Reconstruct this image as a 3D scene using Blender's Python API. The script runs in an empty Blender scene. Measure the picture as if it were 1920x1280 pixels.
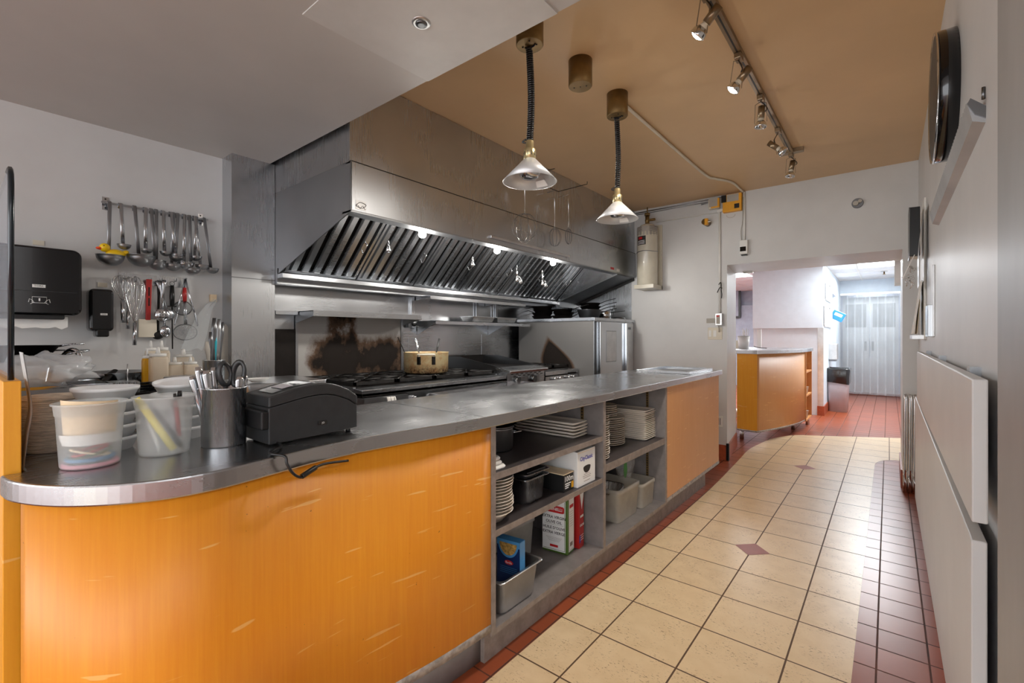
import bpy, bmesh, math, random
from mathutils import Vector, Matrix, noise
random.seed(7)
C = bpy.context.scene
col = C.collection
PI = math.pi

# ---------------------------------------------------------------- camera, world, lights, exposure
H = 1.25
cam_d = bpy.data.cameras.new('camera'); cam = bpy.data.objects.new('camera', cam_d); col.objects.link(cam)
cam.location = (0, 0, H)
F, CX, HY, VX = 869.0, 960.0, 631.0, 1666.0
TH = math.atan((VX - CX) / F)
cam.rotation_euler = (PI / 2, 0, TH)
cam_d.sensor_width = 36; cam_d.lens = F / 1920 * 36
cam_d.shift_y = -9 / 1920
cam_d.clip_start = 0.02
C.camera = cam
vs = C.view_settings
vs.view_transform = 'Standard'; vs.look = 'None'; vs.gamma = 1; vs.exposure = 0.44
w = bpy.data.worlds.new('world'); C.world = w; w.use_nodes = True
w.node_tree.nodes['Background'].inputs[0].default_value = (0.95, 0.97, 1.0, 1)
w.node_tree.nodes['Background'].inputs[1].default_value = 3.4

def area(name, loc, rot, sx, sy, watts, color=(1, 1, 1)):
    l = bpy.data.lights.new(name, 'AREA'); l.shape = 'RECTANGLE'; l.size = sx; l.size_y = sy
    l.energy = watts; l.color = color
    o = bpy.data.objects.new(name, l); o.location = loc; o.rotation_euler = rot; col.objects.link(o); return o
def point(name, loc, watts, r=0.03, color=(1, 1, 1)):
    l = bpy.data.lights.new(name, 'POINT'); l.energy = watts; l.shadow_soft_size = r; l.color = color
    o = bpy.data.objects.new(name, l); o.location = loc; col.objects.link(o); return o
def spot(name, loc, target, watts, angle=80, blend=0.6, r=0.03, color=(1, 1, 1)):
    l = bpy.data.lights.new(name, 'SPOT'); l.energy = watts; l.spot_size = math.radians(angle); l.spot_blend = blend
    l.shadow_soft_size = r; l.color = color
    o = bpy.data.objects.new(name, l); o.location = loc
    o.rotation_euler = (Vector(target) - Vector(loc)).to_track_quat('-Z', 'Y').to_euler(); col.objects.link(o); return o
area('dining_fill_one', (-1.6, -2.2, 2.55), (0, 0, 0), 1.6, 1.2, 70, (1, 0.97, 0.93))  # added fill light behind the camera, not a known lamp
area('dining_fill_two', (-4.2, -2.0, 2.55), (0, 0, 0), 1.6, 1.2, 60, (1, 0.97, 0.93))  # second added fill, further left, also unseen
area('corridor_lamp', (-0.2, 8.6, 2.36), (0, 0, 0), 0.6, 1.2, 44, (0.95, 0.98, 1))
area('back_room_lamp', (-2.6, 9.6, 2.36), (0, 0, 0), 1.2, 1.2, 90, (0.93, 0.97, 1))
area('corridor_lamp_two', (-0.35, 10.8, 2.36), (0, 0, 0), 0.6, 0.6, 22, (0.95, 0.98, 1))
area('store_room_lamp', (-0.3, 12.7, 2.3), (0, 0, 0), 0.6, 0.6, 9, (0.95, 0.98, 1))

# ---------------------------------------------------------------- pixel survey of the photo -> metres, on a known plane
cT, sT = math.cos(TH), math.sin(TH)
def ray(u, v):
    a = (u - CX) / F; b = (HY - v) / F
    return Vector((-sT + a * cT, cT + a * sT, b))
def gz(u, v, z):
    r = ray(u, v); t = (z - H) / r.z; return Vector((r.x * t, r.y * t, z))
def gx(u, v, x):
    r = ray(u, v); t = x / r.x; return Vector((x, r.y * t, H + r.z * t))
def gy(u, v, y):
    r = ray(u, v); t = y / r.y; return Vector((r.x * t, y, H + r.z * t))

# ---------------------------------------------------------------- materials
def S(r, g, b):
    f = lambda x: ((x / 255 + 0.055) / 1.055) ** 2.4 if x > 10 else x / 255 / 12.92
    return (f(r), f(g), f(b), 1)
def newmat(name):
    m = bpy.data.materials.new(name); m.use_nodes = True
    return m, m.node_tree, m.node_tree.nodes['Principled BSDF']
def N(nt, t, **kw):
    n = nt.nodes.new(t)
    for k, v in kw.items(): setattr(n, k, v)
    return n
def coords(nt, scale=(1, 1, 1), loc=(0, 0, 0)):
    tc = N(nt, 'ShaderNodeTexCoord'); mp = N(nt, 'ShaderNodeMapping')
    nt.links.new(tc.outputs['Object'], mp.inputs[0]); mp.inputs['Scale'].default_value = scale; mp.inputs['Location'].default_value = loc
    return mp.outputs[0]
def noise_n(nt, vec, scale, detail=4, rough=0.55, lo=0.35, hi=0.65):
    n = N(nt, 'ShaderNodeTexNoise'); n.inputs['Scale'].default_value = scale; n.inputs['Detail'].default_value = detail
    n.inputs['Roughness'].default_value = rough; nt.links.new(vec, n.inputs['Vector'])
    r = N(nt, 'ShaderNodeMapRange'); r.inputs[1].default_value = lo; r.inputs[2].default_value = hi
    nt.links.new(n.outputs[0], r.inputs[0]); return r.outputs[0]
def mixc(nt, fac, a, b):
    m = N(nt, 'ShaderNodeMix', data_type='RGBA')
    if isinstance(fac, float): m.inputs[0].default_value = fac
    else: nt.links.new(fac, m.inputs[0])
    for i, v in ((6, a), (7, b)):
        if isinstance(v, tuple): m.inputs[i].default_value = v
        else: nt.links.new(v, m.inputs[i])
    return m.outputs[2]
def math_n(nt, op, a, b=0.0):
    m = N(nt, 'ShaderNodeMath', operation=op)
    for i, v in ((0, a), (1, b)):
        if isinstance(v, (int, float)): m.inputs[i].default_value = v
        else: nt.links.new(v, m.inputs[i])
    return m.outputs[0]
def bump(nt, bsdf, h, strength=0.1, dist=0.01):
    b = N(nt, 'ShaderNodeBump'); b.inputs['Strength'].default_value = strength; b.inputs['Distance'].default_value = dist
    nt.links.new(h, b.inputs['Height']); nt.links.new(b.outputs[0], bsdf.inputs['Normal'])

def plain(name, c, rough=0.5, metal=0.0, var=0.12, nscale=9, spec=0.5, coat=0.0, bmp=0.0, trans=0.0, alpha=1.0, stretch=(1, 1, 1)):
    m, nt, b = newmat(name)
    v = coords(nt, stretch)
    f = noise_n(nt, v, nscale)
    dark = tuple(x * (1 - var) for x in c[:3]) + (1,); lite = tuple(min(1, x * (1 + var * 0.6)) for x in c[:3]) + (1,)
    nt.links.new(mixc(nt, f, dark, lite), b.inputs['Base Color'])
    b.inputs['Roughness'].default_value = rough; b.inputs['Metallic'].default_value = metal
    b.inputs['Specular IOR Level'].default_value = spec; b.inputs['Coat Weight'].default_value = coat
    if trans: b.inputs['Transmission Weight'].default_value = trans
    if alpha < 1: b.inputs['Alpha'].default_value = alpha
    if bmp: bump(nt, b, f, bmp)
    return m
def steel(name, c=0.56, rough=0.3, axis=2, dirt=0.25, tint=(0.96, 0.99, 1.03), big=2.2):
    """brushed stainless: fine grain along an axis, broad smudges in the roughness"""
    m, nt, b = newmat(name)
    sc = [60, 60, 60]; sc[axis] = 1.5
    g = noise_n(nt, coords(nt, tuple(sc)), 3, 3, 0.6, 0.3, 0.7)
    s = noise_n(nt, coords(nt), big, 2, 0.4, 0.3, 0.75)
    base = tuple(c * t for t in tint) + (1,); dk = tuple(c * (1 - dirt) * t for t in tint) + (1,)
    nt.links.new(mixc(nt, s, base, dk), b.inputs['Base Color'])
    r = math_n(nt, 'ADD', math_n(nt, 'MULTIPLY', g, 0.035), math_n(nt, 'MULTIPLY', s, 0.10))
    nt.links.new(math_n(nt, 'ADD', r, rough - 0.08), b.inputs['Roughness'])
    b.inputs['Metallic'].default_value = 1
    return m
def emit(name, c, s):
    m, nt, b = newmat(name)
    b.inputs['Base Color'].default_value = c; b.inputs['Emission Color'].default_value = c; b.inputs['Emission Strength'].default_value = s
    return m
def clear(name, c, fac, rough=0.1):
    """thin clear or milky plastic: part see-through, part gloss and diffuse"""
    m, nt, b = newmat(name)
    t = N(nt, 'ShaderNodeBsdfTransparent'); t.inputs[0].default_value = (0.96, 0.97, 0.97, 1)
    b.inputs['Base Color'].default_value = c; b.inputs['Roughness'].default_value = rough
    f = noise_n(nt, coords(nt), 14, 3, 0.5)
    mx = N(nt, 'ShaderNodeMixShader')
    nt.links.new(math_n(nt, 'ADD', math_n(nt, 'MULTIPLY', f, 0.06), fac - 0.03), mx.inputs[0])
    nt.links.new(t.outputs[0], mx.inputs[1]); nt.links.new(b.outputs[0], mx.inputs[2])
    nt.links.new(mx.outputs[0], nt.nodes['Material Output'].inputs[0])
    return m
def tile(name, c, grout, pitch, loc, g=0.004, var=0.12, rough=0.35, specks=None, c2=None):
    m, nt, b = newmat(name)
    v = coords(nt, loc=loc)
    br = N(nt, 'ShaderNodeTexBrick', offset=0.0, squash=1.0)
    nt.links.new(v, br.inputs['Vector'])
    br.inputs['Scale'].default_value = 1; br.inputs['Mortar Size'].default_value = g; br.inputs['Mortar Smooth'].default_value = 0.15
    br.inputs['Brick Width'].default_value = pitch; br.inputs['Row Height'].default_value = pitch
    cl = tuple(x * (1 - var) for x in c[:3]) + (1,)
    br.inputs['Color1'].default_value = c; br.inputs['Color2'].default_value = cl; br.inputs['Mortar'].default_value = grout
    cc = br.outputs[0]
    if specks:
        a = noise_n(nt, coords(nt, (1, 2.2, 1)), 60, 3, 0.75, 0.59, 0.63)
        bb = noise_n(nt, coords(nt), 9, 2, 0.5, 0.42, 0.6)
        cloud = noise_n(nt, coords(nt), 12, 5, 0.6, 0.35, 0.65)
        cc = mixc(nt, math_n(nt, 'MULTIPLY', cloud, 0.55), cc, c2)
        cc = mixc(nt, math_n(nt, 'MULTIPLY', math_n(nt, 'MULTIPLY', a, bb), 0.75), cc, specks)
        cc = mixc(nt, br.outputs['Fac'], cc, grout)
    else:
        cloud = noise_n(nt, coords(nt), 7, 5, 0.6, 0.35, 0.65)
        cc = mixc(nt, math_n(nt, 'MULTIPLY', cloud, 0.35), cc, tuple(x * 0.7 for x in c[:3]) + (1,))
    nt.links.new(cc, b.inputs['Base Color'])
    nt.links.new(math_n(nt, 'ADD', math_n(nt, 'MULTIPLY', br.outputs['Fac'], 0.4), rough), b.inputs['Roughness'])
    inv = math_n(nt, 'SUBTRACT', 1.0, br.outputs['Fac'])
    bump(nt, b, inv, 0.35, 0.004)
    return m
def wood(name, c, c2, rough=0.44):
    m, nt, b = newmat(name)
    g1 = noise_n(nt, coords(nt, (30, 30, 1.2)), 3, 4, 0.65, 0.3, 0.7)
    g2 = noise_n(nt, coords(nt, (1.5, 1.5, 0.5)), 2, 3, 0.5, 0.3, 0.7)
    f = math_n(nt, 'ADD', math_n(nt, 'MULTIPLY', g1, 0.45), math_n(nt, 'MULTIPLY', g2, 0.45))
    cc = mixc(nt, f, c, c2)
    # pale scuffs
    sv = N(nt, 'ShaderNodeMapping'); tc = N(nt, 'ShaderNodeTexCoord'); nt.links.new(tc.outputs['Object'], sv.inputs[0])
    sv.inputs['Rotation'].default_value = (0.25, 0, 0); sv.inputs['Scale'].default_value = (3, 2.2, 26)
    s = noise_n(nt, sv.outputs[0], 2.2, 2, 0.5, 0.675, 0.70)
    k = noise_n(nt, coords(nt), 60, 2, 0.5, 0.755, 0.775)
    cc = mixc(nt, math_n(nt, 'MULTIPLY', s, 0.45), cc, S(250, 205, 130))
    cc = mixc(nt, math_n(nt, 'MULTIPLY', k, 0.6), cc, S(110, 60, 15))
    nt.links.new(cc, b.inputs['Base Color'])
    b.inputs['Roughness'].default_value = rough; b.inputs['Coat Weight'].default_value = 0.05; b.inputs['Coat Roughness'].default_value = 0.3
    return m
def stained(name, base, kind):
    """metal sheet with baked soot: fixed stains with their own shape"""
    m, nt, b = newmat(name)
    tc = N(nt, 'ShaderNodeTexCoord'); sp = N(nt, 'ShaderNodeSeparateXYZ'); nt.links.new(tc.outputs['Object'], sp.inputs[0])
    n1 = noise_n(nt, coords(nt, (1, 1, 0.8)), 5, 6, 0.65, 0.3, 0.7)
    n2 = noise_n(nt, coords(nt), 60, 3, 0.7, 0.3, 0.7)
    def rng(sock, a, b2, c0, c1):
        r = N(nt, 'ShaderNodeMapRange', interpolation_type='SMOOTHSTEP'); nt.links.new(sock, r.inputs[0])
        for i, x in enumerate((a, b2, c0, c1)): r.inputs[i + 1].default_value = x
        return r.outputs[0]
    if kind == 'guard':      # object origin at bottom centre, y along the panel (-.45 .. .45), z up to .45
        low = rng(sp.outputs[2], 0.08, 0.36, 1.15, 0.0)
        side = rng(sp.outputs[1], -0.44, -0.25, 0.0, 1.0)
        colm = math_n(nt, 'MULTIPLY', rng(sp.outputs[1], -0.26, -0.15, 0, 1), rng(sp.outputs[1], -0.03, 0.05, 1, 0))
        f = math_n(nt, 'ADD', math_n(nt, 'MULTIPLY', low, side), math_n(nt, 'MULTIPLY', colm, 0.85))
        f = math_n(nt, 'MULTIPLY', f, math_n(nt, 'ADD', math_n(nt, 'MULTIPLY', n1, 1.15), 0.08))
        hole = math_n(nt, 'MULTIPLY', rng(sp.outputs[2], 0.0, 0.1, 1.0, 0.0), n1)
        f = math_n(nt, 'SUBTRACT', f, math_n(nt, 'MULTIPLY', hole, 0.55))
    else:                    # oven side: one dark plume; origin bottom, x along
        cx = math_n(nt, 'ABSOLUTE', math_n(nt, 'SUBTRACT', sp.outputs[0], math_n(nt, 'ADD', 0.015, math_n(nt, 'MULTIPLY', sp.outputs[2], -0.42))))
        wv = rng(sp.outputs[2], 0.0, 0.34, 0.21, 0.02)
        f = rng(math_n(nt, 'SUBTRACT', wv, cx), -0.03, 0.10, 0, 1)
        f = math_n(nt, 'MULTIPLY', f, rng(sp.outputs[2], 0.18, 0.38, 1, 0))
    f = math_n(nt, 'ADD', f, math_n(nt, 'MULTIPLY', n2, 0.06))
    fc = N(nt, 'ShaderNodeClamp'); nt.links.new(f, fc.inputs[0]); f = fc.outputs[0]
    rust = N(nt, 'ShaderNodeValToRGB'); e = rust.color_ramp.elements
    e[0].position = 0.1; e[0].color = base; e[1].position = 0.62; e[1].color = (0.018, 0.014, 0.012, 1)
    x = e.new(0.34); x.color = (0.12, 0.075, 0.05, 1)
    nt.links.new(f, rust.inputs[0]); nt.links.new(rust.outputs[0], b.inputs['Base Color'])
    inv = math_n(nt, 'SUBTRACT', 1.0, f)
    nt.links.new(math_n(nt, 'MULTIPLY', inv, 0.7), b.inputs['Metallic'])
    b.inputs['Roughness'].default_value = 0.6; b.inputs['Specular IOR Level'].default_value = 0.12
    return m

M = {}
M['wall'] = plain('wall_paint', S(210, 210, 209), 0.36, var=0.05, nscale=2.5, bmp=0.03)
M['wall_shine'] = plain('wall_gloss_paint', S(206, 206, 206), 0.4, var=0.05, nscale=2.5, bmp=0.02)
M['wall_back'] = plain('wall_blue_white', S(218, 230, 240), 0.45, var=0.03)
M['soffit'] = plain('soffit_paint', S(190, 186, 181), 0.45, var=0.06, nscale=1.5)
M['patch'] = plain('patch_paint', S(200, 198, 194), 0.5, var=0.04)
M['ceiling'] = plain('ceiling_tan', S(216, 182, 138), 0.42, var=0.07, nscale=1.3)
M['ceil_tile'] = plain('ceiling_tile_white', S(225, 227, 230), 0.8, var=0.03)
M['steel'] = steel('stainless_vertical', 0.6, 0.3, 2, 0.15)
M['steel_h'] = steel('stainless_horizontal', 0.6, 0.28, 1, 0.12)
M['steel_top'] = steel('stainless_counter', 0.5, 0.27, 1, 0.13, (0.98, 0.985, 1.0), 5.0)
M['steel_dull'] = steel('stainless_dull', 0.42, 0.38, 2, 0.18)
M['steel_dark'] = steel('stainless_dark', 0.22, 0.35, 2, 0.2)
M['steel_bright'] = steel('stainless_polished', 0.66, 0.18, 2, 0.12)
M['chrome'] = plain('chrome', (0.75, 0.75, 0.75, 1), 0.12, 1.0, var=0.05)
M['alu'] = plain('aluminium', (0.62, 0.62, 0.62, 1), 0.35, 1.0, var=0.12)
M['fridge'] = plain('matt_steel_sheet', S(176, 178, 180), 0.45, 0.55, var=0.15, nscale=3, stretch=(1, 1, 0.4))
M['foil'] = plain('foil', (0.8, 0.8, 0.8, 1), 0.22, 1.0, var=0.1)
M['wood'] = wood('maple_veneer', S(238, 158, 38), S(222, 130, 20))
M['wood_end'] = wood('maple_veneer_yellow', S(245, 175, 45), S(230, 150, 25))
M['wood_sheen'] = wood('maple_veneer_sheen', S(228, 166, 104), S(214, 146, 78))  # same maple, with the sheen of reflected light put into its colour
M['grey_lam'] = plain('grey_laminate', S(128, 122, 120), 0.4, var=0.15, nscale=14)
M['grey_edge'] = plain('grey_edge_trim', S(140, 128, 120), 0.5, var=0.2, nscale=30)
M['dark_lam'] = plain('dark_laminate', S(62, 56, 56), 0.45, var=0.15)
M['trim_dirty'] = plain('worn_aluminium_trim', S(172, 164, 156), 0.45, 0.4, var=0.35, nscale=40)
GX, GY, PT = -0.9369, 1.745, 0.3145
M['beige'] = tile('beige_tile', S(230, 203, 160), S(92, 66, 44), PT, (-GX, -GY, 0), 0.0035, 0.1, 0.3, S(120, 84, 48), S(240, 216, 176))
M['quarry'] = tile('quarry_tile', S(160, 80, 48), S(60, 34, 24), PT / 2, (0.036, -GY, 0), 0.0035, 0.25, 0.3)
M['diamond'] = plain('red_diamond_tile', S(150, 72, 54), 0.35, var=0.1)
M['cove'] = plain('quarry_cove', S(165, 78, 45), 0.35, var=0.2, nscale=20)
M['black'] = plain('black_plastic', S(22, 22, 23), 0.32, var=0.2)
M['black_gloss'] = plain('black_gloss', S(14, 14, 16), 0.12, var=0.1, coat=0.3)
M['charcoal'] = plain('charcoal_plastic', S(44, 45, 46), 0.42, var=0.15, nscale=25, bmp=0.02)
M['iron'] = plain('cast_iron', S(36, 34, 33), 0.5, 0.4, var=0.3, nscale=30)
M['grime'] = plain('burnt_black', S(22, 19, 18), 0.5, 0.1, var=0.4, nscale=20, spec=0.3)
M['white_pl'] = plain('white_plastic', S(232, 232, 228), 0.4, var=0.03)
M['foam'] = plain('white_foam', S(240, 242, 243), 0.55, var=0.02)
M['cream_pl'] = plain('cream_plastic', S(222, 214, 196), 0.45, var=0.05)
M['china'] = plain('white_china', S(240, 230, 216), 0.18, var=0.04, coat=0.3)
M['paper'] = plain('paper', S(238, 236, 232), 0.8, var=0.03)
M['kraft'] = plain('card_cream', S(238, 214, 178), 0.75, var=0.05)
M['brass'] = plain('aged_brass', S(134, 108, 66), 0.45, 0.7, var=0.2, nscale=14)
M['brass_pale'] = plain('pale_brass', S(214, 196, 150), 0.3, 0.8, var=0.15)
M['nickel'] = plain('bronze_nickel', S(150, 132, 108), 0.3, 0.9, var=0.15)
M['shade'] = plain('spun_aluminium_shade', S(214, 214, 214), 0.4, 0.45, var=0.08)
M['tank'] = plain('cream_enamel', S(214, 208, 190), 0.25, var=0.06, coat=0.3)
M['yellow'] = plain('yellow_plastic', S(236, 168, 40), 0.4, var=0.08)
M['red'] = plain('red_plastic', S(172, 36, 34), 0.35, var=0.08)
M['red_print'] = plain('red_print', S(196, 34, 36), 0.4, var=0.03)
M['green_print'] = plain('green_print', S(74, 104, 36), 0.4, var=0.05)
M['black_print'] = plain('black_print', S(28, 28, 28), 0.5, var=0.03)
M['blue_print'] = plain('blue_print', S(54, 60, 170), 0.4, var=0.03)
M['white_print'] = plain('white_print', S(240, 240, 238), 0.45, var=0.02)
M['navy'] = plain('navy_card', S(20, 44, 92), 0.3, var=0.1)
M['skyblue'] = plain('blue_card', S(78, 146, 200), 0.3, var=0.08)
M['pasta'] = plain('pasta_print', S(190, 150, 80), 0.5, var=0.5, nscale=90)
M['twine'] = plain('cotton_twine', S(212, 196, 176), 0.9, var=0.25, nscale=40, stretch=(1, 1, 9), bmp=0.3)
M['duck'] = plain('duck_yellow', S(250, 206, 20), 0.3, var=0.05)
M['duck_beak'] = plain('duck_orange', S(230, 74, 24), 0.35, var=0.05)
M['sauce'] = plain('sauce_tan', S(196, 150, 100), 0.3, var=0.1)
M['mustard'] = plain('mustard', S(222, 164, 20), 0.35, var=0.05)
M['teal'] = plain('teal_handle', S(30, 160, 176), 0.4, var=0.05)
M['woodgrey'] = plain('grey_board', S(176, 170, 160), 0.55, var=0.1)
M['pot_enamel'] = None
M['milky'] = clear('milky_plastic', S(242, 244, 242), 0.33, 0.3)
M['bottle'] = clear('bottle_plastic', S(236, 222, 200), 0.62, 0.35)
M['film'] = clear('crumpled_film', S(244, 247, 250), 0.5, 0.1)
M['bag_clear'] = clear('clear_film', S(240, 243, 245), 0.2, 0.06)
M['bag_green'] = plain('green_print_film', S(30, 130, 50), 0.3)
M['bin_clear'] = clear('cloudy_bin', S(232, 224, 210), 0.45, 0.35)
M['pvc'] = clear('pvc_strip', S(226, 232, 236), 0.26, 0.06)
M['glass'] = clear('screen_glass', S(190, 205, 225), 0.25, 0.03)
M['glass_edge'] = plain('dark_glass_edge', S(18, 30, 38), 0.12, var=0.1)
M['glow'] = emit('lit_bulb', (1, 0.96, 0.9, 1), 30)
M['glow_panel'] = emit('lit_panel', (0.95, 0.98, 1, 1), 7)
M['blue_bag'] = plain('blue_packet', S(34, 128, 214), 0.3, var=0.12)
M['binbag'] = plain('black_bin_bag', S(30, 31, 33), 0.2, var=0.3, coat=0.2, bmp=0.2)
M['bin_grey'] = plain('grey_bin', S(196, 194, 200), 0.45, var=0.05)
M['yellow_marker'] = plain('yellow_marker', S(250, 232, 90), 0.4, var=0.03)
M['pink'] = plain('pink_rubber', S(236, 150, 170), 0.6, var=0.06)
M['bluebox'] = plain('blue_rubber', S(60, 130, 180), 0.6, var=0.06)
M['backpanel'] = plain('blue_grey_door', S(150, 156, 170), 0.5, var=0.1)
M['dark_metal'] = plain('dark_recess_metal', S(40, 36, 34), 0.4, 0.6, var=0.2)
M['guard'] = stained('scorched_backguard', (0.42, 0.41, 0.40, 1), 'guard')
M['ovenside'] = stained('scorched_oven_side', (0.22, 0.215, 0.21, 1), 'oven')
def pot_mat():
    m, nt, b = newmat('burnt_enamel_pot')
    tc = N(nt, 'ShaderNodeTexCoord'); sp = N(nt, 'ShaderNodeSeparateXYZ'); nt.links.new(tc.outputs['Object'], sp.inputs[0])
    n1 = noise_n(nt, coords(nt), 16, 6, 0.7, 0.42, 0.6); n2 = noise_n(nt, coords(nt), 45, 4, 0.7, 0.35, 0.6)
    r = N(nt, 'ShaderNodeMapRange'); nt.links.new(sp.outputs[2], r.inputs[0])
    for i, x in enumerate((0.02, 0.075, 1.0, 0.0)): r.inputs[i + 1].default_value = x
    cc = mixc(nt, math_n(nt, 'MULTIPLY', n1, 0.5), S(214, 196, 150), S(190, 110, 40))
    cc = mixc(nt, math_n(nt, 'MULTIPLY', r.outputs[0], n2), cc, S(70, 32, 16))
    nt.links.new(cc, b.inputs['Base Color']); b.inputs['Roughness'].default_value = 0.35; return m
M['pot_enamel'] = pot_mat()

# ---------------------------------------------------------------- mesh building
def frame(z):
    z = z.normalized(); a = Vector((0, 0, 1)) if abs(z.z) < 0.95 else Vector((1, 0, 0))
    x = a.cross(z).normalized(); return x, z.cross(x)
class MB:
    def __init__(s): s.v = []; s.f = []; s.sm = []; s.mi = []; s.cur = 0
    def add(s, vs, fs, smooth=False):
        o = len(s.v); s.v += [Vector(p) for p in vs]
        for f in fs: s.f.append([i + o for i in f]); s.sm.append(smooth); s.mi.append(s.cur)
        return s
    def box(s, x0, x1, y0, y1, z0, z1):
        x0, x1 = sorted((x0, x1)); y0, y1 = sorted((y0, y1)); z0, z1 = sorted((z0, z1))
        return s.add([(x0, y0, z0), (x1, y0, z0), (x1, y1, z0), (x0, y1, z0), (x0, y0, z1), (x1, y0, z1), (x1, y1, z1), (x0, y1, z1)],
                     [(0, 3, 2, 1), (4, 5, 6, 7), (0, 1, 5, 4), (1, 2, 6, 5), (2, 3, 7, 6), (3, 0, 4, 7)])
    def obox(s, c, size, mat):
        c = Vector(c); h = [x / 2 for x in size]; P = []
        for dx, dy, dz in ((-1, -1, -1), (1, -1, -1), (1, 1, -1), (-1, 1, -1), (-1, -1, 1), (1, -1, 1), (1, 1, 1), (-1, 1, 1)):
            P.append(c + mat @ Vector((dx * h[0], dy * h[1], dz * h[2])))
        return s.add(P, [(0, 3, 2, 1), (4, 5, 6, 7), (0, 1, 5, 4), (1, 2, 6, 5), (2, 3, 7, 6), (3, 0, 4, 7)])
    def cyl(s, a, b, r0, r1=None, n=20, caps=True):
        a, b = Vector(a), Vector(b); r1 = r0 if r1 is None else r1; x, y = frame(b - a); P = []
        for k in range(n):
            t = 2 * PI * k / n; d = x * math.cos(t) + y * math.sin(t); P += [a + d * r0, b + d * r1]
        s.add(P, [(2 * k, 2 * ((k + 1) % n), 2 * ((k + 1) % n) + 1, 2 * k + 1) for k in range(n)], True)
        if caps:
            s.add(P[0::2], [list(range(n))[::-1]]); s.add(P[1::2], [list(range(n))])
        return s
    def tube(s, pts, r, n=8, closed=False, flat=None, caps=True):
        pts = [Vector(p) for p in pts]; m = len(pts); P = []; px = None
        for i, p in enumerate(pts):
            if closed: d = pts[(i + 1) % m] - pts[i - 1]
            else: d = pts[min(i + 1, m - 1)] - pts[max(i - 1, 0)]
            if d.length < 1e-9: d = Vector((0, 0, 1))
            d.normalize()
            if px is None: x, y = frame(d)
            else:
                x = px - d * px.dot(d)
                x = x.normalized() if x.length > 1e-6 else frame(d)[0]
                y = d.cross(x)
            px = x; rr = r[i] if isinstance(r, (list, tuple)) else r
            for k in range(n):
                t = 2 * PI * k / n; P.append(p + x * math.cos(t) * rr + y * math.sin(t) * rr * (flat or 1))
        F_ = []
        for i in range(m if closed else m - 1):
            j = (i + 1) % m
            for k in range(n): F_.append((i * n + k, i * n + (k + 1) % n, j * n + (k + 1) % n, j * n + k))
        s.add(P, F_, True)
        if not closed and caps:
            s.add(P[:n], [list(range(n))[::-1]]); s.add(P[-n:], [list(range(n))])
        return s
    def lathe(s, prof, c=(0, 0, 0), n=28, sx=1, sy=1, rot=None, smooth=True, caps=True):
        c = Vector(c); P = []
        for r, z in prof:
            for k in range(n):
                t = 2 * PI * k / n; p = Vector((r * math.cos(t) * sx, r * math.sin(t) * sy, z))
                P.append(c + (rot @ p if rot else p))
        F_ = []
        for i in range(len(prof) - 1):
            for k in range(n): F_.append((i * n + k, i * n + (k + 1) % n, (i + 1) * n + (k + 1) % n, (i + 1) * n + k))
        s.add(P, F_, smooth)
        if caps and prof[0][0] > 1e-6: s.add(P[:n], [list(range(n))[::-1]])
        if caps and prof[-1][0] > 1e-6: s.add(P[-n:], [list(range(n))])
        return s
    def vessel(s, prof, t, c=(0, 0, 0), n=28, sx=1, sy=1, rot=None):
        """open vessel with wall thickness t; prof from bottom centre to rim"""
        inner = [(max(r - t, 0.0), z + (t if i == 0 else 0)) for i, (r, z) in enumerate(prof)][::-1]
        inner[-1] = (0.0, prof[0][1] + t)
        if len(inner) > 1: inner[-2] = (inner[-2][0], max(inner[-2][1], prof[0][1] + t))
        return s.lathe(list(prof) + inner, c, n, sx, sy, rot)
    def prism(s, poly, axis, a, b, smooth=False):
        """poly: 2d points in the plane across axis (x:(y,z) y:(x,z) z:(x,y))"""
        def mk(p, t): return {'x': (t, p[0], p[1]), 'y': (p[0], t, p[1]), 'z': (p[0], p[1], t)}[axis]
        n = len(poly); P = [mk(p, a) for p in poly] + [mk(p, b) for p in poly]
        s.add(P, [list(range(n))[::-1], list(range(n, 2 * n))])
        return s.add(P, [(k, (k + 1) % n, n + (k + 1) % n, n + k) for k in range(n)], smooth)
    def ball(s, c, r, n=16, rot=None):
        r = (r, r, r) if isinstance(r, (int, float)) else r
        m = n // 2; P = []; c = Vector(c)
        for i in range(m + 1):
            ph = PI * i / m
            for k in range(n):
                t = 2 * PI * k / n; p = Vector((r[0] * math.sin(ph) * math.cos(t), r[1] * math.sin(ph) * math.sin(t), r[2] * math.cos(ph)))
                P.append(c + (rot @ p if rot else p))
        return s.add(P, [(i * n + k, (i + 1) * n + k, (i + 1) * n + (k + 1) % n, i * n + (k + 1) % n) for i in range(m) for k in range(n)], True)
    def build(s, name, mat, parent=None, bev=0.0, label=None, cat=None, group=None, kind=None, origin=None, keep=False):
        me = bpy.data.meshes.new(name)
        if parent is not None: off = Vector((0, 0, 0)) if keep else wloc(parent)
        elif origin is not None: off = Vector(origin)
        elif kind == 'structure' or keep: off = Vector((0, 0, 0))
        else:
            xs = [p.x for p in s.v]; ys = [p.y for p in s.v]; zs = [p.z for p in s.v]
            off = Vector(((min(xs) + max(xs)) / 2, (min(ys) + max(ys)) / 2, min(zs)))
        o2 = Vector((0, 0, 0))
        if parent is not None and origin is not None: o2 = Vector(origin) - off; off = Vector(origin)
        me.from_pydata([tuple(p - off) for p in s.v], [], s.f)
        for p, sm, mi in zip(me.polygons, s.sm, s.mi): p.use_smooth = sm; p.material_index = mi
        for mm in (mat if isinstance(mat, (list, tuple)) else [mat]): me.materials.append(M[mm] if isinstance(mm, str) else mm)
        bm = bmesh.new(); bm.from_mesh(me); bmesh.ops.remove_doubles(bm, verts=bm.verts, dist=1e-6)
        bmesh.ops.recalc_face_normals(bm, faces=bm.faces); bm.to_mesh(me); bm.free()
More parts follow.
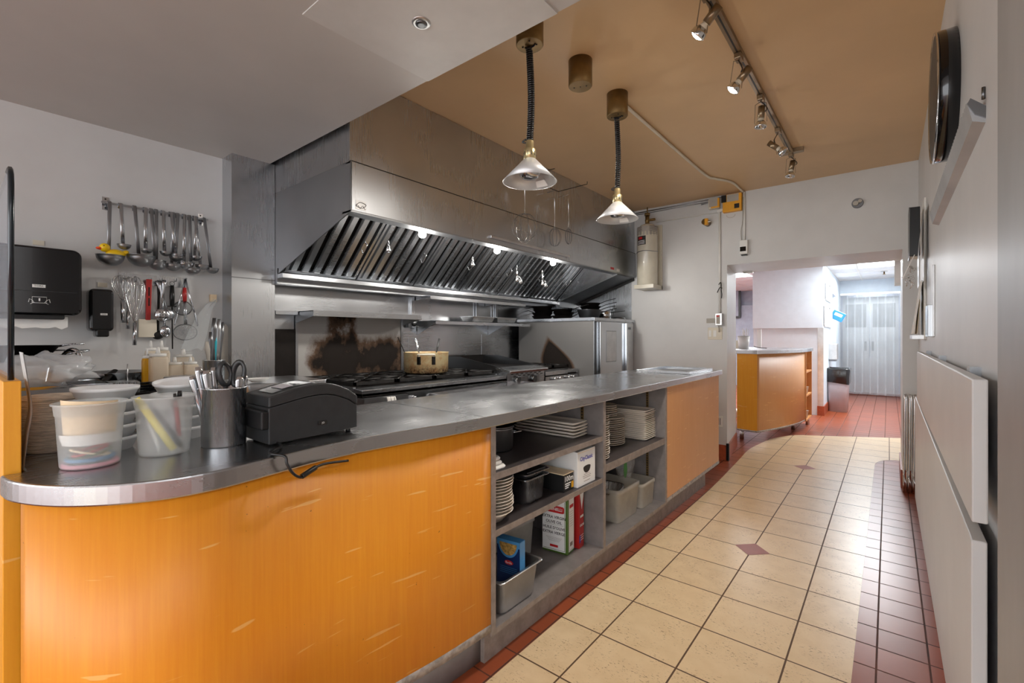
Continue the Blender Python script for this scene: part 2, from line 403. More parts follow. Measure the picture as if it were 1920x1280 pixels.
        o = bpy.data.objects.new(name, me); col.objects.link(o)
        if parent is not None: o.parent = parent; o.location = o2
        else: o.location = off
        if bev:
            b = o.modifiers.new('bevel', 'BEVEL'); b.width = bev; b.segments = 2; b.limit_method = 'ANGLE'; b.angle_limit = 0.7
        tag(o, label, cat, group, kind)
        return o
def wloc(o):
    p = Vector(o.location)
    while o.parent: o = o.parent; p += Vector(o.location)
    return p
def tag(o, label=None, cat=None, group=None, kind=None):
    if label: o['label'] = label
    if cat: o['category'] = cat
    if group: o['group'] = group
    if kind: o['kind'] = kind
    return o
def thing(name, loc, label, cat, group=None, rot=0.0):
    o = bpy.data.objects.new(name, None); col.objects.link(o); o.location = loc; o.rotation_euler = (0, 0, rot); o.empty_display_size = 0.05
    return tag(o, label, cat, group)
def dup(src, loc=None, rot=None, label=None, group=None, scale=None):
    def cp(o, parent):
        c = o.copy(); col.objects.link(c); c.parent = parent
        for ch in [x for x in kids.get(o, [])]: cp(ch, c)
        return c
    kids = {}
    for x in col.objects:
        if x.parent: kids.setdefault(x.parent, []).append(x)
    r = cp(src, None)
    if loc is not None: r.location = loc
    if rot is not None: r.rotation_euler = rot if hasattr(rot, '__len__') else (0, 0, rot)
    if scale: r.scale = scale
    if label: r['label'] = label
    if group: r['group'] = group
    return r
def smooth_pts(pts, k=4, closed=False):
    pts = [Vector(p) for p in pts]; n = len(pts); out = []
    for i in range(n if closed else n - 1):
        g = (lambda j: pts[j % n]) if closed else (lambda j: pts[max(0, min(n - 1, j))])
        a, b, c, d = g(i - 1), g(i), g(i + 1), g(i + 2)
        for q in range(k):
            t = q / k
            out.append(0.5 * ((2 * b) + (c - a) * t + (2 * a - 5 * b + 4 * c - d) * t * t + (3 * b - a - 3 * c + d) * t ** 3))
    if not closed: out.append(pts[-1])
    return out
def lettering(string, size, mat, parent, org, xd, yd, off=0.0012, align='CENTER', name='lettering', bold=0.0):
    cu = bpy.data.curves.new('lettering', 'FONT'); cu.body = string; cu.size = size; cu.align_x = align; cu.align_y = 'CENTER'
    cu.resolution_u = 2; cu.offset = bold
    t = bpy.data.objects.new('lettering', cu); col.objects.link(t)
    dg = bpy.context.evaluated_depsgraph_get(); me = bpy.data.meshes.new_from_object(t.evaluated_get(dg))
    bpy.data.objects.remove(t); xd = Vector(xd).normalized(); yd = Vector(yd).normalized(); nn = xd.cross(yd)
    pl = wloc(parent) if parent else Vector((0, 0, 0)); org = Vector(org)
    for v in me.vertices: v.co = org - pl + xd * v.co.x + yd * v.co.y + nn * off
    me.materials.clear(); me.materials.append(M[mat])
    o = bpy.data.objects.new(name, me); col.objects.link(o)
    if parent: o.parent = parent
    return o
def rz(a): return Matrix.Rotation(a, 3, 'Z')
def rx(a): return Matrix.Rotation(a, 3, 'X')
def ry(a): return Matrix.Rotation(a, 3, 'Y')
X_, Y_, Z_ = Vector((1, 0, 0)), Vector((0, 1, 0)), Vector((0, 0, 1))

# ================================================================ SETTING
XL, XR, YF, ZC, ZS = -3.30, 0.19, 5.02, 2.69, 2.385      # left wall, right wall, far wall, tan ceiling, grey ceiling
Y2 = 5.75                                                # back face of the far wall
ZC2 = 2.42
def struct(name, mb, mat, label=None): return mb.build(name, mat, kind='structure', label=label)
# floor: quarry tile everywhere, a field of beige tile with a curved border, red diamonds set into it
fl = MB()
fl.add([(-7, -5, 0), (3, -5, 0), (3, 13.2, 0), (-7, 13.2, 0)], [(0, 1, 2, 3)])
fl.cur = 1
left = smooth_pts([(-1.13, 0.1, 0), (-1.13, 2.0, 0), (-1.13, 3.6, 0), (-1.145, 4.3, 0), (-1.175, 5.02, 0), (-1.2, 5.6, 0), (-1.17, 6.0, 0), (-1.10, 6.45, 0), (-0.93, 6.82, 0), (-0.6, 7.03, 0), (0.4, 7.62, 0)], 5)
right = [(0.4, 6.09, 0), (0.09, 6.09, 0)] + [(-0.105 + 0.195 * (1 - math.sin(a)), 5.72 + 0.37 * math.cos(a), 0) for a in [PI / 2 * i / 8 for i in range(1, 9)]] + [(-0.105, 5.2, 0), (-0.105, 0.1, 0), (-0.105, -4.9, 0), (-1.13, -4.9, 0)]
poly = [Vector(p) + Vector((0, 0, 0.0012)) for p in left] + [Vector(p) + Vector((0, 0, 0.0012)) for p in right]
fl.add(poly, [list(range(len(poly)))[::-1]])
fl.cur = 2
for k in (4, 11, -3):
    cx_, cy_, r = GX + PT, GY + k * PT, 0.094
    fl.add([(cx_ - r, cy_, 0.0022), (cx_, cy_ - r, 0.0022), (cx_ + r, cy_, 0.0022), (cx_, cy_ + r, 0.0022)], [(0, 1, 2, 3)])
struct('floor', fl, ['quarry', 'beige', 'diamond'])
# ceilings
struct('ceiling', MB().box(-3.4, 1.2, 1.36, Y2, ZC, ZC + 0.1), 'ceiling')
cg = MB().box(-7, 1.2, -5, 1.36, ZS, ZS + 0.4)
struct('ceiling', cg, 'soffit')
struct('trim_1', MB().prism([(-1.60, 0.80), (-1.585, 1.3605), (-0.90, 1.3605), (-0.90, 0.80)], 'z', ZS - 0.004, ZS), 'patch')
cb = MB().box(-4.5, 0.3, Y2, 13.2, ZC2, ZC2 + 0.1)
struct('ceiling', cb, 'ceil_tile')
g = MB()
for y in (7.4, 8.0, 8.61, 9.22, 9.83, 10.44, 11.05, 11.66): g.box(-4, 0.19, y - 0.012, y + 0.012, ZC2 - 0.006, ZC2)
for x in (-0.80, -0.42, 0.19 - 0.012, -2.0, -2.6): g.box(x - 0.012, x + 0.012, Y2, 13, ZC2 - 0.006, ZC2)
struct('trim_2', g, 'white_pl')
# walls
struct('wall_left', MB().box(XL - 0.15, XL, -1.6, YF, 0, ZC + 0.1), 'wall')
struct('wall_right', MB().box(XR, XR + 0.15, 0.55, 13, 0, ZC + 0.1), 'wall_shine')
wf = MB().prism([(XL - 0.1, YF), (-1.27, YF), (-1.36, Y2), (XL - 0.1, Y2)], 'z', 0, ZC + 0.1); wf.prism([(-1.27, YF), (0.09, YF), (0.09, Y2), (-1.36, Y2)], 'z', 1.975, ZC + 0.1); wf.box(0.09, XR, YF, Y2, 0, ZC + 0.1)
struct('wall_far', wf, 'wall')
struct('wall_behind', MB().box(XR + 0.15, 3, 0.55, 0.7, 0, 2.8), 'wall')
struct('wall_dining_left', MB().box(-7.1, -7, -5, 13, 0, 2.8), 'wall')
struct('wall_dining_right', MB().box(3, 3.1, -5, 0.7, 0, 2.8), 'wall')
struct('trim_3', MB().box(-1.255, -1.16, YF + 0.60, YF + 0.66, 1.955, 1.975), 'white_pl')
# cove base
def cove(name, pts, side, h=0.15):
    mb = MB()
    mb.prism(pts, 'z', 0, h); return struct(name, mb, 'cove')
cove('baseboard_right', [(XR, 0.7), (XR - 0.012, 0.7), (XR - 0.012, YF), (XR, YF)], 0, 0.13)
cove('baseboard_far', [(-1.9, YF), (-1.9, YF - 0.014), (-1.256, YF - 0.014), (-1.346, Y2), (-1.36, Y2), (-1.27, YF)], 0, 0.15)
cove('baseboard_far', [(0.09, Y2), (0.078, Y2), (0.078, YF - 0.014), (XR - 0.012, YF - 0.014), (XR - 0.012, YF), (0.09, YF)], 0, 0.15)
struct('trim_4', MB().box(-1.2735, -1.248, YF - 0.024, YF + 0.004, 0, 0.17), 'grime')
# stainless-clad column left of the hood
struct('wall_column', MB().box(XL, -3.15, 1.13, 1.39, 0, ZS), 'steel')
struct('trim_5', MB().box(-3.151, -3.147, 1.13, 1.39, 1.618, 1.622), 'steel_dark')
# stainless sheets behind the cooking line
wp = MB().box(XL, XL + 0.006, 1.39, YF, 0.5, 1.72)
struct('wall_cladding', wp, 'steel_h')
sm_ = MB()
for y in (2.62, 3.7): sm_.box(XL + 0.006, XL + 0.012, y, y + 0.045, 1.32, 1.68)
sm_.box(XL + 0.006, XL + 0.012, 2.52, 4.05, 1.30, 1.325); sm_.box(XL + 0.006, XL + 0.010, 2.52, 4.05, 1.275, 1.28)
for y in (2.6, 3.55): sm_.box(XL + 0.006, XL + 0.009, y, y + 0.004, 0.95, 1.28)
struct('trim_6', sm_, 'steel')
struct('wall_cladding', MB().box(XL, -2.30, YF - 0.005, YF, 0.6, 2.0), 'steel')
# room beyond the opening
struct('wall_passage', MB().box(-1.80, -0.80, 8.79, 8.95, 0, 1.39).box(-1.80, -0.80, 8.73, 8.95, 1.39, ZC2), 'wall_back')
struct('wall_passage_left', MB().box(-0.95, -0.80, 8.95, 10.3, 0, ZC2).box(-0.95, -0.80, 11.1, 12.05, 0, ZC2).box(-0.95, -0.80, 10.3, 11.1, 2.05, ZC2), 'wall_back')
struct('door_1', MB().box(-0.93, -0.87, 10.3, 11.1, 0, 2.05), 'backpanel')
struct('trim_7', MB().box(-0.875, -0.797, 8.786, 8.80, 0.15, 1.39), 'alu')
cove('baseboard_passage', [(-0.88, 8.79), (-0.88, 8.776), (-0.786, 8.776), (-0.786, 10.3), (-0.80, 10.3), (-0.80, 8.79)], 0, 0.15)
wb = MB().box(-0.95, -0.80, 12.0, 12.15, 0, ZC2).box(-0.80, 0.19, 12.0, 12.15, 2.13, ZC2)
struct('wall_back', wb, 'wall_back')
struct('wall_store', MB().box(-0.95, 0.3, 13.1, 13.2, 0, 2.6), 'backpanel')
struct('wall_store', MB().box(-1.0, -0.9, 12.1, 13.2, 0, 2.6), 'backpanel')
struct('wall_back_room', MB().box(-7, -0.95, 13.0, 13.1, 0, 2.6), 'backpanel')
struct('door_2', MB().box(-3.1, -2.2, 12.9, 12.98, 0, 2.05), 'backpanel')

# ================================================================ COUNTER
CT, CB_ = 0.955, 0.912
front = [(-1.465, .078), (-1.404, .085), (-1.339, .107), (-1.28, .14), (-1.235, .178), (-1.195, .225), (-1.165, .28), (-1.15, .335), (-1.148, .40), (-1.160, .474),
         (-1.176, .56), (-1.19, .653), (-1.192, .768), (-1.18, .90), (-1.162, 1.04), (-1.15, 1.2), (-1.145, 1.35)]
fs = [tuple(p) for p in smooth_pts([Vector((x, y)).to_3d() for x, y in front], 3)]
edge = [(p[0], p[1]) for p in fs] + [(-1.145, 4.37)]
mb = MB(); mb.prism(edge + [(-1.78, 4.37), (-1.78, .115), (-1.465, .115)], 'z', CB_, CT)
ct = thing('countertop', (-1.45, 2.2, CB_), 'long stainless steel service countertop with a rounded near end', 'countertop')
mb.build('top_sheet', 'steel_top', ct, bev=0.004)
MB().box(-1.775, -1.146, 1.262, 1.2655, CT, CT + 0.0006).build('seam', 'steel_dark', ct)
def inset(pts, d):
    out = []
    for i, p in enumerate(pts):
        a = Vector(pts[max(i - 1, 0)]); b = Vector(pts[min(i + 1, len(pts) - 1)]); t = (b - a).normalized(); nrm = Vector((-t.y, t.x))
        q = Vector(p) + nrm * d; out.append((q.x, q.y))
    return out
def strip_panel(pts, t, z0, z1, mb=None):
    mb = mb or MB(); inn = inset(pts, t)
    n = len(pts); P = [(p[0], p[1], z0) for p in pts] + [(p[0], p[1], z1) for p in pts] + [(p[0], p[1], z0) for p in inn] + [(p[0], p[1], z1) for p in inn]
    F_ = []
    for i in range(n - 1):
        F_ += [(i, i + 1, n + i + 1, n + i), (2 * n + i, 3 * n + i, 3 * n + i + 1, 2 * n + i + 1), (n + i, n + i + 1, 3 * n + i + 1, 3 * n + i), (i, 2 * n + i, 2 * n + i + 1, i + 1)]
    F_ += [(0, n, 3 * n, 2 * n), (n - 1, 3 * n - 1, 4 * n - 1, 2 * n - 1)]
    mb.add(P, F_, True); return mb
curve = inset([(p[0], p[1]) for p in fs if p[1] > 0.083], 0.02)
curve = [c for c in curve if c[1] < 1.30] + [(-1.165, 1.308)]
cab = thing('counter_cabinet', (-1.45, 0.7, 0), 'long curved orange maple cabinet front under the near end of counter', 'cabinet')
strip_panel(curve, 0.02, 0.165, CB_).build('front_panel', 'wood', cab)
strip_panel(inset(curve, -0.001), 0.022, 0.135, 0.165).build('bottom_trim', 'trim_dirty', cab)
strip_panel(inset(curve, 0.055), 0.02, 0.0, 0.14).build('toe_kick', 'grey_lam', cab)
MB().box(-1.76, -1.74, 0.13, 1.30, 0.0, CB_).build('back_panel', 'grey_lam', cab)
# shelf unit
SH = thing('shelf_unit', (-1.45, 2.19, 0), 'open grey laminate shelf unit in the middle of the counter', 'shelf')
Yd = [(1.308, 1.334), (2.195, 2.220), (3.070, 3.096)]
for a, b in Yd: MB().box(-1.74, -1.166, a, b, 0.137, CB_).build('divider', 'grey_lam', SH, bev=0.001)
for a, b in Yd: MB().box(-1.166, -1.163, a, b, 0.137, CB_).build('edge_band', 'grey_edge', SH)
z1L, z2L, z1R, zB = 0.726, 0.506, 0.568, 0.137
def shelf(a, b, z, t):
    MB().box(-1.73, -1.172, a, b, z - t, z).build('shelf', 'dark_lam' if z > 0.2 else 'grey_lam', SH)
    MB().box(-1.172, -1.168, a, b, z - t, z).build('edge_band', 'grey_edge', SH)
shelf(1.334, 2.195, z1L, 0.026); shelf(1.334, 2.195, z2L, 0.024); shelf(2.22, 3.07, z1R, 0.04)
MB().box(-1.73, -1.168, 1.334, 2.195, zB - 0.02, zB).box(-1.73, -1.168, 2.22, 3.07, zB - 0.02, zB).build('bottom_shelf', 'grey_lam', SH)
MB().box(-1.168, -1.164, 1.308, 3.096, zB - 0.022, zB - 0.001).build('edge_band', 'grey_edge', SH)
MB().box(-1.76, -1.74, 1.308, 3.096, 0, CB_).build('back_panel', 'dark_lam', SH)
MB().box(-1.22, -1.20, 1.309, 3.096, 0, zB - 0.02).build('toe_kick', 'grey_edge', SH)
for y in (2.191, 3.066):
    for x in (-1.29,):
        s = MB().box(x - 0.008, x + 0.008, y - 0.002, y + 0.004, zB, CB_).build('slotted_rail', 'brass', SH)
        sl = MB()
        for k in range(46): sl.box(x - 0.004, x + 0.004, y - 0.0026, y - 0.0019, zB + 0.01 + k * 0.0165, zB + 0.018 + k * 0.0165)
        sl.build('slots', 'black', s)
cab2 = thing('counter_cabinet', (-1.45, 3.72, 0), 'flat maple cabinet at the far end of the counter', 'cabinet')
MB().box(-1.185, -1.165, 3.097, 4.335, 0.155, CB_).build('front_panel', 'wood_sheen', cab2, bev=0.001)
MB().box(-1.187, -1.163, 3.097, 4.337, 0.13, 0.155).build('bottom_trim', 'trim_dirty', cab2)
MB().box(-1.76, -1.185, 4.315, 4.335, 0.155, CB_).build('end_panel', 'wood_sheen', cab2)
MB().box(-1.22, -1.20, 3.10, 4.06, 0, 0.13).box(-1.76, -1.22, 4.04, 4.06, 0, 0.13).build('toe_kick', 'grey_edge', cab2)
MB().box(-1.76, -1.74, 3.10, 4.33, 0.0, CB_).build('back_panel', 'grey_lam', cab2)

# partition at the near end
pt = thing('partition', (-2.2, 0.09, 0), 'orange maple partition board at the near end of the counter', 'partition')
MB().box(-2.95, -1.468, 0.082, 0.110, 0, 1.154).build('board', 'wood_end', pt, bev=0.002)
gl = thing('glass_screen', (-2.2, 0.096, 1.154), 'upright glass sneeze screen on top of the wooden partition', 'screen')
poly = [(-2.95, 1.154), (-1.478, 1.154), (-1.478, 1.585), (-1.484, 1.605), (-1.50, 1.618), (-2.95, 1.618)]
MB().prism(poly, 'y', 0.0915, 0.0985).build('pane', 'glass', gl)
ed = MB(); ed.tube([(-1.4775, 0.095, 1.156), (-1.4775, 0.095, 1.585), (-1.484, 0.095, 1.606), (-1.50, 0.095, 1.6195), (-1.54, 0.095, 1.6195)], 0.0052, 6)
ed.build('edge', 'glass_edge', gl)
mn = MB()
pp = [(0.1135, 0.956), (0.120, 1.03), (0.1265, 1.09), (0.119, 1.16), (0.1125, 1.215)]
pp = [(p.x, p.y) for p in smooth_pts([Vector((a, b, 0)) for a, b in pp], 4)]
n = len(pp); P = [(-1.475, a, b) for a, b in pp] + [(-1.58, a + 0.002, b) for a, b in pp] + [(-1.475, a + 0.001, b) for a, b in pp] + [(-1.58, a + 0.003, b) for a, b in pp]
mn.add(P, [(i, i + 1, n + i + 1, n + i) for i in range(n - 1)] + [(2 * n + i, 3 * n + i, 3 * n + i + 1, 2 * n + i + 1) for i in range(n - 1)], True)
mn.build('menu_sheet', 'paper', label='white paper sheet curling against the orange partition board', cat='paper')

# ================================================================ EXTRACTION HOOD
HX, HY0, HY1 = -2.25, 1.392, 5.012
hood = thing('extraction_hood', (-2.8, 3.2, 1.67), 'huge stainless steel extraction hood over the cooking line', 'hood')
MB().box(-3.296, HX - 0.012, HY0, HY1, 2.20, 2.688).build('upper_shroud', 'steel', hood)
MB().box(HX - 0.012, HX + 0.0005, HY0, HY1, 2.199, 2.203).build('seam', 'black', hood)
sp_ = [(-3.10, 1.665), (HX, 1.93), (HX, 2.199), (-3.10, 2.199)]
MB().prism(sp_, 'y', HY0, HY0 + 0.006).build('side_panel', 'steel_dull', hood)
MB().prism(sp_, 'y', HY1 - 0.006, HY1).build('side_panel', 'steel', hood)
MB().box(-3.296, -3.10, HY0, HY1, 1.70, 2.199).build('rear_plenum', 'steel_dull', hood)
MB().box(HX - 0.008, HX, HY0, HY1, 1.935, 2.199).build('front_fascia', 'steel', hood, bev=0.002)
MB().box(-2.335, HX, HY0, HY1, 1.925, 1.935).build('front_lip', 'steel_dull', hood)
MB().box(HX - 0.05, HX - 0.008, HY0, HY1, 2.19, 2.2).build('fascia_return', 'steel_dull', hood)
# grease gutter along the low back edge
gt = MB(); gt.box(-3.12, -3.045, HY0, 4.62, 1.632, 1.664); gt.build('grease_gutter', 'steel_h', hood, bev=0.003)
MB().box(-3.2, -3.12, HY0, 4.62, 1.60, 1.70).build('gutter_back', 'steel_dull', hood)
A0, A1 = Vector((-3.05, 0, 1.668)), Vector((-2.62, 0, 2.075))
dn = (A0 - A1).normalized(); up = Vector((-dn.z, 0, dn.x)).normalized()
if up.z < 0: up = -up
# blank sloping panel right of the filters (white shiny inner end)
MB().prism([(-3.06, 1.655), (HX - 0.012, 1.926), (HX - 0.012, 2.196), (-3.06, 2.196)], 'y', 4.57, 4.576).build('inner_end_panel', 'steel_bright', hood)
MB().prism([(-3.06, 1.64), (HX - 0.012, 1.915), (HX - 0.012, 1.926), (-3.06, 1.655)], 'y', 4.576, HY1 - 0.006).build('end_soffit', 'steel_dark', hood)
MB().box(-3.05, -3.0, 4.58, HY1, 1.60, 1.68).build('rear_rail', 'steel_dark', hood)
mb = MB(); mb.prism([(-3.10, 1.60), (-2.262, 1.89), (-2.262, 1.93), (-3.10, 1.665)], 'y', HY1 - 0.03, HY1 - 0.006); mb.build('end_rail', 'grime', hood)
# badge on the fascia
b0 = gx(667, 374, HX); b1 = gx(686, 396, HX)
bd = MB().box(HX, HX + 0.002, b0.y, b1.y, b1.z, b0.z).build('badge', 'alu', hood)
cv = MB(); cy, cz = (b0.y + b1.y) / 2, (b0.z + b1.z) / 2
cv.tube([(HX + 0.003, cy + 0.028 * math.cos(t) * (1 + 0.3 * math.sin(2 * t)), cz + 0.015 * math.sin(t * 1.0)) for t in [PI * 2 * k / 20 for k in range(20)]], 0.0015, 5, True)
cv.tube([(HX + 0.003, cy - 0.03 + 0.006 * k, cz - 0.01 + 0.009 * math.sin(k * 1.2)) for k in range(11)], 0.0012, 5)
cv.build('emblem', 'grime', bd)
lb = gx(1148, 503, HX)
MB().box(HX, HX + 0.001, lb.y - 0.04, lb.y + 0.04, lb.z - 0.012, lb.z + 0.012).build('warning_label', 'red_print', hood)
MB().box(HX, HX + 0.001, lb.y + 0.1, lb.y + 0.17, lb.z - 0.02, lb.z + 0.01).build('label', 'white_print', hood)
# filters
L = (A0 - A1).length; FWID = 0.522
def make_filter(y0, label, cat='filter', group='grease filters in the hood'):
    o = A1 + Y_ * y0 + Z_ * 0.004
    t = thing('grease_filter', o, label, cat, group)
    P = lambda s, yy, h: o + dn * s + Y_ * yy + up * h
    fr = MB()
    def bar(s0, s1, ya, yb, h0, h1):
        fr.add([P(s0, ya, h0), P(s1, ya, h0), P(s1, yb, h0), P(s0, yb, h0), P(s0, ya, h1), P(s1, ya, h1), P(s1, yb, h1), P(s0, yb, h1)],
               [(0, 3, 2, 1), (4, 5, 6, 7), (0, 1, 5, 4), (1, 2, 6, 5), (2, 3, 7, 6), (3, 0, 4, 7)])
    bar(0.0, L, 0.004, 0.022, -0.004, 0.03); bar(0.0, L, FWID - 0.022, FWID - 0.004, -0.004, 0.03)
    bar(0, 0.02, 0.02, FWID - 0.02, -0.004, 0.03); bar(L - 0.02, L, 0.02, FWID - 0.02, -0.004, 0.03)
    fr.build('frame', 'steel_h', t)
    fr = MB(); k = 6; pw = (FWID - 0.044) / k
    for i in range(k):
        c_ = 0.022 + pw * (i + 0.5)
        for sgn, wd, hh in ((1, 0.23, 0.0), ):
            ya, yb = c_ - pw * wd, c_ + pw * wd
            fr.add([P(0.02, ya, 0), P(L - 0.02, ya, 0), P(L - 0.02, yb, 0), P(0.02, yb, 0), P(0.02, ya - pw * 0.08, 0.02), P(L - 0.02, ya - pw * 0.08, 0.02), P(L - 0.02, yb + pw * 0.08, 0.02), P(0.02, yb + pw * 0.08, 0.02)],
                   [(0, 1, 2, 3), (0, 1, 5, 4), (3, 2, 6, 7)])
    fr.build('baffles', 'steel_h', t)
    fr = MB(); bar(0.02, L - 0.02, 0.02, FWID - 0.02, 0.034, 0.038); fr.build('backing', 'grime', t)
    hd = MB()
    for c_ in (FWID - 0.07, ):
        s0 = L * 0.5
        pts = [P(s0 - 0.03, c_, 0), P(s0 - 0.035, c_, -0.025), P(s0 + 0.035, c_, -0.03), P(s0 + 0.03, c_, 0)]
        hd.tube(smooth_pts(pts, 4), 0.004, 6)
    hd.build('handle', 'chrome', t)
    return t
f0 = make_filter(1.40, 'baffle grease filter at the left end of the hood')
names = ['second', 'third', 'fourth', 'fifth']
for i in range(1, 6):
    lab = 'baffle grease filter, %s from the left end of the hood' % names[i - 1] if i < 5 else 'baffle grease filter at the right end of the hood'
    dup(f0, f0.location + Y_ * (0.528 * i), label=lab)
# hood lamps and fire-suppression nozzles
for i, (u, v, nm) in enumerate(((792, 439, 'lit hood lamp near the middle of the hood lip'), (932, 471, 'lit hood lamp further right along the hood lip'), (1037, 497, 'third lit hood lamp, nearest the oven'))):
    p = gx(u, v, -2.37)
    t = thing('hood_lamp', (p.x, p.y, 1.90), nm, 'lamp', 'lamps under the hood')
    MB().cyl((p.x, p.y, 1.99), (p.x, p.y, 1.93), 0.03).build('socket', 'chrome', t)
    MB().ball((p.x, p.y, 1.918), (0.026, 0.026, 0.022)).build('bulb', 'glow', t)
    point('hood_light', (p.x, p.y, 1.86), 12, 0.05, (1, 0.95, 0.88))
for i, (u, v, ln, big, nm) in enumerate(((728, 428, .05, 0, 'leftmost'), (886, 462, .05, 0, 'second'), (969, 500, .12, 1, 'third'), (1017, 515, .12, 1, 'rightmost'))):
    p = gx(u, v, -2.55); top = 1.875
    t = thing('suppression_nozzle', (p.x, p.y, top - ln), '%s chrome fire suppression nozzle hanging in front of the filters' % nm, 'nozzle', 'suppression nozzles')
    MB().cyl((p.x, p.y, 1.88), (p.x, p.y, top - ln), 0.008, n=10).build('pipe', 'chrome', t)
    h = MB(); h.lathe([(0.012, 0), (0.018, 0.01), (0.012, 0.03), (0.009, 0.05)], (p.x, p.y, top - ln - 0.02), 12)
    if big: h.lathe([(0.012, 0), (0.02, 0.012), (0.014, 0.035), (0.009, 0.05)], (p.x, p.y + 0.05, top - ln - 0.035), 12).tube([(p.x, p.y, top - ln + .03), (p.x, p.y + 0.05, top - ln + 0.02)], 0.007, 8)
    h.build('nozzle_tip', 'chrome', t)
# tube light holder / drip rail clipped to the fascia and the rods with whisks hanging in front
a, b = gx(917, 441, HX), gx(1065, 477, HX)
r_ = thing('fascia_rail', (HX, a.y, 1.98), 'long slim rail fixed low on the hood fascia', 'rail')
MB().box(HX, HX + 0.022, a.y, b.y, 1.965, 1.985).build('rail', 'alu', r_, bev=0.003)
a, b = Vector((HX + 0.02, 2.72, 2.45)), Vector((HX + 0.02, 3.95, 2.50))
rk = thing('hanging_rod', (HX, 2.75, 2.5), 'thin black rod rack sticking out from the hood above the whisks', 'rack')
q0, q1 = gx(1047, 359, -1.93), gx(1101, 345, -1.85)
rod = MB(); rod.tube([(HX, 2.80, 2.50), (HX + 0.03, 2.80, 2.50), (q0.x, q0.y, q0.z), (q1.x, q1.y, q1.z), (q1.x, q1.y, q1.z + 0.02)], 0.003, 6)
q2 = gx(1040, 316, -1.95); rod.tube([(HX, 3.0, 2.56), (q2.x, q2.y, q2.z)], 0.0025, 6)
rod.build('rod', 'grime', rk)
def hang_whisk(name, u, v0, v1, rad, x, label, flat=False):
    p0 = gx(u, v0, x); p1 = gx(u, v1, x); t = thing(name, (x, p0.y, p1.z), label, 'utensil')
    MB().tube([Vector((HX + 0.004, p0.y, 2.47)), Vector((x, p0.y, 2.475)), Vector((x, p0.y, 2.46)), p0], 0.003, 6).build('handle', 'chrome', t)
    m = MB(); hh = p0.z - p1.z
    for k in range(5):
        a_ = PI * k / 5
        pts = []
        for j in range(13):
            s = j / 12 * PI * 2 - PI
            rr = math.sin(j / 12 * PI * 2) * rad * (1 if not flat else 1)
            z = p0.z - hh * (1 - math.cos(j / 12 * PI * 2)) / 2
            pts.append((x + rr * math.cos(a_), p0.y + rr * math.sin(a_), z))
        m.tube(pts, 0.0014, 5)
    m.build('wires', 'steel_dark', t)
hang_whisk('hanging_whisk', 984, 400, 452, 0.10, -2.17, 'large wire whisk hanging in front of the hood behind the nearer heat lamp')
hang_whisk('hanging_whisk', 1040, 428, 462, 0.055, -2.17, 'slim wire whisk hanging in front of the hood')
hang_whisk('hanging_skimmer', 1066, 428, 458, 0.03, -2.14, 'small wire skimmer hanging at the right end of the rod')
a = gx(982, 434, -2.15)
dk_ = MB(); dk_.tube([a + Vector((0, -0.09, 0)), a + Vector((0, 0.09, 0.005))], 0.002, 5); dk_.tube([a + Vector((0, 0.09 * math.cos(t), 0.09 * math.sin(t))) for t in [PI * 2 * k / 24 for k in range(24)]], 0.002, 5, True)
dk_.build('wire_dough_cutter', 'chrome', label='round wire tool hanging beside the large whisk on the hood', cat='utensil')

# ================================================================ COOKING LINE
FX, BX = -2.44, -3.22
RZ = 0.935
def burner_grate(cx_, cy_, parent, w=0.30, d=0.34):
    m = MB(); z = RZ + 0.012
    m.box(cx_ - d / 2, cx_ + d / 2, cy_ - w / 2, cy_ - w / 2 + 0.014, z, z + 0.02); m.box(cx_ - d / 2, cx_ + d / 2, cy_ + w / 2 - 0.014, cy_ + w / 2, z, z + 0.02)
    m.box(cx_ - d / 2, cx_ - d / 2 + 0.014, cy_ - w / 2, cy_ + w / 2, z, z + 0.02); m.box(cx_ + d / 2 - 0.014, cx_ + d / 2, cy_ - w / 2, cy_ + w / 2, z, z + 0.02)
    for k in range(8):
        a_ = PI / 4 * k; e = min(d / 2 / max(abs(math.cos(a_)), .01), w / 2 / max(abs(math.sin(a_)), .01)) - 0.005
        m.tube([(cx_ + 0.045 * math.cos(a_), cy_ + 0.045 * math.sin(a_), z + 0.018), (cx_ + e * math.cos(a_), cy_ + e * math.sin(a_), z + 0.016)], 0.007, 6)
    g_ = m.build('grate', 'iron', parent)
    b_ = MB(); b_.lathe([(0.05, 0), (0.05, 0.012), (0.03, 0.02), (0, 0.02)], (cx_, cy_, RZ - 0.008), 16); b_.build('burner', 'grime', parent)
rg = thing('gas_range', (-2.83, 2.26, 0), 'six-burner stainless gas range with black iron grates', 'stove')
y0, y1 = 1.585, 2.93
MB().box(-3.22, FX + 0.02, y0, y1, 0.12, RZ - 0.055).build('body', 'steel_dull', rg)
MB().box(-3.22, FX, y0, y1, RZ - 0.05, RZ - 0.03).build('drip_tray', 'grime', rg)
MB().prism([(FX - 0.10, RZ), (FX, RZ - 0.008), (FX, RZ - 0.045), (FX - 0.10, RZ - 0.05)], 'y', y0, y1).build('bull_nose', 'steel_h', rg, bev=0.002)
MB().box(-3.22, FX - 0.1, y0, y0 + 0.02, RZ - 0.05, RZ + 0.004).box(-3.22, FX - 0.1, y1 - 0.02, y1, RZ - 0.05, RZ + 0.004).build('side_rim', 'steel_dull', rg)
for iy in range(4):
    for ix in range(2): burner_grate(-2.72 - ix * 0.34, y0 + 0.175 + iy * 0.328, rg, 0.31, 0.33)
pn = MB().box(FX - 0.0, FX + 0.022, y0 + 0.32, y1, 0.76, RZ - 0.048).build('control_panel', 'steel_h', rg)
